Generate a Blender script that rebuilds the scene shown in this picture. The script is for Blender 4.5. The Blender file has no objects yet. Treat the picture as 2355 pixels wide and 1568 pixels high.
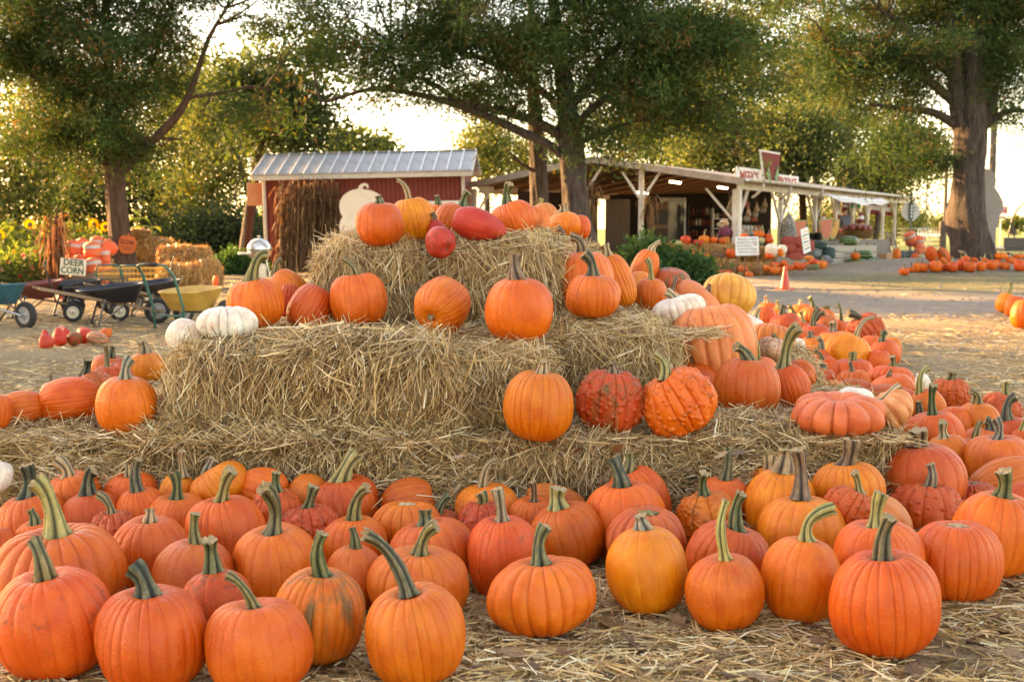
import bpy, math, random
import numpy as np
from mathutils import Vector, Matrix, Euler

random.seed(7)
RNG = np.random.default_rng(7)
sc = bpy.context.scene
COL = sc.collection
R = math.radians

# ------------------------------------------------------------------ camera
W, H, F = 2355.0, 1568.0, 2750.0        # the photograph's frame in working pixels, focal length in the same unit
CAMZ = 1.15
PITCH = math.atan2(784 - 525, F)        # horizon sits at row 525
cam = bpy.data.cameras.new('camera')
cam.sensor_width = 36.0
cam.lens = 36.0 * F / W
cam.clip_start = 0.05
cam.clip_end = 3000
cam.dof.use_dof = True
cam.dof.focus_distance = 4.5
cam.dof.aperture_fstop = 5.6
camo = bpy.data.objects.new('camera', cam)
COL.objects.link(camo)
camo.location = (0, 0, CAMZ)
camo.rotation_euler = (math.pi / 2 - PITCH, 0, 0)
sc.camera = camo

# ------------------------------------------------------------------ world, sun, exposure
SUN_AZ, SUN_EL = R(-60), R(17)          # measured from +Y (view direction), negative = to the left
world = bpy.data.worlds.new('World')
sc.world = world
world.use_nodes = True
wn = world.node_tree
wn.nodes.clear()
sky = wn.nodes.new('ShaderNodeTexSky')
sky.sky_type = 'NISHITA'
sky.sun_disc = False
sky.sun_elevation = SUN_EL
sky.sun_rotation = SUN_AZ
sky.air_density = 1.0
sky.dust_density = 1.0
sky.ozone_density = 0.6
bg = wn.nodes.new('ShaderNodeBackground')
bg.inputs['Strength'].default_value = 0.15
wo = wn.nodes.new('ShaderNodeOutputWorld')
wn.links.new(sky.outputs[0], bg.inputs[0])
wn.links.new(bg.outputs[0], wo.inputs[0])

sl = bpy.data.lights.new('sun', 'SUN')
sl.energy = 5.0
sl.angle = R(0.6)
sl.color = (1.0, 0.70, 0.36)
so = bpy.data.objects.new('sun', sl)
COL.objects.link(so)
sdir = Vector((math.sin(SUN_AZ) * math.cos(SUN_EL), math.cos(SUN_AZ) * math.cos(SUN_EL), math.sin(SUN_EL)))
so.rotation_euler = (-sdir).to_track_quat('-Z', 'Y').to_euler()

vs = sc.view_settings
vs.view_transform = 'Standard'
vs.look = 'None'
vs.gamma = 1.0
vs.use_curve_mapping = False
vs.exposure = 2.52
vs.use_white_balance = True
vs.white_balance_temperature = 9300
vs.white_balance_tint = 22
sc.render.engine = 'CYCLES'
sc.cycles.use_denoising = True
sc.cycles.max_bounces = 6
sc.cycles.diffuse_bounces = 4
sc.cycles.glossy_bounces = 3
sc.cycles.transmission_bounces = 4
sc.cycles.transparent_max_bounces = 6
sc.cycles.sample_clamp_indirect = 6.0
sc.cycles.caustics_reflective = False
sc.cycles.caustics_refractive = False

# ------------------------------------------------------------------ photo geometry: pixel -> point of the place
_cp, _sp = math.cos(PITCH), math.sin(PITCH)
def ray(u, v):
    x, y = (u - W / 2) / F, -(v - H / 2) / F
    return Vector((x, _cp + y * _sp, -_sp + y * _cp))
def at(u, v, z=0.0):
    d = ray(u, v)
    t = (z - CAMZ) / d.z
    return Vector((d.x * t, d.y * t, z))
def atY(u, v, Y):
    d = ray(u, v)
    t = Y / d.y
    return Vector((d.x * t, Y, CAMZ + d.z * t))
def ppm(Y):                              # working pixels per metre at distance Y
    return F / Y

# ------------------------------------------------------------------ materials
def lin(r, g, b):
    f = lambda c: c / 12.92 if c <= 0.04045 else ((c + 0.055) / 1.055) ** 2.4
    return (f(r / 255), f(g / 255), f(b / 255), 1)
def new_mat(name):
    m = bpy.data.materials.new(name)
    m.use_nodes = True
    nt = m.node_tree
    return m, nt, nt.nodes, nt.links, nt.nodes['Principled BSDF']
def rgba(c):
    return (c[0], c[1], c[2], 1.0)
def mixc(nt, fac, a, b, blend='MIX'):
    n = nt.nodes.new('ShaderNodeMix')
    n.data_type = 'RGBA'
    n.blend_type = blend
    for s, v in ((n.inputs[0], fac), (n.inputs[6], a), (n.inputs[7], b)):
        if hasattr(v, 'is_output') or isinstance(v, bpy.types.NodeSocket):
            nt.links.new(v, s)
        elif isinstance(v, (int, float)):
            s.default_value = v
        else:
            s.default_value = rgba(v)
    return n.outputs[2]
def noise(nt, scale, detail=4, rough=0.55, vec=None, dim='3D', w=None):
    n = nt.nodes.new('ShaderNodeTexNoise')
    n.noise_dimensions = dim
    n.inputs['Scale'].default_value = scale
    n.inputs['Detail'].default_value = detail
    n.inputs['Roughness'].default_value = rough
    if vec is not None:
        nt.links.new(vec, n.inputs['Vector'])
    if w is not None:
        nt.links.new(w, n.inputs['W'])
    return n.outputs['Fac']
def ramp(nt, fac, lo, hi, a=0.0, b=1.0):
    n = nt.nodes.new('ShaderNodeMapRange')
    n.inputs['From Min'].default_value = lo
    n.inputs['From Max'].default_value = hi
    n.inputs['To Min'].default_value = a
    n.inputs['To Max'].default_value = b
    nt.links.new(fac, n.inputs['Value'])
    return n.outputs[0]
def mth(nt, op, a, b=None, clamp=False):
    n = nt.nodes.new('ShaderNodeMath')
    n.operation = op
    n.use_clamp = clamp
    for s, v in ((n.inputs[0], a), (n.inputs[1], b)):
        if v is None:
            continue
        if isinstance(v, bpy.types.NodeSocket):
            nt.links.new(v, s)
        else:
            s.default_value = v
    return n.outputs[0]
def coords(nt, kind='Object', scale=None):
    t = nt.nodes.new('ShaderNodeTexCoord').outputs[kind]
    if scale is not None:
        m = nt.nodes.new('ShaderNodeMapping')
        m.inputs['Scale'].default_value = scale
        nt.links.new(t, m.inputs['Vector'])
        return m.outputs[0]
    return t
def bump(nt, height, strength, dist=0.01):
    n = nt.nodes.new('ShaderNodeBump')
    n.inputs['Strength'].default_value = strength
    n.inputs['Distance'].default_value = dist
    nt.links.new(height, n.inputs['Height'])
    return n.outputs[0]
def worn(name, col, rough=0.6, var=0.25, scale=6.0, stretch=None, metal=0.0, bumps=0.15, dirt=None):
    """plain painted / wooden / plastic surface with uneven colour, grain and grime of its own"""
    m, nt, nd, ln, p = new_mat(name)
    v = coords(nt, 'Object', stretch) if stretch else coords(nt, 'Object')
    n1 = noise(nt, scale, 5, 0.6, v)
    n2 = noise(nt, scale * 7, 3, 0.6, v)
    dk = tuple(c * (1 - var) for c in col[:3])
    lt = tuple(min(1, c * (1 + var * 0.7)) for c in col[:3])
    c1 = mixc(nt, ramp(nt, n1, 0.3, 0.7), dk, lt)
    c2 = mixc(nt, ramp(nt, n2, 0.42, 0.75, 0, 0.5), c1, tuple(c * 0.72 for c in col[:3]))
    if dirt:
        n3 = noise(nt, scale * 0.6, 6, 0.7, v)
        c2 = mixc(nt, ramp(nt, n3, 0.5, 0.72, 0, 0.7), c2, dirt)
    ln.new(c2, p.inputs['Base Color'])
    p.inputs['Roughness'].default_value = rough
    p.inputs['Metallic'].default_value = metal
    if bumps:
        ln.new(bump(nt, n2, bumps, 0.01), p.inputs['Normal'])
    return m
def glow(name, col, strength):
    m, nt, nd, ln, p = new_mat(name)
    p.inputs['Base Color'].default_value = rgba(col)
    p.inputs['Emission Color'].default_value = rgba(col)
    p.inputs['Emission Strength'].default_value = strength
    return m
def leafy(name, trans=0.45, rough=0.55, spec=0.25, tmul=(1.35, 1.15, 0.55)):
    """thin leaves: colour from the leaf's own attribute, light passing through them"""
    m, nt, nd, ln, p = new_mat(name)
    a = nd.new('ShaderNodeVertexColor'); a.layer_name = 'Col'
    ln.new(a.outputs[0], p.inputs['Base Color'])
    p.inputs['Roughness'].default_value = rough
    p.inputs['Specular IOR Level'].default_value = spec
    t = nd.new('ShaderNodeBsdfTranslucent')
    ln.new(mixc(nt, 1.0, a.outputs[0], tmul, 'MULTIPLY'), t.inputs[0])
    mx = nd.new('ShaderNodeMixShader'); mx.inputs[0].default_value = trans
    ln.new(p.outputs[0], mx.inputs[1]); ln.new(t.outputs[0], mx.inputs[2])
    ln.new(mx.outputs[0], nd['Material Output'].inputs[0])
    return m

M = {}
# pumpkin skin: colour per pumpkin (object colour), dirt and green per pumpkin (object properties)
def make_skin():
    m, nt, nd, ln, p = new_mat('pumpkin_skin')
    oi = nd.new('ShaderNodeObjectInfo')
    def prop(n):
        a = nd.new('ShaderNodeAttribute'); a.attribute_type = 'OBJECT'; a.attribute_name = n
        return a.outputs['Fac']
    oc = coords(nt, 'Object')
    st = coords(nt, 'Object', (1, 1, 0.3))
    w = mth(nt, 'MULTIPLY', oi.outputs['Random'], 40.0)
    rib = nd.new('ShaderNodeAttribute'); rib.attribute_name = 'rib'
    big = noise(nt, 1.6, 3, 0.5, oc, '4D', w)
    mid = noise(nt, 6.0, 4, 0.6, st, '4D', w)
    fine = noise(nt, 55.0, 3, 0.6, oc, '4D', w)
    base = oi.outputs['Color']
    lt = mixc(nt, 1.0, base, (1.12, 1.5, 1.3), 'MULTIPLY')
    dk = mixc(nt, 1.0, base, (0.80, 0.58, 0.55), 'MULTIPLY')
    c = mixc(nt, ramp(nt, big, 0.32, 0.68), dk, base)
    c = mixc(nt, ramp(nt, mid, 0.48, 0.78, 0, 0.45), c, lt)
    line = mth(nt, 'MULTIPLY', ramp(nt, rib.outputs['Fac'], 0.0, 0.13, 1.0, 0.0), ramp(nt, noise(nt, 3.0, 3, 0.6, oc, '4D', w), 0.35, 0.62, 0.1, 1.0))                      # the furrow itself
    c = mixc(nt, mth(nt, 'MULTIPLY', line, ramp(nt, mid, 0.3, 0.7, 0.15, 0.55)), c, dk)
    c = mixc(nt, ramp(nt, fine, 0.55, 0.8, 0, 0.30), c, lt)
    wr = nd.new('ShaderNodeAttribute'); wr.attribute_name = 'wart'
    c = mixc(nt, mth(nt, 'MULTIPLY', ramp(nt, wr.outputs['Fac'], 0.25, 0.8), ramp(nt, noise(nt, 5.0, 2, 0.5, oc, '4D', w), 0.42, 0.64, 0.05, 0.5)), c, (0.24, 0.095, 0.03))
    dust = noise(nt, 2.6, 6, 0.7, oc, '4D', mth(nt, 'ADD', w, 17.0))
    c = mixc(nt, ramp(nt, dust, 0.52, 0.75, 0, 0.32), c, (0.33, 0.12, 0.04))         # dusty bloom, rubbed unevenly
    sp = noise(nt, 20.0, 2, 0.5, oc, '4D', w)                                     # pale scars and corky specks
    c = mixc(nt, ramp(nt, sp, 0.72, 0.78, 0, 0.6), c, (0.46, 0.28, 0.13))
    gm = noise(nt, 2.2, 5, 0.65, st, '4D', mth(nt, 'ADD', w, 9.0))                # green left from ripening
    gth = mth(nt, 'SUBTRACT', gm, mth(nt, 'SUBTRACT', 0.80, mth(nt, 'MULTIPLY', prop('green'), 0.42)))
    c = mixc(nt, mth(nt, 'MULTIPLY', mth(nt, 'MULTIPLY', gth, 7.0, True), 0.85), c, (0.125, 0.095, 0.028))
    dm = noise(nt, 3.6, 8, 0.72, oc, '4D', mth(nt, 'ADD', w, 3.0))                # dried mud
    dth = mth(nt, 'SUBTRACT', dm, mth(nt, 'SUBTRACT', 0.74, mth(nt, 'MULTIPLY', prop('dirt'), 0.28)))
    df = mth(nt, 'MULTIPLY', mth(nt, 'MULTIPLY', dth, 7.0, True), 0.8)
    c = mixc(nt, df, c, (0.085, 0.048, 0.028))
    ln.new(c, p.inputs['Base Color'])
    rr = mth(nt, 'ADD', ramp(nt, mid, 0.3, 0.7, 0.34, 0.50), mth(nt, 'MULTIPLY', df, 0.3))
    ln.new(rr, p.inputs['Roughness'])
    p.inputs['Specular IOR Level'].default_value = 0.34
    hgt = mth(nt, 'ADD', mth(nt, 'MULTIPLY', mid, 0.9), mth(nt, 'MULTIPLY', fine, 0.22))
    hgt = mth(nt, 'ADD', hgt, mth(nt, 'MULTIPLY', noise(nt, 17.0, 3, 0.6, oc, '4D', w), 0.5))
    hgt = mth(nt, 'SUBTRACT', hgt, mth(nt, 'MULTIPLY', line, 0.5))
    ln.new(bump(nt, hgt, 0.38, 0.016), p.inputs['Normal'])
    return m
M['skin'] = make_skin()
def make_stem():
    m, nt, nd, ln, p = new_mat('pumpkin_stem')
    oi = nd.new('ShaderNodeObjectInfo')
    oc = coords(nt, 'Object')
    fl = nd.new('ShaderNodeAttribute'); fl.attribute_name = 'rib'
    al = nd.new('ShaderNodeAttribute'); al.attribute_name = 'along'
    n1 = noise(nt, 34, 5, 0.7, coords(nt, 'Object', (1.4, 1.4, 0.5)))
    n2 = noise(nt, 140, 3, 0.6, oc)
    base = oi.outputs['Color']
    pale = mixc(nt, 0.5, mixc(nt, 1.0, base, (2.2, 2.0, 1.7), 'MULTIPLY'), (0.36, 0.27, 0.12))
    dk = mixc(nt, 1.0, base, (0.20, 0.22, 0.22), 'MULTIPLY')
    c = mixc(nt, ramp(nt, fl.outputs['Fac'], 0.25, 0.85), dk, base)
    c = mixc(nt, mth(nt, 'MULTIPLY', ramp(nt, n1, 0.40, 0.66, 0, 0.9), ramp(nt, fl.outputs['Fac'], 0.5, 0.95)), c, pale)
    c = mixc(nt, ramp(nt, n2, 0.5, 0.8, 0, 0.5), c, dk)
    ln.new(c, p.inputs['Base Color'])
    p.inputs['Roughness'].default_value = 0.6
    ln.new(bump(nt, mth(nt, 'ADD', n1, n2), 0.5, 0.004), p.inputs['Normal'])
    return m
M['stem'] = make_stem()
M['cut'] = worn('stem_cut_end', (0.38, 0.27, 0.14), 0.85, 0.35, 60)
M['straw'] = None
def make_straw():
    m, nt, nd, ln, p = new_mat('straw_stalks')
    a = nd.new('ShaderNodeVertexColor'); a.layer_name = 'Col'
    ln.new(a.outputs[0], p.inputs['Base Color'])
    p.inputs['Roughness'].default_value = 0.42
    p.inputs['Specular IOR Level'].default_value = 0.5
    t = nd.new('ShaderNodeBsdfTranslucent'); ln.new(a.outputs[0], t.inputs[0])
    mx = nd.new('ShaderNodeMixShader'); mx.inputs[0].default_value = 0.18
    ln.new(p.outputs[0], mx.inputs[1]); ln.new(t.outputs[0], mx.inputs[2])
    ln.new(mx.outputs[0], nd['Material Output'].inputs[0])
    return m
M['straw'] = make_straw()
def make_core():
    m, nt, nd, ln, p = new_mat('packed_straw')
    oc = coords(nt, 'Object')
    n1 = noise(nt, 90, 4, 0.7, coords(nt, 'Object', (1, 1, 0.35)))
    n2 = noise(nt, 9, 4, 0.6, oc)
    c = mixc(nt, ramp(nt, n1, 0.35, 0.65), (0.10, 0.06, 0.025), (0.40, 0.27, 0.12))
    c = mixc(nt, ramp(nt, n2, 0.4, 0.7, 0, 0.5), c, (0.20, 0.13, 0.06))
    ln.new(c, p.inputs['Base Color'])
    p.inputs['Roughness'].default_value = 0.85
    ln.new(bump(nt, n1, 0.8, 0.02), p.inputs['Normal'])
    return m
M['core'] = make_core()
M['cedar'] = leafy('cedar_sprays', 0.42, 0.6, 0.2, (1.3, 1.05, 0.5))
M['leaf'] = leafy('broad_leaves', 0.45, 0.6, 0.15, (1.12, 1.12, 0.55))
M['petal'] = leafy('petals', 0.4, 0.6, 0.2, (1.1, 1.0, 0.7))
def make_bark(name, a, b, sc_=(9, 9, 1.6)):
    m, nt, nd, ln, p = new_mat(name)
    v = coords(nt, 'Object', sc_)
    n1 = noise(nt, 1.6, 6, 0.7, v)
    n2 = noise(nt, 7, 4, 0.6, v)
    c = mixc(nt, ramp(nt, n1, 0.35, 0.65), a, b)
    c = mixc(nt, ramp(nt, n2, 0.5, 0.8, 0, 0.6), c, tuple(x * 0.45 for x in a))
    ln.new(c, p.inputs['Base Color'])
    p.inputs['Roughness'].default_value = 0.9
    ln.new(bump(nt, mth(nt, 'ADD', n1, mth(nt, 'MULTIPLY', n2, 0.5)), 0.9, 0.06), p.inputs['Normal'])
    return m
M['bark'] = make_bark('cedar_bark', (0.055, 0.028, 0.018), (0.15, 0.080, 0.048))
M['bark_grey'] = make_bark('weathered_cedar_bark', (0.024, 0.015, 0.011), (0.11, 0.078, 0.058))
M['bark_dark'] = make_bark('broadleaf_bark', (0.055, 0.04, 0.03), (0.13, 0.10, 0.075))

# ------------------------------------------------------------------ mesh helpers
def mesh_np(name, V, Fa, mats, smooth=False, col=None, attrs=None, mi=None):
    """V (n,3); Fa an (m,k) array or a list of arrays of faces"""
    V = np.asarray(V, dtype=np.float32).reshape(-1, 3)
    fs = Fa if isinstance(Fa, list) else [Fa]
    fs = [np.asarray(f, dtype=np.int32) for f in fs if len(f)]
    me = bpy.data.meshes.new(name)
    nl = sum(f.size for f in fs)
    npol = sum(len(f) for f in fs)
    me.vertices.add(len(V)); me.vertices.foreach_set('co', V.ravel())
    me.loops.add(nl); me.loops.foreach_set('vertex_index', np.concatenate([f.ravel() for f in fs]))
    me.polygons.add(npol)
    tot = np.concatenate([np.full(len(f), f.shape[1], dtype=np.int32) for f in fs])
    st = np.concatenate([[0], np.cumsum(tot)[:-1]]).astype(np.int32)
    me.polygons.foreach_set('loop_start', st)
    if smooth is not False:
        sm = np.ones(npol, dtype=bool) if smooth is True else np.asarray(smooth, dtype=bool)
        me.polygons.foreach_set('use_smooth', sm)
    else:
        me.polygons.foreach_set('use_smooth', np.zeros(npol, dtype=bool))
    for m in (mats if isinstance(mats, (list, tuple)) else [mats]):
        me.materials.append(m)
    if mi is not None:
        me.polygons.foreach_set('material_index', np.asarray(mi, dtype=np.int32))
    if col is not None:
        ca = me.color_attributes.new('Col', 'FLOAT_COLOR', 'POINT')
        c4 = np.ones((len(V), 4), dtype=np.float32); c4[:, :3] = col
        ca.data.foreach_set('color', c4.ravel())
    for k, v in (attrs or {}).items():
        at_ = me.attributes.new(k, 'FLOAT', 'POINT')
        at_.data.foreach_set('value', np.asarray(v, dtype=np.float32))
    me.update(calc_edges=True)
    me.validate()
    return me

class MB:
    """collects boxes, bars, tubes and plates into one mesh"""
    def __init__(s):
        s.v, s.f, s.sm, s.m, s.n = [], [], [], [], 0
    def add(s, V, Fa, smooth=False, m=0):
        V = [tuple(p) for p in V]
        for f in Fa:
            s.f.append(tuple(i + s.n for i in f)); s.sm.append(smooth); s.m.append(m)
        s.v += V; s.n += len(V)
        return s
    def box(s, c, d, rz=0.0, ry=0.0, rx=0.0, bev=0.0, m=0):
        hx, hy, hz = d[0] / 2, d[1] / 2, d[2] / 2
        b = min(bev, hx * 0.8, hy * 0.8, hz * 0.8)
        rot = Euler((rx, ry, rz)).to_matrix()
        if b <= 0:
            P = [(x, y, z) for z in (-hz, hz) for y in (-hy, hy) for x in (-hx, hx)]
            Fa = [(0, 2, 3, 1), (4, 5, 7, 6), (0, 1, 5, 4), (2, 6, 7, 3), (0, 4, 6, 2), (1, 3, 7, 5)]
        else:
            P, Fa, idx = [], [], {}
            for sx in (-1, 1):
                for sy in (-1, 1):
                    for sz in (-1, 1):
                        for ax in range(3):
                            q = [sx * (hx - b), sy * (hy - b), sz * (hz - b)]
                            q[ax] = (sx * hx, sy * hy, sz * hz)[ax]
                            idx[(sx, sy, sz, ax)] = len(P); P.append(tuple(q))
            for ax in range(3):
                o = [i for i in range(3) if i != ax]
                for sg in (-1, 1):
                    loop = []
                    for a, bb in ((-1, -1), (1, -1), (1, 1), (-1, 1)):
                        k = [0, 0, 0]; k[ax] = sg; k[o[0]] = a; k[o[1]] = bb
                        loop.append(idx[(k[0], k[1], k[2], ax)])
                    flip = (sg > 0) != (ax != 1)
                    Fa.append(tuple(loop[::-1] if flip else loop))
            for ax in range(3):
                o = [i for i in range(3) if i != ax]
                for a in (-1, 1):
                    for bb in (-1, 1):
                        k0 = [0, 0, 0]; k1 = [0, 0, 0]
                        k0[ax] = -1; k1[ax] = 1
                        for k in (k0, k1):
                            k[o[0]] = a; k[o[1]] = bb
                        Fa.append((idx[(*k0, o[0])], idx[(*k1, o[0])], idx[(*k1, o[1])], idx[(*k0, o[1])]))
            for sx in (-1, 1):
                for sy in (-1, 1):
                    for sz in (-1, 1):
                        Fa.append(tuple(idx[(sx, sy, sz, a)] for a in range(3)))
        c = Vector(c)
        return s.add([rot @ Vector(p) + c for p in P], Fa, False, m)
    def bar(s, a, b, w, d=None, m=0):
        """square bar from a to b"""
        a, b = Vector(a), Vector(b); d = d or w
        z = (b - a).normalized()
        up = Vector((0, 0, 1)) if abs(z.z) < 0.9 else Vector((0, 1, 0))
        x = z.cross(up).normalized(); y = x.cross(z).normalized()
        P = [p + x * sx * w / 2 + y * sy * d / 2 for p in (a, b) for sx, sy in ((-1, -1), (1, -1), (1, 1), (-1, 1))]
        return s.add(P, [(3, 2, 1, 0), (4, 5, 6, 7), (0, 1, 5, 4), (1, 2, 6, 5), (2, 3, 7, 6), (3, 0, 4, 7)], False, m)
    def tube(s, pts, rad, sides=8, cap=True, m=0):
        V, Fa = sweep(pts, rad, sides)
        s.add(V, [tuple(f) for f in Fa], True, m)
        if cap:
            n0 = s.n - len(V)
            s.f.append(tuple(range(n0 + sides - 1, n0 - 1, -1))); s.sm.append(False); s.m.append(m)
            s.f.append(tuple(range(s.n - sides, s.n))); s.sm.append(False); s.m.append(m)
        return s
    def lathe(s, prof, c=(0, 0, 0), sides=16, m=0, axis='z'):
        V, Fa = [], []
        for r, z in prof:
            for k in range(sides):
                a = 2 * math.pi * k / sides
                p = (r * math.cos(a), r * math.sin(a), z)
                if axis == 'x': p = (z, r * math.cos(a), r * math.sin(a))
                if axis == 'y': p = (r * math.cos(a), z, -r * math.sin(a))
                V.append((p[0] + c[0], p[1] + c[1], p[2] + c[2]))
        n = len(prof)
        for i in range(n - 1):
            for k in range(sides):
                k2 = (k + 1) % sides
                Fa.append((i * sides + k, i * sides + k2, (i + 1) * sides + k2, (i + 1) * sides + k))
        return s.add(V, Fa, True, m)
    def plate(s, outline, t, m=0, org=(0, 0, 0), ux=(1, 0, 0), uy=(0, 0, 1)):
        """flat outline (list of x,y) given thickness t along ux x uy"""
        ux, uy, org = Vector(ux), Vector(uy), Vector(org)
        nz = ux.cross(uy).normalized()
        n = len(outline)
        P = [org + ux * x + uy * y + nz * k for k in (t / 2, -t / 2) for x, y in outline]
        Fa = [tuple(range(n)), tuple(range(2 * n - 1, n - 1, -1))]
        Fa += [(i, n + i, n + (i + 1) % n, (i + 1) % n) for i in range(n)]
        return s.add(P, Fa, False, m)
    def build(s, name, mats, parent=None, loc=None):
        me = bpy.data.meshes.new(name)
        me.from_pydata([tuple(p) for p in s.v], [], s.f)
        me.polygons.foreach_set('use_smooth', s.sm)
        me.polygons.foreach_set('material_index', s.m)
        for m in (mats if isinstance(mats, (list, tuple)) else [mats]):
            me.materials.append(m)
        me.update()
        return obj(name, me, parent, loc)

def sweep(pts, rad, sides=8, flute=0.0, nfl=5, twist=0.0):
    pts = [Vector(p) for p in pts]
    n = len(pts)
    rad = [rad] * n if isinstance(rad, (int, float)) else list(rad)
    V, prev = [], None
    for i in range(n):
        t = (pts[min(i + 1, n - 1)] - pts[max(i - 1, 0)])
        t = t.normalized() if t.length > 1e-9 else Vector((0, 0, 1))
        if prev is None:
            up = Vector((0, 1, 0)) if abs(t.y) < 0.9 else Vector((1, 0, 0))
            x = t.cross(up).normalized()
        else:
            x = (prev - t * prev.dot(t)).normalized()
        prev = x
        y = t.cross(x)
        for k in range(sides):
            a = 2 * math.pi * k / sides
            r = rad[i] * (1 + flute * math.cos(nfl * a + twist * i))
            V.append(pts[i] + x * (r * math.cos(a)) + y * (r * math.sin(a)))
    Fa = [(i * sides + k, i * sides + (k + 1) % sides, (i + 1) * sides + (k + 1) % sides, (i + 1) * sides + k)
          for i in range(n - 1) for k in range(sides)]
    return V, Fa

def obj(name, me, parent=None, loc=None):
    o = bpy.data.objects.new(name, me)
    COL.objects.link(o)
    if parent is not None:
        o.parent = parent
    if loc is not None:
        o.location = loc
    return o
def tag(o, label, cat, group=None):
    o['label'] = label; o['category'] = cat
    if group:
        o['group'] = group
    return o
def thing(name, label, cat, loc=(0, 0, 0), rz=0.0, group=None):
    o = obj(name, None)
    o.location = loc; o.rotation_euler = (0, 0, rz)
    o.empty_display_size = 0.1
    return tag(o, label, cat, group)
def setting(o):
    o['kind'] = 'structure'; return o
def stuff(o, label=None, cat=None):
    o['kind'] = 'stuff'
    if label:
        tag(o, label, cat)
    return o
def text_mesh(s, size, mat, parent, loc, rot, name='lettering', extrude=0.003, width=None, shear=0.0, spacing=1.0, bold=0.0):
    cu = bpy.data.curves.new('txt', 'FONT')
    cu.body = s; cu.size = size; cu.extrude = extrude
    cu.align_x = 'CENTER'; cu.align_y = 'CENTER'; cu.resolution_u = 3
    cu.shear = shear; cu.space_character = spacing; cu.offset = bold
    to = bpy.data.objects.new('txt', cu)
    COL.objects.link(to)
    dg = bpy.context.evaluated_depsgraph_get()
    me = bpy.data.meshes.new_from_object(to.evaluated_get(dg))
    me.name = name
    bpy.data.objects.remove(to)
    me.materials.clear(); me.materials.append(mat)
    o = obj(name, me, parent, loc)
    o.rotation_euler = rot
    if width:
        xs = [v.co.x for v in me.vertices]
        k = width / (max(xs) - min(xs))
        o.scale = (k, 1, 1)
    return o
ORD = ['first', 'second', 'third', 'fourth', 'fifth', 'sixth', 'seventh', 'eighth', 'ninth', 'tenth', 'eleventh',
       'twelfth', 'thirteenth', 'fourteenth', 'fifteenth', 'sixteenth', 'seventeenth', 'eighteenth', 'nineteenth', 'twentieth']
def nrm(a):
    return a / np.maximum(np.linalg.norm(a, axis=-1, keepdims=True), 1e-9)
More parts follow.
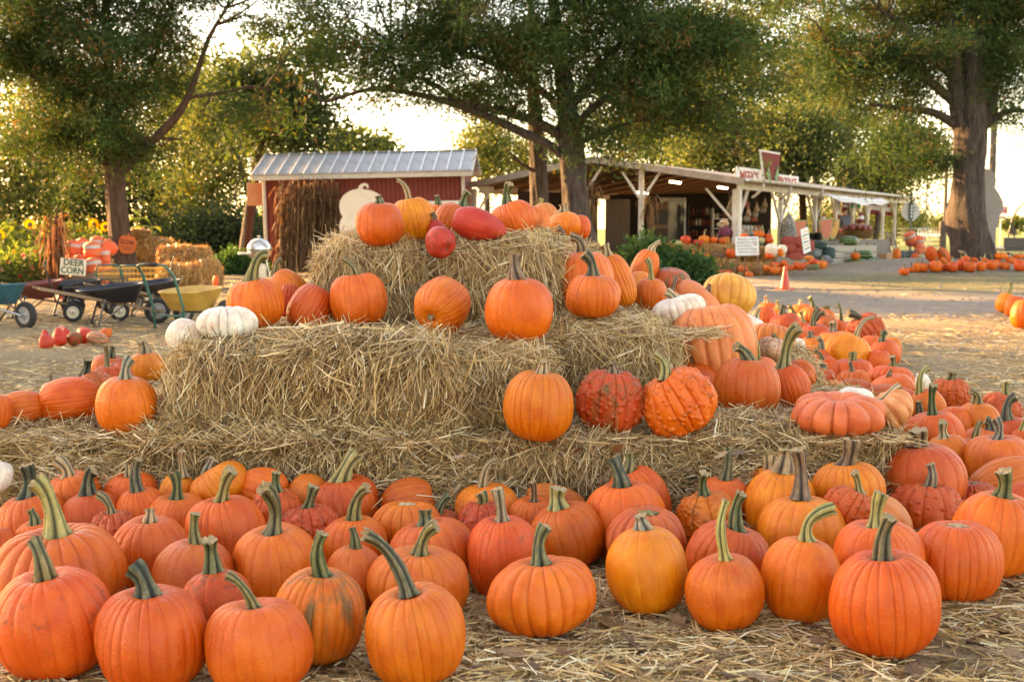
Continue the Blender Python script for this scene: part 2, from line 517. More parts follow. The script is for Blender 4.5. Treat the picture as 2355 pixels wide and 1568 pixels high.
# ------------------------------------------------------------------ the ground
MOUND = at(2215, 600, 0.0); MOUND = Vector((11.6, 30.5, 0))
def gz(x, y):
    d2 = ((x - MOUND.x) / 4.2) ** 2 + ((y - MOUND.y - 0.6) / 2.6) ** 2
    return 0.42 * math.exp(-d2 * 1.2)
def build_ground():
    xs = np.concatenate([-np.geomspace(900, 8.2, 26), np.linspace(-8, 22, 121), np.geomspace(22.5, 900, 24)])
    ys = np.concatenate([-np.geomspace(60, 1.0, 8), np.linspace(0, 40, 161), np.geomspace(40.5, 1500, 30)])
    X, Y = np.meshgrid(xs, ys)
    Z = 0.42 * np.exp(-1.2 * (((X - MOUND.x) / 4.2) ** 2 + ((Y - MOUND.y - 0.6) / 2.6) ** 2))
    near = (np.abs(X) < 23) & (Y < 45) & (Y > 9)
    Z += near * 0.015 * (np.sin(X * 1.7 + Y * 0.9) + np.sin(X * 0.7 - Y * 1.9))
    V = np.stack([X, Y, Z], -1).reshape(-1, 3)
    nx, ny = len(xs), len(ys)
    i = (np.arange(ny - 1)[:, None] * nx + np.arange(nx - 1)[None, :]).ravel()
    Fa = np.stack([i, i + 1, i + nx + 1, i + nx], -1)
    m, nt, nd, ln, p = new_mat('ground_straw_and_dirt')
    oc = coords(nt, 'Object')
    sep = nd.new('ShaderNodeSeparateXYZ'); ln.new(oc, sep.inputs[0])
    x, y = sep.outputs[0], sep.outputs[1]
    n_big = noise(nt, 0.35, 4, 0.6, oc)
    n_mid = noise(nt, 2.2, 5, 0.65, oc)
    n_str = noise(nt, 38, 4, 0.75, coords(nt, 'Object', (0.45, 1.1, 1)))
    n_str2 = noise(nt, 30, 4, 0.75, coords(nt, 'Object', (1.2, 0.5, 1)))
    wob = ramp(nt, n_big, 0.2, 0.8, -2.6, 2.6)
    wob2 = ramp(nt, n_mid, 0.2, 0.8, -0.9, 0.9)
    straw = mixc(nt, ramp(nt, n_str, 0.36, 0.66), (0.15, 0.095, 0.05), (0.50, 0.37, 0.19))
    straw = mixc(nt, ramp(nt, n_str2, 0.50, 0.72, 0, 0.8), straw, (0.58, 0.46, 0.27))
    straw = mixc(nt, ramp(nt, n_mid, 0.45, 0.75, 0, 0.5), straw, (0.24, 0.165, 0.095))
    dirt = mixc(nt, ramp(nt, n_mid, 0.3, 0.7), (0.27, 0.215, 0.165), (0.40, 0.33, 0.26))
    dirt = mixc(nt, ramp(nt, n_str, 0.52, 0.72, 0, 0.6), dirt, (0.16, 0.12, 0.085))
    dirt = mixc(nt, ramp(nt, n_str2, 0.54, 0.74, 0, 0.6), dirt, (0.46, 0.38, 0.27))
    dirt = mixc(nt, ramp(nt, noise(nt, 0.9, 6, 0.7, oc), 0.5, 0.68, 0, 0.6), dirt, (0.34, 0.25, 0.15))
    grass = mixc(nt, ramp(nt, n_str, 0.35, 0.65), (0.075, 0.085, 0.03), (0.19, 0.19, 0.075))
    grass = mixc(nt, ramp(nt, n_mid, 0.42, 0.68, 0, 0.75), grass, (0.26, 0.21, 0.12))
    far = mixc(nt, ramp(nt, n_big, 0.3, 0.7), (0.16, 0.20, 0.05), (0.26, 0.27, 0.09))
    # where the drive runs: from the middle right back past the stand
    yy = mth(nt, 'ADD', y, mth(nt, 'ADD', wob2, mth(nt, 'MULTIPLY', wob, 0.35)))
    rx = ramp(nt, mth(nt, 'ADD', x, wob2), 0.8, 2.6)
    dv = mth(nt, 'MULTIPLY', rx, mth(nt, 'MULTIPLY', ramp(nt, yy, 14.6, 17.0), ramp(nt, yy, 46, 40)))
    c = mixc(nt, dv, straw, dirt)
    gband = mth(nt, 'MULTIPLY', ramp(nt, mth(nt, 'ADD', x, wob2), 5.2, 7.6),
                mth(nt, 'MULTIPLY', ramp(nt, yy, 20.6, 22.2), ramp(nt, yy, 29.2, 27.4)))
    c = mixc(nt, mth(nt, 'MULTIPLY', gband, ramp(nt, n_mid, 0.25, 0.5)), c, grass)
    nearst = mth(nt, 'MULTIPLY', ramp(nt, yy, 29.0, 31.0), mth(nt, 'MULTIPLY', ramp(nt, yy, 48, 44), mth(nt, 'MULTIPLY', ramp(nt, x, 3.5, 5), ramp(nt, mth(nt, 'ADD', x, mth(nt, 'MULTIPLY', y, -0.55)), -6.5, -9.5))))
    c = mixc(nt, nearst, c, straw)
    lg = mth(nt, 'MULTIPLY', ramp(nt, mth(nt, 'ADD', y, wob), 29, 33), ramp(nt, x, 2.0, -2.0))
    c = mixc(nt, lg, c, mixc(nt, 0.5, grass, (0.30, 0.24, 0.11)))
    c = mixc(nt, ramp(nt, mth(nt, 'ADD', y, wob), 47, 54), c, far)
    ln.new(c, p.inputs['Base Color'])
    p.inputs['Roughness'].default_value = 0.9
    p.inputs['Specular IOR Level'].default_value = 0.25
    ln.new(bump(nt, mth(nt, 'ADD', mth(nt, 'ADD', n_str, n_str2), n_mid), 0.9, 0.04), p.inputs['Normal'])
    return setting(obj('ground', mesh_np('ground', V, Fa, m, True)))
build_ground()

# ------------------------------------------------------------------ straw
STRAW_COLS = np.array([(0.62, 0.425, 0.195), (0.78, 0.595, 0.32), (0.46, 0.295, 0.125), (0.31, 0.18, 0.07), (0.86, 0.73, 0.48), (0.56, 0.40, 0.155), (0.18, 0.10, 0.04)])
STRAW_P = np.array([0.24, 0.17, 0.20, 0.16, 0.07, 0.08, 0.08])
def straw_arrays(P, D, L, Wd, rng, bend=0.25, colmul=1.0):
    """bent flat stalks: centre P, direction D, length L, width Wd (all arrays)"""
    n = len(P)
    D = nrm(D)
    S = nrm(np.cross(D, rng.normal(size=(n, 3))))
    B = np.cross(D, S)
    k = (rng.normal(size=(n, 1)) * bend) * L[:, None]
    a = P - D * (L / 2)[:, None]
    b = P + B * k * 0.5
    c = P + D * (L / 2)[:, None]
    w = S * (Wd / 2)[:, None]
    V = np.stack([a - w, a + w, b + w, b - w, c + w * 0.7, c - w * 0.7], 1).reshape(-1, 3)
    i = np.arange(n)[:, None] * 6
    Fa = np.concatenate([i + np.array([[0, 1, 2, 3]]), i + np.array([[3, 2, 4, 5]])])
    ci = rng.choice(len(STRAW_COLS), n, p=STRAW_P)
    col = STRAW_COLS[ci] * rng.uniform(0.75, 1.2, (n, 1)) * colmul
    return V, Fa, np.repeat(np.clip(col, 0, 0.9), 6, axis=0)

BL, BD, BH = 1.0, 0.48, 0.37
BR = 0.11
def pillow(P):
    x, y, z = P.T
    k = 1 - 0.16 * np.abs(x / 0.5) ** 4 - 0.14 * np.abs(y / 0.24) ** 4
    Q = P.copy(); Q[:, 2] = np.where(z > 0, z * k, z)
    return Q
def sag(P, ph):
    x, y, z = P.T
    return (0.020 * np.sin(x * 5 + ph[6] + z * 3) + 0.016 * np.sin(y * 11 + ph[7] + x * 4) + 0.014 * np.sin(z * 12 + ph[8] - x * 7) + 0.012 * np.sin(x * 13 + ph[9] + y * 8))
def bale_core(rng, ph, seg=(26, 13, 10)):
    """rounded, sagging block"""
    V, Fa = [], []
    def put(axis, sg):
        ax = [i for i in range(3) if i != axis]
        na, nb = seg[ax[0]], seg[ax[1]]
        base = len(V)
        for i in range(na + 1):
            for j in range(nb + 1):
                q = [0, 0, 0]
                q[axis] = sg; q[ax[0]] = -1 + 2 * i / na; q[ax[1]] = -1 + 2 * j / nb
                V.append(q)
        for i in range(na):
            for j in range(nb):
                a = base + i * (nb + 1) + j
                Fa.append((a, a + 1, a + nb + 2, a + nb + 1))
    for axis in range(3):
        for sg in (-1, 1):
            put(axis, sg)
    V = np.array(V, float)
    half = np.array([BL / 2, BD / 2, BH / 2])
    P = V * half
    r = BR
    q = np.clip(P, -(half - r), half - r)
    d = P - q
    P = q + nrm(d) * r * (np.linalg.norm(d, axis=1, keepdims=True) > 1e-9)
    x, y, z = P.T
    nx = nrm(P / half)
    wob = (0.011 * np.sin(x * 9 + ph[0] + z * 5) + 0.010 * np.sin(y * 17 + ph[1] + x * 6) + 0.010 * np.sin(z * 16 + ph[2] - x * 11)
           + 0.006 * np.sin(x * 31 + ph[3]) + 0.006 * np.sin(z * 40 + x * 13 + ph[4]))
    P += nx * (wob + sag(P, ph))[:, None]
    P[:, 2] -= 0.012 * np.cos(x * 3 + ph[5])
    P = pillow(P)
    P[:, 2] += BH / 2 - 0.006
    # two twines pinch the bale
    for tx in (-0.17, 0.17):
        g = np.exp(-((P[:, 0] - tx) / 0.03) ** 2)
        P[:, 1] *= 1 - 0.035 * g
    return P, np.array(Fa)
def bale_straw(rng, n, ph, colmul=1.0, wmul=1.0, shag=1.0):
    half = np.array([BL / 2, BD / 2, BH / 2])
    areas = np.array([BD * BH, BD * BH, BL * BH, BL * BH, BL * BD * 1.1])
    f = rng.choice(5, n, p=areas / areas.sum())
    u, v = rng.uniform(-1, 1, n), rng.uniform(-1, 1, n)
    P = np.zeros((n, 3)); Nn = np.zeros((n, 3)); T = np.zeros((n, 3)); U = np.zeros((n, 3))
    for k, (ax, sg) in enumerate([(0, -1), (0, 1), (1, -1), (1, 1), (2, 1)]):
        m = f == k
        o = [i for i in range(3) if i != ax]
        P[m, ax] = sg * half[ax]
        P[m, o[0]] = u[m] * half[o[0]]; P[m, o[1]] = v[m] * half[o[1]]
        Nn[m, ax] = sg
        T[m, o[0]] = 1; U[m, o[1]] = 1
    # pull edges in to follow the rounded block
    r = BR
    q = np.clip(P, -(half - r), half - r); d = P - q
    P = q + nrm(d) * r
    Nn = nrm(d)
    P = P + nrm(P / half) * sag(P, ph)[:, None]
    P = pillow(P)
    ang = np.where(f == 4, rng.uniform(0, math.pi, n), rng.normal(math.pi / 2, 0.62, n))
    # tufts: stalks that lie together share a direction
    cell = np.floor(P * 9 + rng.uniform(-0.5, 0.5, (n, 3))).astype(int)
    h = (cell * np.array([73856093, 19349663, 83492791])).sum(1) % 997
    ang = ang * 0.6 + 0.4 * (np.sin(h * 12.9898) * 43758.5453 % 1.0) * math.pi
    D = T * np.cos(ang)[:, None] + U * np.sin(ang)[:, None]
    out = np.abs(rng.normal(0, 0.22 * shag, n)) * rng.choice([-1, 1], n)
    D = D - Nn * (D * Nn).sum(1, keepdims=True) + Nn * out[:, None]
    L = np.clip(rng.gamma(4, 0.028, n), 0.03, 0.26) * (0.8 + 0.3 * shag)
    Wd = rng.uniform(0.0016, 0.0044, n) * wmul
    lift = rng.uniform(-0.012, 0.016, n) * (1 + 0.5 * shag)
    P = P + Nn * lift[:, None]
    P[:, 2] += BH / 2
    return straw_arrays(P, D, L, Wd, rng, 0.22, colmul)
BALES = []
for k in range(4):
    rg = np.random.default_rng(100 + k)
    ph = rg.uniform(0, 6.28, 12)
    cv, cf = bale_core(rg, ph)
    core = mesh_np('hay_bale_core', cv, cf, M['core'], True)
    V, Fa, c = bale_straw(rg, 17000, ph, 1.0, 1.15, 1.25)
    BALES.append((core, mesh_np('bale_straw', V, Fa, M['straw'], False, c)))
FARB = []
for k in range(3):
    rg = np.random.default_rng(200 + k)
    ph = rg.uniform(0, 6.28, 12)
    cv, cf = bale_core(rg, ph, (14, 7, 6))
    core = mesh_np('hay_bale_core', cv, cf, M['core'], True)
    V, Fa, c = bale_straw(rg, 4500, ph, np.array((1.12, 0.84, 0.58)), 2.6, 1.2)  # far straw tinted orange: glow of bounced light put into its colour
    FARB.append((core, mesh_np('bale_straw', V, Fa, M['straw'], False, c)))
TW = worn('orange_twine', (0.45, 0.20, 0.06), 0.8, 0.2, 40)
def twine_mesh():
    b = MB()
    for tx in (-0.17, 0.17):
        y, z0, z1 = BD / 2 * 0.985, 0.0, BH + 0.006
        b.tube([(tx, -y, z0), (tx, -y - 0.006, BH * 0.5), (tx, -y + 0.03, z1 - 0.02), (tx, 0, z1), (tx, y - 0.03, z1 - 0.02), (tx, y + 0.006, BH * 0.5), (tx, y, z0)], 0.003, 5, False)
    return b
_tw = twine_mesh().build('twine', TW)
TWM = _tw.data; bpy.data.objects.remove(_tw)
def bale(loc, rz, label, group, var=0, scale=(1, 1, 1), far=False, tilt=(0, 0), twine=False):
    core, straw = (FARB if far else BALES)[var % (3 if far else 4)]
    t = thing('hay_bale', label, 'hay bale', loc, rz, group)
    t.rotation_euler = (tilt[0], tilt[1], rz)
    t.scale = scale
    obj('packed_core', core, t)
    s = obj('straw', straw, t); s['kind'] = 'stuff'
    if twine:
        obj('twine', TWM, t)
    return t

GB = 'straw bales stacked as the stepped pumpkin display'
def fb(u, v, z, label, rz=0.0, var=0, scale=(1, 1, 1), tilt=(0, 0), depth=BD):
    """a bale whose front top edge shows at pixel (u, v) when its top lies at height z"""
    p = at(u, v, z)
    endon = abs(math.sin(rz)) > 0.7
    dd = (BL * scale[0] if endon else BD * scale[1]) / 2
    return bale((p.x, p.y + dd, z - BH * scale[2]), rz, label, GB, var, scale, tilt=tilt)
# bottom tier
fb(70, 985, .35, 'low straw bale at the left edge of the bottom tier, below the yellow pumpkin', R(3), 0, (1.05, 1, .96))
fb(640, 1020, .335, 'flattened straw bale in the bottom tier behind the left pumpkins', R(-2), 1, (1.08, 1.0, .92))
fb(1240, 1025, .325, 'low straw bale in the middle of the bottom tier, its corner showing between pumpkins', R(2), 2, (1.0, 1, .9))
fb(1815, 1003, .345, 'straw bale of the bottom tier under the flattened ribbed pumpkins', R(1.5), 3, (1.04, 1, .95))
bale((-1.25, 5.40, 0), R(-3), 'straw bale behind the left end of the bottom tier', GB, 3)
bale((-0.25, 5.25, 0), R(2), 'straw bale of the bottom tier under the front edge of the tall left bale', GB, 0, (1, 1, .9))
bale((0.72, 5.20, 0), R(-2), 'straw bale of the bottom tier under the warty pumpkins', GB, 1, (1, 1, .9))
bale((1.43, 5.58, 0), R(86), 'straw bale at the right end of the bottom tier, poking out among pumpkins', GB, 2, (1, 1, .9))
bale((1.28, 6.5, 0), R(84), 'straw bale on the right flank of the stack beside small white pumpkin', GB, 0, (1, 1, .9))
bale((0.69, 5.74, 0), R(1), 'straw bale of the bottom tier under the giant peach pumpkin', GB, 3, (1, 1, .92))
bale((1.62, 7.45, 0), R(84), 'straw bale on the right flank under the salmon flattened pumpkin', GB, 1, (1, 1, .95))
bale((0.90, 6.99, 0), R(3), 'lower straw bale at the back right of the stack', GB, 2, (.9, 1, .92))
bale((0.87, 6.99, .34), R(3), 'upper straw bale at the back right under the giant yellow pumpkin', GB, 0, (.8, 1, .84))
# middle tier
bale((-0.80, 4.88, .325), R(-1), 'shaggy straw bale lying lengthwise in the middle tier, left side', GB, 1, (1.12, 1.10, 1.0))
fb(1120, 806, .665, 'recessed straw bale end in the centre of the middle tier', R(88), 2, (1, 1.12, .90))
fb(1405, 766, .70, 'ragged straw bale end at the right of the middle tier', R(91), 3, (1, 1.08, .99))
bale((-0.72, 5.62, .33), R(2), 'straw bale in the middle tier behind the four upright pumpkins', GB, 0, (1, 1, .95))
bale((0.02, 6.4, .33), R(1), 'straw bale in the middle tier carrying the top bales', GB, 1, (1, 1, .95))
bale((0.74, 6.20, .34), R(88), 'straw bale in the middle tier beneath the two large pumpkins', GB, 2, (1, 1, .95))
# top tier
bale((-0.70, 6.10, .68), R(93), 'top straw bale on the left under the squat round pumpkin', GB, 1, (0.92, 1.06, 1.06))
bale((-0.035, 6.14, .68), R(86), 'top straw bale in the middle under the red squash', GB, 3, (1, 1.14, 1.08))
bale((0.20, 6.75, .68), R(82), 'top straw bale at the right under the yellow pumpkins', GB, 0, (0.8, 1, 1.0))

# loose stalks lying over the tiers and on the ground
def loose(name, label, n, place, lmean, wmean, rng, flat=0.12, colmul=1.0):
    P = place(n, rng)
    n = len(P)
    a = rng.uniform(0, 2 * math.pi, n)
    D = np.stack([np.cos(a), np.sin(a), rng.normal(0, flat, n)], -1)
    L = np.clip(rng.gamma(3.5, lmean / 3.5, n), 0.02, 0.34)
    Wd = rng.uniform(0.6, 1.4, n) * wmean
    V, Fa, c = straw_arrays(P, D, L, Wd, rng, 0.10, colmul)
    o = obj(name, mesh_np(name, V, Fa, M['straw'], False, c))
    o['kind'] = 'stuff'
    return tag(o, label, 'straw')
def place_ground(n, rng):
    y = rng.uniform(2.75, 5.0, n)
    hw = y * 0.47
    x = rng.uniform(-1, 1, n) * hw
    clump = np.sin(x * 7 + y * 3) + np.sin(y * 9 - x * 4) + rng.normal(0, 0.7, n)
    k = clump > -1.2
    return np.stack([x, y, rng.uniform(0.002, 0.022, n)], -1)[k]
loose('ground_straw', 'loose straw strewn thickly on the ground at the front', 34000, place_ground, 0.09, 0.0040, np.random.default_rng(31), 0.12, 1.12)
def place_mid(n, rng):
    y = 5.0 + 25.0 * rng.uniform(0, 1, n) ** 1.5
    x = rng.uniform(-1, 1, n) * y * 0.46
    k = ((np.abs(x) > 1.0) | (y > 7.5)) & ((y < 15.5 + x * .1) | (rng.uniform(size=n) < np.where(x > 1.5, .10, .6)))
    return np.stack([x, y, rng.uniform(0.002, 0.02, n)], -1)[k]
loose('scattered_straw', 'thin straw scattered over the trodden ground beyond the stack', 46000, place_mid, 0.10, 0.0058, np.random.default_rng(32))
def place_ledge(n, rng):
    x = rng.uniform(-2.3, 1.55, n)
    y = rng.uniform(4.5, 5.5, n)
    return np.stack([x, y, 0.335 + rng.uniform(-0.01, 0.02, n)], -1)
loose('ledge_straw', 'loose straw fallen along the low straw ledge', 13000, place_ledge, 0.09, 0.0034, np.random.default_rng(33), 0.2)
def place_ledge2(n, rng):
    x = rng.uniform(-1.35, 0.95, n)
    y = rng.uniform(4.8, 6.0, n)
    k = (x < -0.35) | (y > 5.2)
    return np.stack([x, y, 0.675 + rng.uniform(-0.01, 0.025, n)], -1)[k]
loose('shelf_straw', 'loose straw lying on the middle straw step', 9000, place_ledge2, 0.09, 0.0034, np.random.default_rng(34), 0.2)
# straw slipping down at the foot of the tiers
def place_drape(n, rng):
    x = rng.uniform(-1.45, -0.25, n)
    t = rng.uniform(0, 1, n) ** 1.5
    return np.stack([x, 4.80 - t * 0.34, 0.33 + (1 - t) * 0.12 + rng.normal(0, 0.01, n)], -1)
loose('slipped_straw', 'straw slipped down against the foot of the long middle bale', 7000, place_drape, 0.11, 0.0036, np.random.default_rng(35), 0.6)

# bank of loose straw at the foot of the bottom tier
def place_bank(n, rng):
    x = rng.uniform(-2.2, 1.42, n)
    t = rng.uniform(0, 1, n)
    return np.stack([x, 4.62 - t * 0.50 + 0.1 * np.sin(x * 5), (1 - t) ** 1.5 * 0.30 + rng.normal(0, 0.012, n)], -1)
loose('bank_straw', 'bank of loose straw slumped at the foot of the bottom tier', 26000, place_bank, 0.10, 0.0036, np.random.default_rng(36), 0.5)

# clods, bark bits and gravel trodden into the drive
rng = np.random.default_rng(38)
n = 1000
yy = rng.uniform(9.5, 30, n); xx = rng.uniform(0.09, 0.46, n) * yy
V, Fa = [], []
base = np.array([(1, 0, 0), (0, 1, 0), (-1, 0, 0), (0, -1, 0), (0, 0, .8)], float)
for k in range(n):
    a = rng.uniform(0, 6.28); s = rng.uniform(.008, .03) * (1 + yy[k] / 25)
    q = base * s * rng.uniform(.6, 1.4, (5, 1)); q[:, 2] *= .6
    c_, s_ = math.cos(a), math.sin(a)
    q = np.stack([q[:, 0] * c_ - q[:, 1] * s_, q[:, 0] * s_ + q[:, 1] * c_, q[:, 2]], -1)
    V.append(q + np.array([xx[k], yy[k], gz(xx[k], yy[k]) + .005]))
    Fa += [(5 * k, 5 * k + 1, 5 * k + 4), (5 * k + 1, 5 * k + 2, 5 * k + 4), (5 * k + 2, 5 * k + 3, 5 * k + 4), (5 * k + 3, 5 * k, 5 * k + 4)]
cl = rng.choice(3, n)
col = np.array([(.20, .155, .115), (.34, .27, .20), (.22, .15, .09)])[cl]
stuff(obj('gravel_and_clods', mesh_np('gravel_and_clods', np.concatenate(V), np.array(Fa), M['straw'], False, np.repeat(col, 5, 0))), 'clods and bark bits trodden into the dirt drive', 'gravel')
# ------------------------------------------------------------------ pumpkins
def pumpkin_mesh(seed, ribs=18, depth=0.05, flat=1.0, dimple=0.22, sharp=0.42, warts=0, nu=None, nv=40, tear=0.0, lump=0.02, star=False, square=0.0):
    """unit body: half width 1, half height 1, centred on the origin, pole = +Z"""
    rg = np.random.default_rng(seed)
    per = max(4, (nu or ribs * 8) // ribs); nu = per * ribs
    lump = lump * 1.35
    bw = rg.uniform(0.6, 1.4, ribs); edges = np.concatenate([[0], np.cumsum(bw)]) / bw.sum() * 2 * math.pi
    rh = rg.uniform(0.55, 1.25, ribs)
    ri = np.repeat(np.arange(ribs), per)
    s = np.tile(np.arange(per) / per, ribs)
    phi = edges[ri] + s * (edges[ri + 1] - edges[ri])
    prof = np.power(np.clip(1 - (2 * s - 1) ** 2, 0, 1), sharp)
    groove = prof
    t = np.linspace(0.0, math.pi, nv + 1)
    T, PH = np.meshgrid(t, phi, indexing='ij')
    G = np.broadcast_to(groove, T.shape); RH = np.broadcast_to(rh[ri], T.shape)
    st, ct = np.sin(T), np.cos(T)
    e = 0.86 - square * 0.2
    rho = np.power(np.clip(st, 0, 1), e)
    z = np.sign(ct) * np.power(np.abs(ct), 0.92)
    if tear:                                  # drawn out towards the pole
        k = np.clip(z, -1, 1)
        rho = rho * (1 - tear * 0.52 * np.clip((k + 0.25) / 1.25, 0, 1) ** 1.3)
    z = z - dimple * np.exp(-(rho / 0.30) ** 2) * (ct > 0) + 0.16 * np.exp(-(rho / 0.34) ** 2) * (ct < 0)
    dep = depth * (0.35 + 0.65 * np.sqrt(np.clip(st, 0, 1)))
    fac = 1 - dep * (1 - G) * 1.6 + dep * 0.5 * (RH - 0.9) * G
    a = rg.uniform(0, 6.28, 10)
    lum = lump * (np.sin(2 * PH + a[0]) + 0.8 * np.sin(3 * PH + 2 * T + a[1]) + 0.6 * np.sin(PH + a[2] + T * 1.3) + 0.5 * np.sin(5 * PH - 3 * T + a[3]))
    fac = fac + lum * st
    X = rho * np.cos(PH) * fac; Y = rho * np.sin(PH) * fac; Z = z * (1 + (fac - 1) * 0.7)
    P = np.stack([X, Y, Z], -1)
    WA = np.zeros(T.shape)
    if warts:
        Nn = nrm(P)
        D = np.zeros(T.shape)
        lines = rg.choice(ribs, max(4, ribs // 2), replace=False)
        for k in range(warts):
            if rg.uniform() < 0.5:
                l = rg.choice(lines); pc = edges[l] + rg.normal(0, 0.10); tc = np.clip(rg.normal(0.95, 0.45), 0.25, 2.6)
            else:
                pc = rg.uniform(0, 6.28); tc = rg.uniform(0.35, 2.5)
            r0 = rg.uniform(0.032, 0.078); hh = r0 * rg.uniform(0.75, 1.1)
            c = np.array([math.sin(tc) * math.cos(pc), math.sin(tc) * math.sin(pc), math.cos(tc)])
            d2 = ((Nn - c) ** 2).sum(-1)
            m = d2 < (2.2 * r0) ** 2
            D[m] = np.maximum(D[m], hh * np.exp(-(d2[m] / (r0 * r0)) ** 1.9))
        P = P + Nn * D[..., None]
        WA = np.clip(D / 0.05, 0, 1)
    V = P.reshape(-1, 3)
    n = nu
    i = np.arange(nv)[:, None] * n + np.arange(n)[None, :]
    j = np.arange(nv)[:, None] * n + (np.arange(n)[None, :] + 1) % n
    Fa = np.stack([i, i + n, j + n, j], -1).reshape(-1, 4)
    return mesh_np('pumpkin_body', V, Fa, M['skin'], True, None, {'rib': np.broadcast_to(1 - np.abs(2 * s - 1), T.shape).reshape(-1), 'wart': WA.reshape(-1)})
BODY = {
    'r': [pumpkin_mesh(1, 19, .020, sharp=.34), pumpkin_mesh(2, 22, .022, lump=.025, sharp=.36), pumpkin_mesh(3, 18, .015, lump=.03, square=.5, sharp=.3), pumpkin_mesh(4, 24, .025, sharp=.36), pumpkin_mesh(5, 21, .020, dimple=.3, sharp=.32), pumpkin_mesh(6, 17, .022, lump=.035, square=.8, sharp=.34), pumpkin_mesh(7, 20, .013, lump=.03, square=.3, sharp=.28)],
    's': [pumpkin_mesh(11, 14, .012, dimple=.1, lump=.018), pumpkin_mesh(12, 16, .018, dimple=.12, lump=.022)],        # smooth skinned
    'f': [pumpkin_mesh(21, 12, .13, dimple=.45, sharp=.5, lump=.03), pumpkin_mesh(22, 11, .12, dimple=.4, sharp=.5, lump=.035)],   # flattened, deep ribs
    'd': [pumpkin_mesh(31, 19, .055, dimple=.35, sharp=.42), pumpkin_mesh(32, 17, .05, dimple=.3, sharp=.42, lump=.03)],  # deep ribs
    'w': [pumpkin_mesh(41, 14, .05, warts=300, nu=280, nv=124, lump=.03), pumpkin_mesh(42, 13, .06, warts=420, nu=280, nv=124, lump=.04), pumpkin_mesh(43, 14, .05, warts=210, nu=280, nv=124, lump=.03)],
    'h': [pumpkin_mesh(51, 10, .003, dimple=-.05, tear=.8, lump=.012, nu=100, nv=60), pumpkin_mesh(52, 9, .004, dimple=-.03, tear=.65, lump=.016, nu=99, nv=60)],  # teardrop squash
    'far': [pumpkin_mesh(61, 12, .05, nu=36, nv=16), pumpkin_mesh(62, 11, .06, nu=36, nv=16, lump=.03), pumpkin_mesh(63, 13, .05, nu=36, nv=16, square=.6)],
    'farf': [pumpkin_mesh(64, 10, .10, nu=40, nv=16, dimple=.4)],
}
PC = {  # skin colours (linear, the rind's own)
    'o': (0.74, 0.132, 0.010), 'r': (0.66, 0.094, 0.008), 'y': (0.80, 0.200, 0.010), 'd': (0.60, 0.112, 0.016), 'p': (0.78, 0.215, 0.040),
    'k': (0.78, 0.36, 0.20), 'w': (0.82, 0.79, 0.68), 'h': (0.60, 0.045, 0.018), 'c': (0.76, 0.34, 0.14), 'g': (0.14, 0.16, 0.06), 'gg': (0.40, 0.42, 0.24), 'b': (0.16, 0.07, 0.04), 'sc': (0.58, 0.080, 0.014)}
SC = {  # stem colours
    'g': (0.055, 0.085, 0.025), 'dg': (0.022, 0.040, 0.020), 'ol': (0.14, 0.125, 0.035), 't': (0.36, 0.24, 0.12), 'b': (0.15, 0.085, 0.045), 'yg': (0.30, 0.27, 0.08), 'p': (0.46, 0.36, 0.20), 'gr': (0.20, 0.18, 0.13)}

def stem_mesh(dx, dy, dz, r, seed, curl=0.0, hi=True):
    rg = np.random.default_rng(seed)
    n, sides = (14, 40) if hi else (6, 8)
    L = math.sqrt(dx * dx + dy * dy + dz * dz)
    c1 = Vector((dx * 0.05, dy * 0.05, max(abs(dz), L * 0.5) * (0.62 + 0.5 * curl)))
    e = Vector((dx, dy, dz))
    pts, rad, al = [], [], []
    wob = rg.uniform(-0.10, 0.10, 2) * L
    tap = rg.uniform(-0.12, 0.25)
    for i in range(n):
        t = i / (n - 1)
        p = c1 * (2 * t * (1 - t)) + e * (t * t)
        p += Vector((wob[0], wob[1], 0)) * math.sin(t * math.pi)
        pts.append(p - Vector((0, 0, r * 0.35)) * (1 - t))
        flare = 1.0 + 0.62 * math.exp(-t * L / (r * 0.6))
        rad.append(r * 0.78 * flare * (0.95 + tap * t + 0.12 * math.sin(t * 7 + tap * 9) + 0.15 * t ** 6)); al.append(t)
    V, Fa = sweep(pts, rad, sides)
    V = np.array([tuple(v) for v in V]).reshape(n, sides, 3)
    ctr = np.array([tuple(p) for p in pts])[:, None, :]
    ang = np.arange(sides) / sides * 2 * math.pi
    tw = rg.uniform(-1.2, 1.2)
    fl = 2 * np.abs(np.cos(2.5 * ang[None, :] + tw * np.array(al)[:, None] + rg.uniform(0, 6))) ** 0.8 - 1
    amp = rg.uniform(0.17, 0.30) if hi else 0.1
    base_amp = np.array([amp + 0.22 * math.exp(-a * L / (r * 1.6)) for a in al])[:, None]
    k = 1 + base_amp * fl * (1 - 0.45 * np.array(al)[:, None] ** 3) + rg.normal(0, 0.035, fl.shape)
    V = ctr + (V - ctr) * k[..., None]
    Vf = V.reshape(-1, 3)
    # cut end: one ring of it, a little dished
    V[-1] += (ctr[-1] - ctr[-2]) * rg.uniform(-0.5, 0.7, (sides, 1)); Vf = V.reshape(-1, 3)
    tip = ctr[-1, 0] - np.array([0, 0, r * 0.12])
    Vf = np.vstack([Vf, V[-1], tip[None]])
    q = np.array(Fa, dtype=np.int32)
    b = n * sides
    tri = np.array([(b + i, b + (i + 1) % sides, b + sides) for i in range(sides)], dtype=np.int32)
    rib = np.concatenate([(fl * 0.5 + 0.5).ravel(), np.ones(sides + 1)])
    alo = np.concatenate([np.repeat(al, sides), np.ones(sides + 1)])
    return mesh_np('stem', Vf, [q, tri], [M['stem'], M['cut']], np.concatenate([np.ones(len(q), bool), np.zeros(sides, bool)]), None, {'rib': rib, 'along': alo}, np.concatenate([np.zeros(len(q)), np.ones(sides)]))
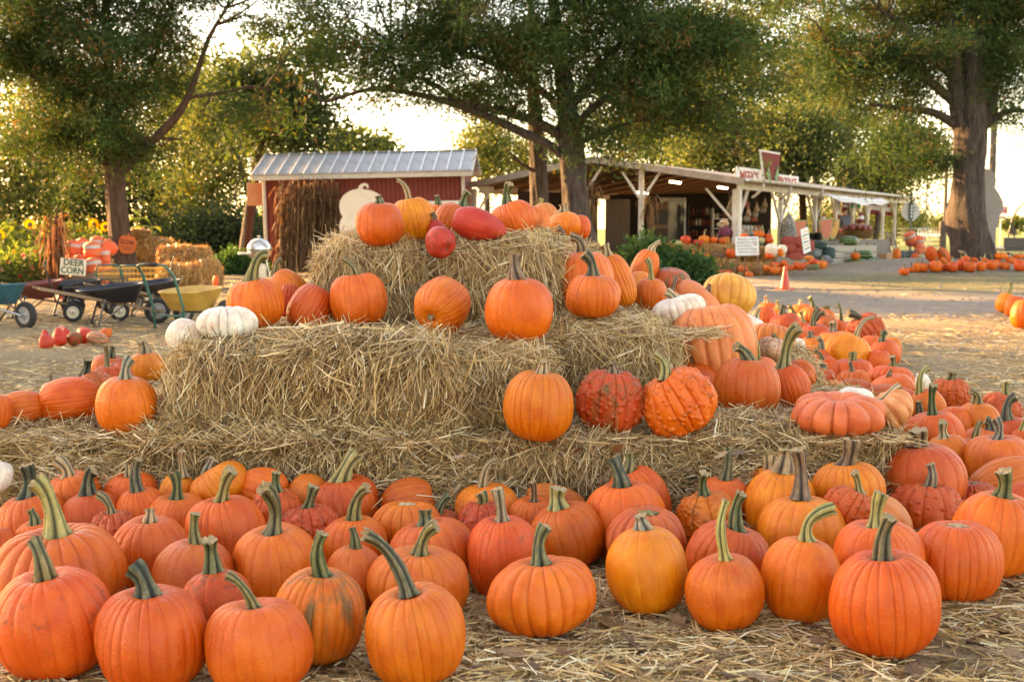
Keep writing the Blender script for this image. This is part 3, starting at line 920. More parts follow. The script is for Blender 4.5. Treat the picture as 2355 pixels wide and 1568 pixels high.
def stub_mesh(r, seed, star=False):
    """what is left where the stem broke off: a corky knob or a star-shaped scar"""
    rg = np.random.default_rng(seed)
    n = 10
    V, Fa = [], []
    for ring, (k, z) in enumerate(((1.5, -0.12), (1.25, 0.18), (0.7, 0.30), (0.35, 0.26))):
        for i in range(n):
            a = i / n * 2 * math.pi
            q = (1.55 if i % 2 == 0 else 0.62) if star else rg.uniform(0.85, 1.15)
            if ring >= 2:
                q = 1 + (q - 1) * 0.4
            V.append((math.cos(a) * r * k * q, math.sin(a) * r * k * q, r * (z + rg.uniform(-.06, .06) + (0.45 if not star and ring >= 1 else 0))))
    for j in range(3):
        for i in range(n):
            Fa.append((j * n + i, j * n + (i + 1) % n, (j + 1) * n + (i + 1) % n, (j + 1) * n + i))
    V.append((0, 0, r * 0.2)); c = len(V) - 1
    tri = [(3 * n + i, 3 * n + (i + 1) % n, c) for i in range(n)]
    return mesh_np('stem', np.array(V), [np.array(Fa), np.array(tri)], [M['stem']], False, None, {'rib': np.full(len(V), 0.8), 'along': np.ones(len(V))})

def solve(cx, top, bot, w, z=None, Y=None, seat=0.95):
    mid = (top + bot) / 2
    d = ray(cx, mid)
    e = math.atan2(-d.z, math.hypot(d.x, d.y))
    def state(Yc):
        t = Yc / d.y
        c = Vector((d.x * t, Yc, CAMZ + d.z * t))
        D = t * 1.0                                     # depth along the optical axis (ray is scaled to unit depth)
        a = w / 2 * D / F; hh = (bot - top) / 2 * D / F
        cc = math.sqrt(max(hh * hh - (a * math.sin(e)) ** 2, (0.55 * hh) ** 2)) / math.cos(e)
        return c, a, cc, D
    if Y is None:
        lo, hi = 2.4, 70.0
        for _ in range(50):
            m = (lo + hi) / 2
            c, a, cc, D = state(m)
            zt = z if z is not None else gz(c.x, c.y)
            if c.z - cc * seat > zt: lo = m
            else: hi = m
        Y = (lo + hi) / 2
    return state(Y)
PUMPS = []
_seed = [1000]
def P(cx, top, bot, w, z, shape, col, stem, label, dirt=0.0, green=0.0, axis=None, Y=None, group=None, rot=None, cat='pumpkin', name='pumpkin', seat=0.95, mul=1.0):
    """one pumpkin: where its body shows in the photograph and the height it rests at.
    stem = (base x, base y, tip x, tip y, thickness px, colour[, curl]) or ('stub'|'star', colour) or None
    axis = (x, y, z) direction of the stem end when the pumpkin lies over"""
    _seed[0] += 1
    sd = _seed[0]
    rg = random.Random(sd)
    c, a, cc, D = solve(cx, top, bot, w, z, Y, seat)
    far = Y is None and c.y > 17 or (Y is not None and Y > 17)
    px = D / F
    t = thing(name, label, cat, (c.x, c.y, c.z - cc), 0, group)
    kind = shape
    if far and shape in 'rsdw':
        kind = 'far'
    elif far and shape == 'f':
        kind = 'farf'
    lst = BODY[kind]
    me = lst[sd % len(lst)]
    b = obj('body', me, t, (0, 0, cc))
    base = PC[col] if isinstance(col, str) else col
    j = [rg.uniform(0.9, 1.08), rg.uniform(0.78, 1.26), rg.uniform(0.8, 1.3)] if col != 'w' else [1.0, 0.98, 0.92]
    b.color = tuple(min(0.95, base[i] * j[i] * (1 if col == 'w' else 1)) for i in range(3)) + (1,)
    b['dirt'] = float(dirt) if dirt else (rg.uniform(0.0, 0.42) if col not in ('w', 'h') else 0.1); b['green'] = float(green) if green else (rg.uniform(0, 0.22) if rg.random() < .4 and col not in ('w', 'h') else 0.0)
    spin = rg.uniform(0, 6.28) if rot is None else R(rot)
    wide = 0.985
    if axis:
        ax = Vector(axis).normalized()
        q = Vector((0, 0, 1)).rotation_difference(ax)
        b.rotation_mode = 'QUATERNION'
        b.rotation_quaternion = q @ Euler((0, 0, spin)).to_quaternion()
        horiz = abs(ax.x)
        ln_ = a * horiz + cc * (1 - horiz) if horiz > 0.4 else cc
        b.scale = (cc, cc, ln_) if horiz > 0.4 else (a, a, cc)
        if horiz > 0.4 and shape != 'h':
            b.scale = (cc * 1.0, cc * 1.0, a)
        pole = ax
    else:
        ox = 0.0
        if stem and stem[0] not in ('stub', 'star'):
            ox = max(-0.8, min(0.8, (stem[0] - cx) / (w / 2)))
        th = math.asin(ox) * 0.85
        b.rotation_euler = (0, 0, spin)
        q = Euler((R(rg.uniform(-4, 6)), th, 0)).to_quaternion() @ Euler((0, 0, spin)).to_quaternion()
        b.rotation_mode = 'QUATERNION'; b.rotation_quaternion = q
        b.scale = (a * wide, a * wide, cc)
        pole = q @ Vector((0, 0, 1))
    PUMPS.append((label, Vector((c.x, c.y, c.z)), a, cc, w))
    if stem:
        q = b.rotation_quaternion
        zs = b.scale[2]
        dim = 0.84 if shape not in 'hs' else 0.94
        if shape == 'f': dim = 0.62
        p0 = q @ Vector((0, 0, zs * dim)) + Vector((0, 0, cc))
        if stem[0] in ('stub', 'star'):
            o = obj('stem', stub_mesh(max(0.012, a * 0.13), sd, stem[0] == 'star'), t, p0)
            o.rotation_mode = 'QUATERNION'; o.rotation_quaternion = q
            o.color = SC[stem[1]] + (1,)
        else:
            bx, by, tx, ty, th_, sc_ = stem[:6]
            curl = stem[6] if len(stem) > 6 else 0.0
            dx, dz = (tx - bx) * px, (by - ty) * px
            ln_ = math.hypot(dx, dz)
            dy = rg.uniform(-0.25, 0.2) * ln_
            o = obj('stem', stem_mesh(dx, dy, dz + 0.10 * cc, max(th_ / 2 * px, 0.006), sd, curl, hi=not far), t, p0)
            k = SC[sc_]
            v = rg.uniform(0.8, 1.2); q_ = rg.uniform(0, 0.5) if rg.random() < .6 else 0.0
            bw_ = (.17, .115, .055)
            o.color = tuple((k[i] * (1 - q_) + bw_[i] * q_) * v for i in range(3)) + (1,)
    return t
# ------------------------------------------------------------------ pumpkins on the ground in front of the stack
G1 = 'pumpkins set out on the ground before the straw bales'
def A(*a, **k):
    k.setdefault('group', G1)
    if 'Y' not in k and -30 < a[0] < 2000:          # the rows at the back lean on the bank of straw before the bales
        c_ = solve(a[0], a[1], a[2], a[3], a[4])[0]
        lim = 4.34 - a[3] / 2 / 2750 * 4.4 * 0.25
        if c_.y > lim:
            k['Y'] = lim + 0.06 * (c_.y - lim)
    return P(*a, **k)
A(124, 1303, 1562, 266, 0, 'r', 'o', (105, 1325, 80, 1252, 40, 'ol', .3), 'large muddy lumpy orange pumpkin in the bottom left corner, thick olive stem', dirt=.62)
A(347, 1345, 1592, 258, 0, 'r', 'r', (345, 1352, 312, 1300, 44, 'dg', .4), 'deep orange pumpkin with fat blackish stem bent left, in the front row', dirt=.15)
A(592, 1375, 1598, 238, 0, 'r', 'o', (583, 1388, 525, 1322, 22, 'ol', .3), 'ribbed orange pumpkin at the bottom edge with thin olive stem leaning left')
A(735, 1303, 1525, 215, 0, 'r', 'o', (745, 1318, 750, 1226, 32, 'g'), 'orange pumpkin with brownish green stripe down its front, straight green stem', dirt=.3, green=.75)
A(955, 1340, 1578, 232, 0, 'r', 'o', (938, 1368, 842, 1237, 32, 'dg', .25), 'orange pumpkin at the bottom centre with very long dark stem arching left', green=.25)
A(500, 1308, 1486, 170, 0, 's', 'r', (489, 1316, 485, 1248, 36, 'g'), 'small mud-smeared pumpkin with striped upright green stem behind the front row', dirt=.8)
A(1249, 1275, 1462, 252, 0, 'd', 'o', (1240, 1310, 1250, 1236, 30, 'g'), 'broad squat clean orange pumpkin alone in the middle foreground')
A(1490, 1208, 1413, 190, 0, 's', (.78, .178, .010), (1478, 1216, 1470, 1196, 30, 'gr'), 'smooth yellow-orange egg-shaped pumpkin with short grey stem in front row', dirt=.35)
A(1667, 1272, 1450, 190, 0, 's', 'o', (1663, 1280, 1663, 1157, 24, 'yg'), 'scarred round pumpkin with tall straight pale stem in the front row', dirt=.5)
A(1843, 1232, 1433, 185, 0, 's', 'o', (1853, 1250, 1914, 1190, 26, 'yg', .5), 'orange pumpkin with yellow-green stem bent sharply to the right', dirt=.35)
A(2035, 1262, 1510, 256, 0, 'r', 'o', (2024, 1280, 2031, 1192, 38, 'dg'), 'big clean orange pumpkin with upright blue-black stem at the right front')
A(2200, 1192, 1386, 206, 0, 'r', 'o', ('star', 't'), 'stemless ribbed orange pumpkin behind and right of the big front one')
A(2290, 1128, 1330, 192, 0, 'r', 'o', (2303, 1160, 2299, 1102, 34, 'g'), 'tall ribbed orange pumpkin cut by the right edge with stubby green stem')
A(2017, 1193, 1400, 216, 0, 'r', 'o', (2008, 1215, 2020, 1146, 30, 'yg'), 'orange pumpkin hidden behind the big right front one, tan stem', seat=.97)
A(140, 1203, 1432, 292, 0, 'd', 'o', (133, 1222, 92, 1107, 42, 'yg', .35), 'widest pumpkin at the left with grey scabs and long pale ribbed stem', dirt=.4)
A(447, 1238, 1418, 196, 0, 's', 'd', (455, 1256, 456, 1198, 24, 'ol'), 'smooth dull orange pumpkin behind the muddy striped-stem one')
A(632, 1207, 1402, 206, 0, 'r', 'o', (628, 1236, 616, 1133, 32, 'g'), 'bright orange pumpkin with thick twisted dark green stem, left of centre')
A(965, 1253, 1432, 234, 0, 'r', 'o', (968, 1280, 1006, 1221, 28, 'ol', .3), 'orange pumpkin directly behind the long-stemmed one, olive stem hooking right')
A(995, 1188, 1355, 200, 0, 'r', 'o', (972, 1202, 968, 1178, 30, 'g'), 'orange pumpkin half hidden in the centre with short broken green stem')
A(815, 1252, 1410, 140, 0, 's', 'o', (818, 1268, 811, 1230, 22, 'g'), 'small round orange pumpkin wedged between two bigger ones, short green stem')
A(1158, 1183, 1378, 170, 0, 'r', 'r', (1155, 1212, 1142, 1142, 24, 'gr', .2), 'dusty grey-streaked pumpkin with bent grey stem in the centre', dirt=.65)
A(1304, 1152, 1312, 174, 0, 'r', 'r', (1278, 1180, 1276, 1142, 36, 'yg'), 'deep orange pumpkin with wide chopped yellow-green stem behind the squat one')
A(1490, 1162, 1332, 196, 0, 'd', 'd', ('star', 'ol'), 'dull furrowed pumpkin with flat star scar behind the yellow egg-shaped one')
A(1441, 1103, 1296, 190, 0, 'r', 'o', (1427, 1104, 1405, 1050, 34, 'dg', .1), 'smooth tall pumpkin with thick black stem leaning left beside the bale corner')
A(1470, 1070, 1236, 146, 0, 'r', 'o', (1440, 1086, 1442, 1049, 26, 'ol'), 'orange pumpkin mostly hidden behind the black-stemmed one by the bale')
A(1675, 1198, 1368, 190, 0, 'r', 'r', (1703, 1217, 1710, 1141, 30, 'g'), 'red-orange pumpkin with mud clot and green stem behind the tall-stemmed one', dirt=.6)
A(1628, 1128, 1262, 146, 0, 'w', 'o', (1615, 1146, 1612, 1096, 22, 'g'), 'warty pumpkin with a seam of brown warts down its side', dirt=.2, Y=4.12)
A(1664, 1094, 1205, 120, 0, 'r', 'o', (1667, 1120, 1673, 1052, 24, 'g'), 'orange pumpkin peeking over the seamed warty one, tall dark green stem')
A(1795, 1075, 1262, 168, 0, 's', 'y', (1797, 1086, 1802, 1047, 40, 't'), 'tall yellow-orange pumpkin with stubby tan stem below the straw ledge')
A(1752, 1072, 1215, 100, 0, 's', 'y', (1768, 1070, 1768, 1049, 28, 't'), 'yellow-orange pumpkin tucked behind the tall one, only its shoulder showing', Y=4.45)
A(1842, 1138, 1300, 200, 0, 's', 'y', (1838, 1150, 1832, 1048, 32, 'b', .1), 'wide smooth yellow-orange pumpkin with long brown pointed stem')
A(1950, 1058, 1192, 166, 0, 'r', 'y', (1942, 1070, 1953, 1017, 34, 'b'), 'yellow-orange pumpkin with shaggy brown stem against the right bale')
A(2121, 1018, 1180, 192, 0, 's', 'd', (2106, 1026, 2106, 998, 34, 'b'), 'big dull pebbly orange pumpkin at the end of the right bale', dirt=.1, Y=4.6)
A(2131, 1108, 1238, 168, 0, 'w', 'sc', (2138, 1142, 2138, 1094, 24, 'gr'), 'warty pumpkin with worm-like ridges and grey stem at the right')
A(1957, 1122, 1222, 124, 0, 'w', 'sc', (1990, 1140, 1974, 1093, 18, 'yg', .4), 'small warty pumpkin with crooked yellow-green stem right of the brown-stemmed one', Y=4.1)
A(2013, 1143, 1282, 166, 0, 's', 'p', (1968, 1142, 1965, 1126, 22, 'dg'), 'pale salmon smooth pumpkin with dark broken stem on its left')
A(2312, 1053, 1162, 176, 0, 's', 'o', None, 'orange pumpkin lying on its side at the right edge, no stem', axis=(1, .2, .25))
A(2240, 1105, 1200, 108, 0, 'w', 'sc', ('stub', 'b'), 'warty dark red pumpkin squeezed behind the right edge pumpkins')
A(2352, 1108, 1215, 80, 0, 'r', 'r', None, 'deep orange pumpkin sliver at the right edge above the stubby-stemmed one', axis=(.3, .3, .9))
# left half, second and third rows
A(80, 1128, 1282, 168, 0, 'r', 'r', (60, 1136, 60, 1068, 30, 'dg'), 'deep orange pumpkin at the left edge with upright black stem')
A(172, 1084, 1210, 134, 0, 'r', 'o', (155, 1112, 130, 1080, 26, 't'), 'orange pumpkin with knobbly tan stem near the left, back row')
A(213, 1128, 1275, 152, 0, 's', 'r', (205, 1140, 220, 1092, 28, 'dg', .5), 'pebbly red-orange pumpkin with hooked black stem, left back')
A(303, 1084, 1188, 130, 0, 'r', 'o', (300, 1088, 300, 1068, 20, 't'), 'orange pumpkin at the back left against the bale with withered stem', Y=4.4)
A(328, 1118, 1252, 118, 0, 'r', 'o', (318, 1130, 321, 1062, 26, 'dg'), 'small orange pumpkin with tall straight black stem, left back', Y=4.18)
A(405, 1134, 1262, 148, 0, 'r', 'o', (409, 1147, 407, 1091, 24, 'g'), 'orange pumpkin with forked green stem, third in from the left back', Y=4.16)
A(408, 1088, 1178, 84, 0, 's', 'y', (428, 1092, 424, 1037, 16, 't', .2), 'yellow pumpkin behind the forked-stem one with tall curling tan stem')
A(503, 1068, 1172, 150, 0, 'r', 'y', (458, 1104, 470, 1080, 24, 'gr'), 'yellow-orange pumpkin tipped forward with gnarled grey stem facing us')
A(520, 1138, 1318, 180, 0, 'r', 'o', (508, 1156, 538, 1087, 28, 'yg', .35), 'orange pumpkin with striped green stem curving right, left of centre')
A(607, 1073, 1180, 118, 0, 's', 'o', None, 'smooth red-orange pumpkin on its side against the bale, no stem', axis=(-.9, .3, .2))
A(262, 1172, 1285, 112, 0, 'w', 'sc', (257, 1195, 226, 1157, 18, 'ol', .4), 'small warty red pumpkin with olive stem bent left, among the left rows', Y=3.98)
A(348, 1183, 1360, 186, 0, 'r', 'o', (347, 1188, 347, 1168, 26, 't'), 'rounded orange pumpkin with tiny tan stub, left of centre')
A(635, 1122, 1222, 120, 0, 'w', 'sc', (640, 1132, 640, 1091, 22, 'g'), 'warty pumpkin clustered with red bubbles and upright striped stem, back row', Y=4.16)
A(714, 1157, 1292, 150, 0, 'w', 'sc', (705, 1178, 721, 1131, 24, 'g'), 'warty pumpkin in front of the bubbled one, slanting cut green stem')
A(707, 1089, 1188, 96, 0, 's', 'o', None, 'stemless orange pumpkin peeking between warty ones at the back', axis=(.2, .5, .8))
A(797, 1093, 1232, 164, 0, 'r', 'r', (782, 1110, 815, 1057, 36, 'yg', .3), 'red-orange pumpkin with thick pale yellow-green stem by the straw ledge', dirt=.15)
A(939, 1100, 1212, 130, 0, 's', 'r', None, 'red-orange pumpkin lying pointed end left against the straw', axis=(-.85, -.1, -.2))
A(816, 1183, 1325, 158, 0, 'r', 'o', (814, 1197, 846, 1125, 28, 'ol', .3), 'orange pumpkin with olive stem bent right and pale cut end')
A(935, 1148, 1262, 160, 0, 'd', 'y', ('star', 'p'), 'flat yellow-orange pumpkin with pale star-shaped scar on top', Y=4.1)
A(1012, 1172, 1278, 112, 0, 'w', 'sc', (1005, 1187, 1030, 1151, 20, 'g'), 'warty pumpkin behind the centre ones with green stem leaning right')
A(1108, 1150, 1258, 116, 0, 'w', 'sc', (1110, 1170, 1106, 1148, 24, 'ol'), 'warty reddish pumpkin with short wide stem, centre back', Y=4.1)
A(1117, 1110, 1228, 154, 0, 's', 'y', (1106, 1116, 1134, 1068, 18, 't', .9), 'orange pumpkin with thin curled tan stem at the centre back')
A(1226, 1142, 1258, 118, 0, 'r', 'o', (1228, 1164, 1224, 1122, 16, 'b'), 'orange pumpkin with thin twisted brown stem behind the chopped-stem one', Y=4.15)
A(1276, 1113, 1206, 152, 0, 's', 'd', None, 'dull orange pumpkin lying flat under the straw ledge, centre', axis=(.95, .1, -.25))
A(-22, 1205, 1345, 120, 0, 'r', 'o', None, 'orange pumpkin mostly cut off by the left edge, beside the widest one', axis=(.1, .2, .9))
A(0, 1060, 1132, 56, 0, 's', 'w', None, 'white pumpkin cut off by the left edge beside the bale', axis=(.2, .2, .9))
A(92, 1193, 1330, 120, 0, 'r', 'o', (85, 1214, 74, 1186, 22, 'g'), 'orange pumpkin peeking over the widest left one, small green stem')
# ------------------------------------------------------------------ on the bottom tier of bales
G2 = 'pumpkins resting on the lowest straw tier'
def B(*a, **k):
    k.setdefault('group', G2)
    return P(*a, **k)
B(1239, 848, 1018, 167, .34, 'r', 'o', (1247, 860, 1252, 836, 24, 't'), 'orange ribbed pumpkin with tiny withered stem, first on the low ledge')
B(1404, 848, 1000, 156, .34, 'w', 'sc', (1410, 868, 1406, 850, 24, 'b'), 'warty pumpkin speckled dark green, on the ledge beside the ribbed one', green=.7, dirt=.3)
B(1558, 852, 1004, 166, .34, 'w', 'o', (1512, 886, 1488, 838, 24, 'yg', .3), 'pebbly warty orange pumpkin tipped left with green stem, on the ledge')
B(1594, 832, 930, 122, .34, 's', 'o', (1597, 836, 1592, 806, 16, 'b', .9), 'orange pumpkin hidden behind the tipped warty one, dark curled stem')
B(1718, 820, 963, 151, .34, 'r', 'r', (1722, 826, 1692, 797, 26, 'g', .5), 'round red-orange pumpkin with green stem hooking left, on the ledge')
B(1816, 836, 940, 90, .34, 'r', 'r', (1800, 848, 1826, 757, 26, 'yg', .3), 'narrow red pumpkin with tallest yellow-green striped stem, on the ledge')
B(1925, 902, 1000, 222, .34, 'f', 'p', None, 'flattened deep-ribbed pale orange pumpkin with scars, at the ledge end', dirt=.45)
B(2046, 900, 985, 118, .34, 'f', 'c', (2008, 925, 2045, 897, 18, 'p'), 'flattened peach pumpkin blushed green on its right side', green=.5)
B(1965, 888, 952, 90, .34, 's', 'w', None, 'white and grey-veined pumpkin top behind the flattened one', dirt=.4, axis=(.1, .1, .95))
B(290, 863, 1001, 138, .34, 's', 'y', (292, 868, 303, 832, 22, 'gr', .2), 'golden yellow pumpkin on the left ledge with twisted grey stem')
B(162, 868, 974, 140, .34, 'r', 'o', None, 'orange pumpkin lying on its side behind the left ledge', axis=(-.95, -.25, -.1))
B(52, 898, 978, 100, .34, 'r', 'o', None, 'orange pumpkin lying at the far left behind the ledge', axis=(.9, .3, .1))
B(-8, 905, 990, 70, .34, 's', 'o', None, 'orange pumpkin cut by the left edge beside two lying ones', axis=(.1, .1, .95))
B(215, 856, 955, 110, 0, 'w', 'd', (183, 870, 196, 828, 20, 'dg', .2), 'dull warty pumpkin behind the ledge with dark double stem', dirt=.2)
B(258, 836, 930, 112, 0, 'w', 'r', (243, 868, 243, 820, 12, 'ol'), 'warty red pumpkin behind the golden one with thin upright stem')
B(250, 815, 880, 84, 0, 'r', 'r', (262, 838, 268, 815, 14, 'dg', .3), 'red-orange pumpkin with hooked stem at the back left')
B(336, 808, 880, 82, 0, 's', 'y', (335, 822, 328, 798, 24, 't'), 'yellow pumpkin with shaggy tan stem beside the middle bale end')
B(118, 878, 925, 52, 0, 's', 'k', (118, 880, 116, 866, 8, 'b'), 'small pale pink pumpkin on the ground at the left')
B(15, 905, 955, 50, 0, 'w', 'k', None, 'speckled pink pumpkin at the left edge on the ground', dirt=.5, axis=(.1, .1, .95))
# ------------------------------------------------------------------ on the middle tier
G3 = 'pumpkins resting on the middle straw tier'
def C(*a, **k):
    k.setdefault('group', G3)
    return P(*a, **k)
C(587, 637, 757, 136, .68, 'r', 'o', (575, 642, 612, 588, 24, 'ol', 1.1), 'tall orange pumpkin on the left corner with big brown hooked stem', Y=5.3)
C(662, 617, 712, 86, .68, 'r', 'o', (622, 638, 634, 606, 14, 'ol', .9), 'orange pumpkin behind the hooked-stem one, against the top bale', Y=5.75)
C(664, 652, 733, 54, .68, 'w', 'sc', None, 'sliver of warty red pumpkin between two orange ones', axis=(.1, .1, .95), Y=5.55)
C(711, 660, 757, 116, .68, 'r', 'r', None, 'stemless orange pumpkin leaning left of the slim-stemmed one', axis=(.45, .35, .8), Y=5.42)
C(824, 627, 752, 128, .68, 'r', 'o', (815, 634, 788, 601, 18, 'ol', .2), 'round orange pumpkin with slim olive stem pointing up left', Y=5.38)
C(1018, 641, 766, 133, .67, 'r', 'o', (990, 735, 984, 742, 10, 'gr'), 'pumpkin lying on its side showing its blossom end', axis=(-.42, -.80, -.42), Y=5.2)
C(1193, 636, 791, 159, .67, 's', 'o', (1189, 652, 1184, 609, 30, 'b'), 'large smooth orange pumpkin with ridged brown stem in front of the top bale', Y=5.02)
C(1362, 628, 734, 132, .67, 'r', 'o', (1362, 640, 1343, 592, 24, 'dg', .1), 'squat orange pumpkin with long dark stem at the right of the middle tier', Y=5.4)
C(1341, 574, 724, 152, .67, 'r', 'o', (1340, 578, 1314, 545, 24, 'b', .7), 'big orange pumpkin behind the squat dark-stemmed one, curved brown stem', Y=5.8)
C(1418, 580, 716, 84, .67, 'r', 'y', (1400, 584, 1392, 560, 24, 't'), 'upright yellow-orange pumpkin beside the big curved-stem one', Y=5.95)
C(1290, 553, 600, 70, .9, 'r', 'o', (1296, 574, 1285, 545, 16, 'b', .7), 'orange pumpkin crest with curved stem below the right top bale', Y=6.4)
C(1479, 570, 690, 68, .70, 's', 'y', (1492, 580, 1512, 567, 14, 'p', .3), 'bright yellow-orange pumpkin with pale bent stem at the back right', Y=7.0)
C(1497, 638, 716, 72, .66, 'r', 'o', (1497, 642, 1488, 598, 12, 'yg', .2), 'small orange pumpkin with slender green stem right of the squat one', Y=6.2)
C(1545, 616, 690, 94, .5, 's', 'd', None, 'orange pumpkin mottled with large grey-green patches', green=.85, axis=(.15, -.2, .95), Y=7.0)
C(1470, 622, 700, 60, .6, 'r', 'p', None, 'salmon pumpkin between the squat one and the slender-stemmed one', axis=(.1, .2, .95), Y=6.6)
C(1540, 665, 712, 66, .55, 'r', 'r', (1552, 668, 1560, 640, 10, 'b', .4), 'small red pumpkin with thin brown stem beside the mottled one', Y=6.6)
C(524, 702, 786, 142, .68, 'f', 'w', ('stub', 'p'), 'white flattened ribbed pumpkin on the left end of the middle bale', Y=4.95)
C(428, 733, 815, 92, .68, 's', 'w', None, 'smooth white pumpkin behind the ribbed white one', axis=(.3, .3, .9), Y=4.95)
C(1560, 678, 748, 132, .70, 'd', 'w', (1540, 700, 1522, 690, 20, 'p'), 'white ribbed pumpkin with thick pale stem above the giant one', Y=5.75)
C(1636, 695, 893, 200, .40, 'd', (.86, .35, .085), None, 'giant peach-orange pumpkin with olive blotch on its left flank', green=.6, axis=(-.15, .15, .97), Y=5.65)
C(1606, 658, 730, 124, .5, 's', 'p', (1652, 700, 1656, 688, 10, 'b'), 'salmon pumpkin behind the white one, right of the stack', Y=6.85)
C(1672, 629, 735, 132, .3, 'd', (.80, .33, .06), None, 'giant yellow-orange ribbed pumpkin behind the salmon one', axis=(.1, .3, .9), Y=7.1)
# ------------------------------------------------------------------ on the top tier
G4 = 'pumpkins and squash crowning the straw stack'
def T(*a, **k):
    k.setdefault('group', G4)
    return P(*a, **k)
T(873, 463, 568, 117, None, 'r', 'r', (873, 470, 870, 455, 18, 'g'), 'squat red-orange pumpkin with chopped green stem on the top left bale', Y=5.72)
T(949, 452, 558, 101, None, 'r', 'y', (938, 458, 912, 418, 14, 't', .5), 'yellow-orange pumpkin with long pale stem arching up left, on top', Y=6.0)
T(1052, 469, 548, 106, None, 'r', 'd', (1075, 474, 1087, 442, 18, 'g', .2), 'dull orange pumpkin behind the red squash with green stem leaning right', Y=6.25)
T(1100, 478, 556, 134, None, 'h', 'h', (1160, 530, 1172, 540, 9, 'p'), 'big bright red teardrop squash pointing right on the top bale', axis=(.93, -.12, -.26), Y=5.75, cat='squash', name='red_squash')
T(1010, 517, 592, 86, None, 'h', 'h', None, 'red squash blotched black, slumped between the two top bales', axis=(-.35, .55, .35), Y=5.6, dirt=.9, green=.5, cat='squash', name='red_squash')
T(1004, 504, 560, 50, None, 'h', 'h', (1004, 506, 998, 494, 9, 'b'), 'small red squash with brown stem behind the blotched one', Y=5.95, dirt=.6, axis=(-.1, -.2, .95), cat='squash', name='red_squash')
T(1180, 461, 552, 110, None, 'r', 'o', (1158, 470, 1163, 428, 20, 'g'), 'orange pumpkin with tall pale green stem on the top right', Y=5.95)
T(1228, 474, 553, 72, None, 'r', 'y', None, 'yellow-orange pumpkin right behind the tall green-stemmed one', axis=(.1, .2, .95), Y=6.15)
T(1298, 487, 548, 80, None, 's', 'y', (1292, 493, 1293, 477, 18, 't'), 'yellow-orange pumpkin with papery tan stem near the cedar trunk', Y=6.5)
T(1332, 494, 552, 56, None, 's', 'o', None, 'orange pumpkin at the right end of the top row', axis=(.1, .2, .95), Y=6.55)
T(1008, 468, 540, 60, None, 'r', 'o', (1010, 470, 1004, 450, 14, 'g'), 'orange pumpkin half hidden in the middle of the top row, green stem', Y=6.5)
T(1250, 466, 540, 70, None, 'r', 'p', (1240, 470, 1243, 458, 10, 'yg'), 'pale orange pumpkin at the back of the top row', Y=6.7)
# ------------------------------------------------------------------ spread over the ground right of the stack
G5 = 'pumpkins spread on the ground right of the straw stack'
def D(cx, top, bot, w, z, shape, col, stem, label, **k):
    k.setdefault('group', G5)
    if 'Y' in k and z == 0:                          # stand it on the ground
        c_ = solve(cx, top, bot, w, 0)[0]
        if 0.8 < c_.y / k['Y'] < 1.5:
            k['Y'] = c_.y
    return P(cx, top, bot, w, z, shape, col, stem, label, **k)
D(2150, 943, 1060, 132, 0, 'r', 'o', (2140, 950, 2136, 886, 18, 'g'), 'orange pumpkin with tall straight dark stem, right of the flattened ones', Y=5.6)
D(2182, 998, 1108, 106, 0, 's', 'y', (2166, 1002, 2160, 972, 18, 'p'), 'yellow pumpkin streaked green with pointed tan stem', green=.5)
D(2297, 998, 1128, 152, 0, 'r', 'o', (2290, 1002, 2286, 962, 18, 'gr'), 'tall orange pumpkin near the right edge with slim grey stem')
D(2238, 1006, 1090, 92, 0, 'r', 'r', (2246, 1006, 2256, 966, 18, 'yg', .2), 'red-orange pumpkin with curved tan-green stem behind the tall right one', Y=5.8)
D(2108, 958, 1040, 92, 0, 'r', 'o', (2122, 990, 2114, 950, 18, 'dg', .3), 'orange pumpkin with black hooked stem close to the ledge end', Y=6.0)
D(2270, 985, 1050, 104, 0, 'r', 'o', (2282, 985, 2272, 962, 20, 'dg', .5), 'low orange pumpkin with thick dark bent stem, right side', Y=6.0)
D(2325, 960, 1040, 100, 0, 's', 'r', (2308, 962, 2326, 914, 22, 'dg', .4), 'red-orange pumpkin at the right edge with strong black stem', Y=6.1)
D(2352, 985, 1050, 60, 0, 's', 'o', (2350, 1000, 2362, 960, 14, 'yg'), 'orange pumpkin sliver at the right edge with yellow-green stem', Y=5.8)
D(2248, 924, 1008, 102, 0, 's', 'y', (2246, 935, 2228, 911, 18, 'ol', .5), 'yellow-orange pumpkin with olive stem curled left, right side')
D(2196, 934, 1008, 84, 0, 's', 'o', None, 'plain orange pumpkin behind the curled-stem yellow one', axis=(.2, .3, .9), Y=7.0)
D(2302, 904, 978, 92, 0, 'w', 'sc', (2320, 910, 2320, 882, 14, 'ol'), 'warty red pumpkin near the right edge with straight stem')
D(2187, 868, 948, 92, 0, 'w', 'sc', (2184, 872, 2186, 858, 18, 'g'), 'knobbly red pumpkin standing by itself at the edge of the spread')
D(2135, 893, 980, 78, 0, 's', 'o', (2112, 905, 2132, 856, 14, 'yg', .9), 'orange pumpkin with S-shaped green stem right of the peach one')
D(2055, 884, 965, 134, 0, 's', 'd', None, 'dull orange pumpkin lying with its pale end to the right', axis=(.95, -.2, -.2))
D(2052, 860, 935, 106, 0, 's', 'o', (2034, 870, 2040, 860, 10, 'b'), 'smooth orange pumpkin above the dull lying one', Y=7.6)
D(2050, 838, 912, 108, 0, 'r', 'o', (2056, 842, 2053, 820, 14, 'g'), 'orange ribbed pumpkin with stout green stem, right of the stack')
D(2116, 858, 902, 46, 0, 's', 'w', (2098, 862, 2090, 856, 8, 'p'), 'bluish white pumpkin behind the ribbed one at the edge of the spread')
D(1966, 868, 932, 82, 0, 's', 'd', None, 'dull red pumpkin low beside the straw tuft', axis=(.1, .1, .95), Y=7.2)
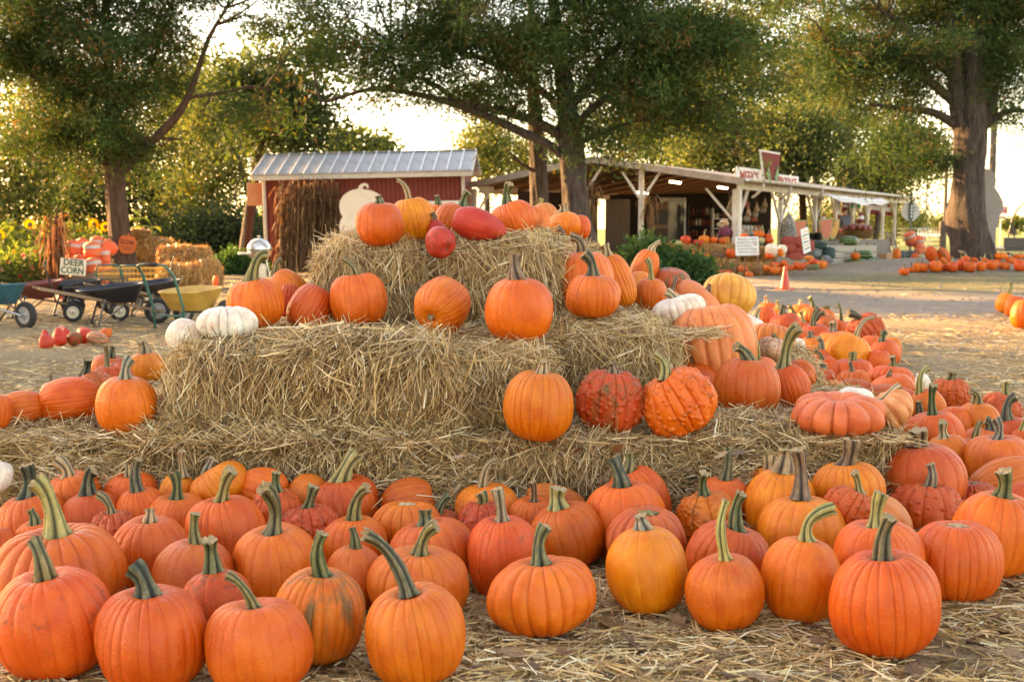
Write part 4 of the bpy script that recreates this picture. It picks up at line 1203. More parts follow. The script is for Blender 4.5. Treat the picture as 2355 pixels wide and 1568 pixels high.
D(1962, 848, 915, 86, 0, 'd', 'o', (1955, 862, 1948, 846, 10, 'b', .8), 'orange pumpkin with star base and thin curled stem, near the straw tuft', Y=7.6)
D(1960, 824, 892, 92, 0, 'r', 'r', (1958, 828, 1958, 812, 16, 'ol'), 'red-orange pumpkin with stubby olive stem in front of the big golden one')
D(2022, 804, 862, 60, 0, 'r', 'r', None, 'small red-orange pumpkin right of the stubby-stemmed one', axis=(.05, .1, .95))
D(2035, 780, 848, 72, 0, 'r', 'o', (2026, 784, 2032, 764, 14, 'g', .3), 'orange pumpkin with cut dark stem behind the small red one')
D(2050, 774, 838, 46, 0, 's', 'y', None, 'yellow-orange pumpkin peeking out on the right of the cut-stem one', axis=(.1, .1, .95), Y=10.4)
D(1948, 764, 858, 108, 0, 's', 'y', (1976, 772, 2016, 736, 12, 'p', .9), 'big golden pumpkin with long pale arching stem, right of the stack')
D(1990, 724, 798, 82, 0, 'w', 'sc', (1966, 746, 1940, 735, 16, 'dg'), 'dark red heavily warted pumpkin with black stem, at the back of the spread')
D(1908, 870, 940, 62, 0, 's', 'y', None, 'orange pumpkin beside the straw tuft on the ledge flank', axis=(.1, .1, .95), Y=6.9)
D(1890, 845, 910, 66, 0, 's', 'r', (1892, 858, 1884, 846, 16, 'dg'), 'red pumpkin with blackened stem scar near the straw tuft', Y=7.2)
D(1905, 820, 892, 64, 0, 's', 'r', (1888, 838, 1868, 820, 10, 'g'), 'red-orange pumpkin with slanting green stem above the straw tuft', Y=7.9)
D(1885, 800, 862, 56, 0, 'r', 'r', (1888, 818, 1880, 792, 14, 'gr', .3), 'red-orange pumpkin with grey-green stem above the straw tuft', Y=8.6)
D(1868, 772, 842, 66, 0, 's', 'y', (1862, 778, 1862, 768, 12, 'gr'), 'yellow-orange pumpkin with crumbly stem behind the small white one', Y=8.9)
D(1908, 768, 830, 70, 0, 's', 'y', (1930, 768, 1936, 760, 12, 'b'), 'yellow-orange pumpkin beside the big golden one on its left', Y=9.8)
D(1832, 776, 822, 38, .1, 's', 'w', None, 'small bright white pumpkin by the tallest striped stem', axis=(.1, .1, .95), Y=7.8)
D(1775, 744, 812, 108, .1, 'd', 'p', None, 'salmon flattened pumpkin right of the giant peach one', axis=(.2, .2, .95), Y=7.6)
D(1780, 775, 830, 80, .1, 'w', 'k', (1790, 784, 1782, 776, 10, 'ol'), 'warty pale peach pumpkin below the salmon flattened one', Y=7.0)
D(1752, 820, 905, 84, .2, 's', 'o', (1735, 828, 1722, 768, 16, 'yg', .2), 'orange pumpkin with curved green stem beside the giant peach one', Y=6.3)
D(1836, 830, 905, 80, .3, 'w', 'r', (1800, 850, 1790, 845, 14, 'yg'), 'knobbly red pumpkin behind the narrow tall-stemmed one', Y=6.0)
D(1728, 726, 772, 66, .2, 's', 'w', (1745, 738, 1752, 722, 12, 'p', .6), 'white pumpkin with cracked skin and pale stem right of the giant ones', dirt=.6, Y=7.9)
D(1758, 704, 758, 56, 0, 's', 'r', None, 'red-orange pumpkin against the giant yellow one', axis=(.1, .1, .95), Y=9.4)
D(1805, 718, 780, 76, 0, 'r', 'd', (1796, 722, 1799, 705, 14, 'dg'), 'dull red pumpkin with black stub stem at the back of the spread', Y=9.2)
D(1888, 730, 785, 78, 0, 'r', 'd', (1860, 740, 1880, 722, 10, 'dg', .9), 'dull red pumpkin under an arching dark stem, back of the spread', Y=11.2)
D(1872, 745, 800, 76, 0, 'r', 'r', (1868, 748, 1880, 712, 12, 'g', .3), 'red-orange pumpkin with slanting green stem, back of the spread', Y=10.3)
D(1912, 760, 812, 66, 0, 'r', 'r', (1916, 764, 1914, 742, 14, 'gr'), 'red pumpkin with grey stub left of the warted dark one', Y=11.0)
D(1928, 735, 782, 60, 0, 's', 'o', (1938, 740, 1930, 704, 8, 'g', .1), 'orange pumpkin with thin tall green stem left of the warted dark one', Y=12.0)
D(1870, 704, 758, 76, 0, 'r', 'o', (1872, 706, 1862, 684, 10, 'g', .4), 'orange pumpkin with green stem curling left at the far back', Y=12.2)
D(1896, 712, 755, 48, 0, 'r', 'o', (1884, 712, 1902, 704, 8, 'ol', .9), 'orange pumpkin with arched stem at the far back right', Y=12.8)
D(1842, 698, 742, 58, 0, 's', 'y', (1838, 700, 1840, 692, 8, 'p'), 'orange pumpkin with pale sunlit stem at the far back', Y=13.4)
D(1786, 708, 748, 42, 0, 's', 'y', (1786, 710, 1786, 694, 8, 'yg'), 'small orange pumpkin with glowing stem at the far back left', Y=13.0)
D(1765, 694, 735, 50, 0, 's', 'r', (1762, 700, 1758, 688, 10, 'p'), 'red-orange pumpkin with fat pale stem beside the giant yellow one', Y=13.2)
D(1822, 722, 762, 44, 0, 's', 'y', (1826, 722, 1812, 704, 8, 'g', .5), 'yellow pumpkin with green stem between two dull red ones', Y=11.8)
D(1845, 738, 790, 56, 0, 'r', 'r', (1850, 742, 1842, 718, 8, 'yg', .3), 'red-orange pumpkin with yellowish stem in the middle of the back spread', Y=10.8)
D(1835, 755, 805, 62, 0, 's', 'o', None, 'plain orange pumpkin right of the salmon flattened one', axis=(.1, .1, .95), Y=9.9)
D(2005, 770, 820, 56, 0, 's', 'o', None, 'plain orange pumpkin tucked under the warted dark one', axis=(.1, .1, .95), Y=11.0)
G6 = 'sunlit pumpkins at the right edge'
D(2313, 672, 722, 46, 0, 's', 'y', (2320, 676, 2324, 654, 10, 'yg'), 'sunlit golden pumpkin with upright stem at the right edge', group=G6)
D(2334, 680, 732, 46, 0, 'w', 'o', None, 'sunlit warty pumpkin at the right edge', group=G6, axis=(.1, .1, .95))
D(2352, 688, 758, 56, 0, 's', 'o', None, 'tall sunlit pumpkin cut by the right edge', group=G6, axis=(.1, .1, .95))

# ------------------------------------------------------------------ squash heap on the ground at the left
G7 = 'squash heaped on the ground before the barrows'
def zq(x, t, b, w, s):
    n = lambda q, o: (q / 4.71 + o) * 0.7626
    return n(x, 0), n(t, 820), n(b, 820), w / 4.71 * 0.7626
SQ = [(655, 880, 1105, 225, (-.3, -.2, .9), 'h', .6, .3, 'red squash blotched black at the front left of the squash heap'),
      (842, 788, 1065, 215, (-.25, .2, .95), 'h', 0, 0, 'plain red teardrop squash standing point up in the squash heap'),
      (1058, 832, 1052, 215, (.3, -.5, .5), 'h', .2, .95, 'red squash with large dark green blotch in the squash heap'),
      (1200, 768, 1022, 235, (-.6, .2, .7), 'h', 0, 0, 'long red squash leaning left in the squash heap'),
      (1392, 843, 1047, 335, (.95, -.1, -.15), 'c', 0, .95, 'green and orange striped squash pointing right in the squash heap'),
      (1505, 788, 960, 200, (.6, .3, .5), 'o', 0, .45, 'orange squash with yellow-green tip at the right of the heap'),
      (640, 815, 960, 110, (-.1, .1, .95), 'h', 0, 0, 'small red squash peeking out at the back left of the heap'),
      (940, 795, 960, 120, (-.3, .1, .95), 'h', 0, 0, 'small red squash peeking out in the middle of the heap'),
      (865, 758, 930, 170, (.2, .1, .9), 'c', .3, .3, 'tan yellow squash at the back of the heap')]
for x, t, b, w, ax, col, di, gr, lab in SQ:
    cx, tp, bt, ww = zq(x, t, b, w, 1)
    P(cx, tp, bt, ww, 0, 'h', col, None, lab, dirt=di, green=gr, axis=ax, group=G7, cat='squash', name='squash')
P(496, 632, 662, 14, 0, 's', (.8, .13, .02), None, 'small bright orange pumpkin beside the end of the distant bales', axis=(.1, .1, .95), Y=21.5, group='lone pumpkin')
# ------------------------------------------------------------------ pumpkins round the big cedar at the right
G8 = 'pumpkins ringed round the foot of the big cedar'
def tz(x, y):
    return (x / 3.734 + 2700) * 0.7626, (y / 3.734 + 460) * 0.7626
ROWF = [(100, 1295, 1385, 115), (185, 1285, 1352, 75), (242, 1240, 1348, 95), (305, 1238, 1346, 140), (455, 1213, 1350, 155), (556, 1252, 1335, 75), (640, 1223, 1350, 132), (738, 1190, 1335, 95), (838, 1218, 1350, 140), (965, 1218, 1338, 112), (1090, 1203, 1328, 130), (1230, 1233, 1322, 132), (1400, 1203, 1342, 130), (1452, 1210, 1342, 60)]
for k, (x, t, b, w) in enumerate(ROWF):
    cx, tp = tz(x, t); _, bt = tz(x, b)
    st = (cx, tp + 2, cx + random.uniform(-3, 3), tp - random.uniform(4, 10), 4, random.choice(['ol', 'g', 't'])) if k not in (5, 12) else None
    P(cx, tp, bt, w / 3.734 * .7626, None, 'r', random.choice(['o', 'o', 'r']), st, 'small orange pumpkin, %s from the left in the front ring under the big cedar' % ORD[k], group=G8, axis=None if st else (.1, .1, .95), seat=.9)
ROWB = [(790, 1163, 1235, 105, 'o', (720, 1120)), (882, 1180, 1235, 90, 'r', None), (1000, 1185, 1240, 85, 'o', (1010, 1150)), (1150, 1200, 1262, 70, 'o', None), (1195, 1122, 1210, 142, 'y', (1225, 1095)), (1295, 1168, 1262, 150, 'o', (1275, 1130)), (1392, 1138, 1205, 130, 'o', (1420, 1125))]
for k, (x, t, b, w, c, st) in enumerate(ROWB):
    cx, tp = tz(x, t); _, bt = tz(x, b)
    s_ = None
    if st:
        sx, sy = tz(*st); s_ = (cx, tp + 2, sx, sy, 4, 'p', .4)
    P(cx, tp, bt, w / 3.734 * .7626, None, 'r', c, s_, 'orange pumpkin, %s from the left in the back ring by the cedar trunk' % ORD[k], group=G8, axis=None if s_ else (.1, .1, .95), Y=29.75)
for (x, t, b, w, c, gr, lab) in [(410, 1078, 1222, 212, 'r', 0, 'big red-orange pumpkin leaning at the left foot of the cedar trunk'), (545, 1103, 1225, 222, 'o', .8, 'big green-streaked pumpkin lying against the cedar trunk'), (550, 1198, 1265, 125, 'o', 0, 'orange pumpkin in front of the green-streaked one by the cedar')]:
    cx, tp = tz(x, t); _, bt = tz(x, b)
    P(cx, tp, bt, w / 3.734 * .7626, None, 'd', c, None, lab, group=G8, green=gr, axis=(-.5, -.3, .8), Y=29.6 - (.4 if w < 200 else 0))
# ------------------------------------------------------------------ trees
CEDAR_C = np.array([(0.030, 0.070, 0.022), (0.046, 0.098, 0.028), (0.072, 0.125, 0.036), (0.095, 0.085, 0.032), (0.15, 0.095, 0.038)])
DF = [0.85]
def blob_points(blobs, Y0, n, rng, shell=0.35):
    """n points spread through ellipsoids given by where they show: (x, y, rx, ry, weight[, dY, depth factor])"""
    w = np.array([b[4] * b[2] * b[3] for b in blobs], float); w /= w.sum()
    cnt = rng.multinomial(n, w)
    out, outd = [], []
    for b, k in zip(blobs, cnt):
        if k == 0:
            continue
        dY = b[5] if len(b) > 5 else 0.0
        df = b[6] if len(b) > 6 else DF[0]
        Y = Y0 + dY
        c = atY(b[0], b[1], Y)
        s = Y / F
        r = np.array([b[2] * s, min(b[2], b[3] * 1.6) * s * df, b[3] * s])
        d = nrm(rng.normal(size=(k, 3)))
        rr = rng.uniform(0, 1, (k, 1)) ** shell
        # uneven outline
        lump = 1 + 0.22 * np.sin(d[:, :1] * 5 + b[0]) + 0.18 * np.sin(d[:, 2:] * 7 + b[1]) + 0.12 * np.sin(d[:, 1:2] * 9 + d[:, :1] * 6)
        if not DF[0] > 0.8:                       # stray boughs reach out past the rest
            rr = rr * np.where(rng.uniform(size=(k, 1)) < 0.2, rng.uniform(1.1, 1.55, (k, 1)), 1.0)
        out.append(np.array(c) + d * rr * r * lump)
        outd.append(d)
    return np.concatenate(out), np.concatenate(outd)
def sprays(C, Dd, per, sigma, L, Wd, cols, pr, rng, quad=False, droop=0.0, jit=0.8):
    n = len(C)
    idx = np.repeat(np.arange(n), per)
    m = len(idx)
    base = nrm(Dd * 0.7 + rng.normal(size=(n, 3)) * 0.55 + np.array([0, 0, -droop]))
    # a spray is flat: long along its own direction, thin across
    off = rng.normal(size=(m, 3)) * sigma * np.array([1, 1, 0.55]) + base[idx] * rng.normal(0, sigma * 1.9, (m, 1))
    P = C[idx] + off
    Dv = nrm(base[idx] + rng.normal(size=(m, 3)) * jit)
    S = nrm(np.cross(Dv, rng.normal(size=(m, 3))))
    ll = L * rng.uniform(0.55, 1.35, (m, 1)); ww = Wd * rng.uniform(0.6, 1.3, (m, 1))
    ck = rng.choice(len(cols), n, p=pr)
    ci = np.where(rng.uniform(size=m) < 0.7, ck[idx], rng.choice(len(cols), m, p=pr))
    col = np.asarray(cols)[ci] * rng.uniform(0.75, 1.3, (m, 1))
    if quad:
        V = np.stack([P, P + Dv * ll * 0.5 + S * ww * 0.5, P + Dv * ll, P + Dv * ll * 0.5 - S * ww * 0.5], 1).reshape(-1, 3)
        Fa = np.arange(m * 4).reshape(m, 4)
        return V, Fa, np.repeat(col, 4, axis=0)
    V = np.stack([P - S * ww * 0.5, P + S * ww * 0.5, P + Dv * ll], 1).reshape(-1, 3)
    Fa = np.arange(m * 3).reshape(m, 3)
    return V, Fa, np.repeat(col, 3, axis=0)
def smooth_path(pts, rad, n):
    pts = [Vector(p) for p in pts]
    out, ro = [], []
    m = len(pts)
    for i in range(n):
        t = i / (n - 1) * (m - 1)
        k = min(int(t), m - 2); f = t - k
        p0, p1, p2, p3 = pts[max(k - 1, 0)], pts[k], pts[k + 1], pts[min(k + 2, m - 1)]
        out.append(0.5 * ((2 * p1) + (p2 - p0) * f + (2 * p0 - 5 * p1 + 4 * p2 - p3) * f * f + (3 * p1 - p0 - 3 * p2 + p3) * f ** 3))
        ro.append(rad[k] * (1 - f) + rad[k + 1] * f)
    return out, ro
def bark_tube(pts, rad, n, sides, seed, rough=0.12, nfl=7):
    pts, rad = smooth_path(pts, rad, n)
    V, Fa = sweep(pts, rad, sides)
    V = np.array([tuple(v) for v in V]).reshape(n, sides, 3)
    rg = np.random.default_rng(seed)
    ang = np.arange(sides) / sides * 2 * math.pi
    ph = rg.uniform(0, 6.28, 4)
    i = np.arange(n)[:, None]
    k = 1 + rough * (0.55 * np.cos(nfl * ang + ph[0] + 0.12 * i) + 0.4 * np.cos((nfl * 2 + 1) * ang + ph[1] - 0.2 * i) + 0.5 * np.sin(3 * ang + 0.35 * i + ph[2])) + rg.normal(0, rough * 0.15, (n, sides))
    ctr = np.array([tuple(p) for p in pts])[:, None, :]
    V = ctr + (V - ctr) * k[..., None]
    return V.reshape(-1, 3), np.array(Fa)
def join(parts):
    V, Fa, n = [], [], 0
    for v, f in parts:
        V.append(v); Fa.append(np.asarray(f) + n); n += len(v)
    return np.concatenate(V), np.concatenate(Fa)
def px_path(pts, Y, dY=None):
    return [atY(p[0], p[1], Y + (p[2] if len(p) > 2 else 0)) for p in pts]
def tree(name, label, Y, trunks, limbs, blobs, n, leaf, barkm, seed, group=None, twig=0, per=60, sigma=0.17, L=0.155, Wd=0.032, cols=CEDAR_C, pr=(.28, .34, .22, .09, .07), quad=False, droop=0.15, twigmat=None, shell=0.4):
    rng = np.random.default_rng(seed)
    s = Y / F
    base = px_path(trunks[0][0][:1], Y)[0]
    t = thing(name, label, 'tree', (base.x, base.y, gz(base.x, base.y)), 0, group)
    org = np.array(t.location)
    for k, (pts, rad) in enumerate(trunks):
        V, Fa = bark_tube(px_path(pts, Y), [r * s for r in rad], 40, 26, seed + k)
        obj('trunk', mesh_np('trunk', V - org, Fa, barkm, True), t)
    if quad:
        C, Dd = blob_points(blobs, Y, n // per, rng, shell)
    else:                                     # cedar: sprays gathered on flat branch ends with air between them
        K = 20
        DF[0] = 0.6
        C0, D0 = blob_points(blobs, Y, n // per // K, rng, shell)
        DF[0] = 0.85
        idx = np.repeat(np.arange(len(C0)), K)
        ax = nrm(D0 * np.array([1, 1, .25]) + rng.normal(size=D0.shape) * .35)
        C = C0[idx] + ax[idx] * rng.normal(0, .55, (len(idx), 1)) + rng.normal(size=(len(idx), 3)) * np.array([.26, .26, .10])
        Dd = nrm(D0[idx] + ax[idx])
    for pts, rad in limbs:
        V, Fa = bark_tube(px_path(pts, Y), [r * s for r in rad], 22, 10, seed + 50, 0.1, 3)
        obj('limb', mesh_np('limb', V - org, Fa, barkm, True), t)
    # thin branches reach from the stems into the sprays
    stems = []
    for pts, rad in list(trunks) + list(limbs):
        q, _ = smooth_path(px_path(pts, Y), rad, 24)
        stems += [np.array(p) for p in q[6 if (pts, rad) in trunks else 3:]]
    stems = np.array(stems)
    br = []
    pick = rng.choice(len(C), min(twig, len(C)), replace=False)
    tgt = C if quad else C0
    if not quad: pick = np.arange(len(C0))
    for i in pick:
        d = np.linalg.norm(stems - tgt[i], axis=1) + rng.uniform(0, 0.8, len(stems))
        a = stems[d.argmin()]
        b = tgt[i]
        m = (a + b) / 2 + rng.normal(0, 0.12, 3) + np.array([0, 0, 0.12])
        V, Fa = sweep([a, (a * 2 + m) / 3 + rng.normal(0, .03, 3), m, (b + m) / 2 + rng.normal(0, .05, 3), b], [0.032, 0.028, 0.022, 0.016, 0.008] if not quad else [0.022, 0.018, 0.014, 0.010, 0.005], 5)
        br.append((np.array([tuple(v) for v in V]), np.array(Fa)))
    if br:
        V, Fa = join(br)
        o = obj('twigs', mesh_np('twigs', V - org, Fa, twigmat or barkm, True), t); o['kind'] = 'stuff'
    V, Fa, col = sprays(C, Dd, per, sigma, L, Wd, cols, pr, rng, quad, droop)
    o = obj('crown', mesh_np('crown', V - org, Fa, leaf, False, col), t)
    return t

tree('cedar_tree', 'dark green cedar behind the wheelbarrows with orange pumpkin sign on its trunk', 27.0,
     [([(290, 655), (278, 560), (270, 480), (266, 420), (262, 350), (256, 270), (250, 170), (245, 40), (240, -160)], [36, 24, 22, 22, 17, 13, 11, 8, 4])],
     [([(270, 405), (300, 372), (345, 330), (400, 275), (432, 225), (455, 165), (480, 90), (520, 20)], [14, 13, 11, 10, 8, 6, 5, 3]),
      ([(262, 415), (246, 385), (226, 360), (190, 325), (140, 300)], [9, 7, 6, 4, 2]),
      ([(266, 345), (310, 325), (350, 318), (420, 322)], [6, 5, 4, 2]),
      ([(258, 330), (215, 260), (150, 200), (80, 150)], [8, 6, 5, 3]),
      ([(256, 270), (320, 200), (360, 120), (380, 30)], [8, 6, 5, 3]),
      ([(430, 225), (500, 215), (580, 200), (630, 210)], [5, 4, 3, 2])],
     [(190, 170, 235, 170, 1.5), (60, 90, 180, 200, 1.5), (420, 90, 190, 120, 1.0), (330, -70, 360, 130, 1.2), (240, 290, 150, 80, 1.1), (80, 290, 120, 100, .9),
      (540, 90, 100, 110, .7), (380, 350, 80, 50, .5), (500, 200, 110, 60, .7), (590, 40, 50, 80, .5), (20, 330, 110, 60, .8), (620, 140, 60, 90, .35), (560, 260, 90, 40, .35), (340, 220, 130, 90, .9), (120, -40, 260, 160, 1.2)],
     108000, M['cedar'], M['bark'], 301, 'cedars shading the farm yard', 150)
tree('cedar_tree', 'wide spreading cedar with two grey trunks in front of the farm stand', 25.5,
     [([(1340, 585), (1330, 520), (1322, 450), (1318, 390), (1314, 330), (1306, 255), (1292, 150), (1272, 0), (1260, -200)], [44, 34, 29, 28, 27, 22, 17, 11, 5]),
      ([(1248, 610, 2.5), (1243, 500, 2.5), (1238, 400, 2.5), (1234, 320, 2.5), (1228, 210, 2.5), (1222, 60, 2.5), (1215, -120, 2.5)], [30, 24, 22, 20, 15, 10, 5])],
     [([(1306, 368), (1255, 330), (1190, 300), (1120, 268), (1040, 238), (950, 216), (860, 205), (790, 222), (740, 235)], [11, 10, 10, 9, 8, 6, 5, 4, 2]),
      ([(1300, 320), (1230, 280), (1150, 255), (1060, 235), (990, 190), (930, 170)], [13, 11, 9, 7, 5, 3]),
      ([(1318, 300), (1360, 250), (1420, 205), (1480, 150), (1530, 90)], [11, 9, 7, 5, 3]),
      ([(1300, 260), (1220, 190), (1120, 140), (1010, 110), (900, 120)], [10, 8, 6, 5, 2]),
      ([(1310, 250), (1380, 160), (1450, 60), (1500, -40)], [10, 8, 6, 3]),
      ([(1330, 330), (1400, 300), (1480, 275), (1560, 270)], [7, 5, 4, 2]),
      ([(1236, 400, 2.5), (1190, 370, 2.2), (1150, 330, 2), (1120, 300, 2)], [5, 4, 3, 2])],
     [(1280, 70, 300, 170, 1.5), (1020, 90, 230, 100, 1.1), (860, 150, 110, 60, .55), (1500, 170, 170, 130, 1.3), (1610, 240, 130, 90, 1.0), (1300, -110, 480, 130, 1.2),
      (1090, 200, 150, 45, .7), (1480, 300, 110, 45, .45), (1230, 215, 150, 60, 1.0), (1640, 90, 130, 120, .8), (1000, 10, 200, 90, 1.0), (1400, 60, 180, 150, 1.4), (800, 235, 70, 30, .35), (1330, 300, 60, 50, .6)],
     132000, M['cedar'], M['bark_grey'], 302, 'cedars shading the farm yard', 260)
tree('cedar_tree', 'massive old cedar with thick weathered trunk at the right', 30.5,
     [([(2240, 612), (2236, 585), (2230, 545), (2224, 500), (2224, 450), (2227, 390), (2232, 320), (2236, 250), (2240, 150), (2250, -60)], [54, 47, 41, 43, 36, 34, 37, 36, 28, 16]),
      ([(2225, 330), (2205, 250), (2195, 160), (2188, 40), (2180, -100)], [24, 21, 16, 11, 6]),
      ([(2240, 320), (2272, 240), (2292, 150), (2310, 40)], [20, 17, 13, 8])],
     [([(2215, 300), (2150, 260), (2080, 250), (2000, 240)], [12, 9, 6, 3]), ([(2200, 240), (2110, 170), (2010, 140), (1930, 150)], [12, 9, 6, 3]),
      ([(2265, 290), (2310, 260), (2350, 255), (2390, 260)], [9, 7, 5, 3]), ([(2200, 190), (2100, 80), (2020, 20)], [10, 7, 4])],
     [(2190, 40, 300, 100, 1.4, 1.2), (2010, 120, 150, 100, 1.1), (2340, 120, 90, 130, 1.3), (2120, 250, 90, 70, .9), (2110, 350, 60, 60, .6), (2215, 320, 30, 60, .5, -.7), (1890, 60, 120, 90, .9),
      (2320, 245, 40, 45, .6), (2120, 170, 90, 80, 1.2), (2150, -60, 360, 100, 1.0), (2050, 300, 60, 70, .5), (2180, 420, 25, 40, .5), (2260, 200, 60, 60, .6, 1.3)],
     102000, M['cedar'], M['bark_grey'], 303, 'cedars shading the farm yard', 130)
def soft_tree(label, cx, cy, rx, ry, Y, cols, n=6000, trunk=None, L=0.17, Wd=0.105, extra=(), pr=None, seed=0, name='broadleaf_tree', group='trees behind the farm yard', per=16, shell=0.45, tw=20):
    blobs = [(cx, cy, rx, ry, 1.0)] + [(*e, 1.0) if len(e) == 4 else e for e in extra]
    gy = 525 + 1.15 * F / Y
    tx, tr = trunk if trunk else (cx, 7)
    trunks = [([(tx, gy), (tx + (cx - tx) * .15, gy * .6 + cy * .4), (tx + (cx - tx) * .5, cy + ry * .3), (cx, cy - ry * .6)], [tr * 1.3, tr, tr * .7, tr * .25])]
    pr = pr or [1 / len(cols)] * len(cols)
    return tree(name, label, Y, trunks, [], blobs, int(n * 1.9) if L < .3 else n, M['leaf'], M['bark_dark'], 400 + seed, group, tw, per, 0.30, L, Wd, np.array(cols), pr, True, 0.25, shell=shell)
GOLD = [(.19, .185, .05), (.165, .185, .05), (.13, .155, .045), (.22, .195, .055)]
GREEN = [(.07, .10, .035), (.085, .115, .04), (.10, .125, .045), (.06, .085, .032)]
DARK = [(.05, .072, .03), (.06, .085, .034), (.042, .06, .026)]
YG = [(.155, .18, .05), (.18, .19, .055), (.125, .155, .045), (.20, .19, .06)]
def ring(k):
    return ('%s' % ORD[k])
soft_tree('golden-green tree at the far left behind the sunflowers', 40, 370, 150, 170, 47, GOLD + GREEN, 8000, seed=1, extra=[(-40, 480, 120, 120)])
soft_tree('green broadleaf tree left of the signed cedar trunk', 165, 430, 130, 130, 52, GREEN + DARK, 8000, seed=2, extra=[(150, 540, 120, 70)])
soft_tree('deep green tree right behind the signed cedar trunk', 345, 440, 130, 120, 51, GREEN + DARK, 8000, seed=3, extra=[(370, 550, 130, 70)])
soft_tree('golden tree glowing between the left cedar and the red shed', 500, 330, 120, 150, 47, GOLD, 6500, seed=4, trunk=(600, 9), extra=[(470, 450, 100, 70)])
soft_tree('tall sunlit yellow tree above the left end of the shed', 610, 240, 100, 150, 54, GOLD + YG, 6000, seed=5, shell=.55)
soft_tree('dark spreading tree overhanging the left of the shed roof', 660, 270, 120, 85, 36, DARK + GREEN, 7000, seed=6, trunk=(560, 11), L=.2, Wd=.1, extra=[(740, 130, 60, 80, .5), (560, 200, 90, 60, .7)])
soft_tree('low dark thicket tree left of the shed', 520, 540, 90, 70, 43, DARK, 5000, seed=7, extra=[(440, 560, 80, 50)])
soft_tree('small distant tree above the shed roof', 800, 330, 60, 35, 80, GOLD + GREEN, 2600, seed=8, L=.35, Wd=.22, extra=[(880, 335, 35, 25)])
soft_tree('pale golden tree between the shed and the forked cedar', 1120, 350, 80, 75, 60, YG + GOLD, 4500, seed=9)
soft_tree('golden-green tree behind the forked cedar', 1230, 370, 90, 70, 62, GOLD + GREEN, 3500, seed=10)
soft_tree('green tree over the near end of the stand roof', 1500, 310, 150, 90, 56, GREEN + YG, 7000, seed=11)
soft_tree('dense green tree behind the roof sign', 1650, 330, 130, 90, 50, GREEN + YG, 7000, seed=12, trunk=(1660, 8))
soft_tree('tall yellow-green tree high above the stand', 1700, 130, 190, 190, 62, YG + GOLD, 9500, seed=13, shell=.6, trunk=(1745, 9))
soft_tree('bright yellow-green tree right of the roof sign', 1830, 330, 120, 100, 48, YG + GREEN, 7500, seed=14, trunk=(1850, 8))
soft_tree('tall tree with straight dark trunk behind the far stand', 1955, 240, 140, 160, 57, GREEN + YG, 8500, seed=15, trunk=(1950, 13), extra=[(2030, 380, 90, 60, .6)])
soft_tree('loose yellow-green tree hanging over the end of the stand roof', 2070, 350, 80, 85, 46, YG + GREEN, 5000, seed=16, trunk=(2010, 6), shell=.6, extra=[(2000, 400, 70, 40, .7), (2130, 330, 50, 60, .7)])
soft_tree('tall light green tree filling the sky left of the roof sign', 1570, 170, 150, 170, 64, YG + GREEN, 9000, seed=22, shell=.55, trunk=(1590, 8))
soft_tree('tall yellow-green tree right above the roof sign', 1860, 170, 140, 150, 66, YG + GOLD, 8500, seed=23, shell=.55, trunk=(1880, 8))
soft_tree('tall golden tree behind the left cedar crown', 420, 250, 150, 150, 60, GOLD + YG, 8000, seed=24, shell=.55, trunk=(430, 8))
soft_tree('tall pale tree at the upper left behind the cedar', 120, 240, 170, 150, 62, GOLD + YG, 8000, seed=25, shell=.55, trunk=(110, 8))
soft_tree('light green tree low behind the far stand roof', 1990, 420, 90, 60, 60, YG + GREEN, 5000, seed=26)
soft_tree('far olive tree seen beneath the stand roof', 1920, 510, 110, 45, 72, GREEN + GOLD, 4000, seed=17)
soft_tree('far olive tree at the end of the stand', 2045, 505, 70, 55, 78, GOLD + GREEN, 3200, seed=18)
soft_tree('distant round tree beside the fence gate', 2103, 508, 22, 22, 150, GOLD + GREEN, 1200, seed=19, L=.5, Wd=.35, tw=4)
soft_tree('distant tree left of the big cedar trunk', 2165, 515, 30, 12, 190, GOLD + YG, 900, seed=20, L=.6, Wd=.4, tw=3)
soft_tree('distant hedge tree under the hoops at the right', 2330, 515, 34, 10, 200, GOLD + YG, 900, seed=21, L=.6, Wd=.4, tw=3)
# unseen cedars, added left of the picture to shade the straw stack
for k, (x, y, h, r, lab) in enumerate([(-16.5, 13.6, 11.0, 4.4, 'unseen cedar added for shade out of frame to the left, nearest the camera'), (-19.5, 22.0, 14.5, 4.3, 'unseen cedar added for shade out of frame to the left, behind the nearest one'), (-22, 15, 11, 4.0, 'unseen cedar added for shade out of frame, farthest left')]):
    rng = np.random.default_rng(600 + k)
    t = thing('cedar_tree', lab, 'tree', (x, y, 0), 0, 'cedars shading the farm yard')
    V, Fa = bark_tube([(0, 0, -.1), (.05, 0, 2), (0, .1, 5), (0, 0, h)], [.35, .27, .18, .05], 20, 14, 600 + k)
    obj('trunk', mesh_np('trunk', V, Fa, M['bark'], True), t)
    n = 640
    d = nrm(rng.normal(size=(n, 3)))
    zc = h * .52
    C_ = np.array([0, 0, zc]) + d * (rng.uniform(0, 1, (n, 1)) ** .42) * np.array([r, r, h * .46])
    V, Fa, col = sprays(C_, d, 24, .34, .34, .12, CEDAR_C, (.26, .30, .20, .14, .10), rng, False, .15)
    obj('crown', mesh_np('crown', V, Fa, M['cedar'], False, col), t)
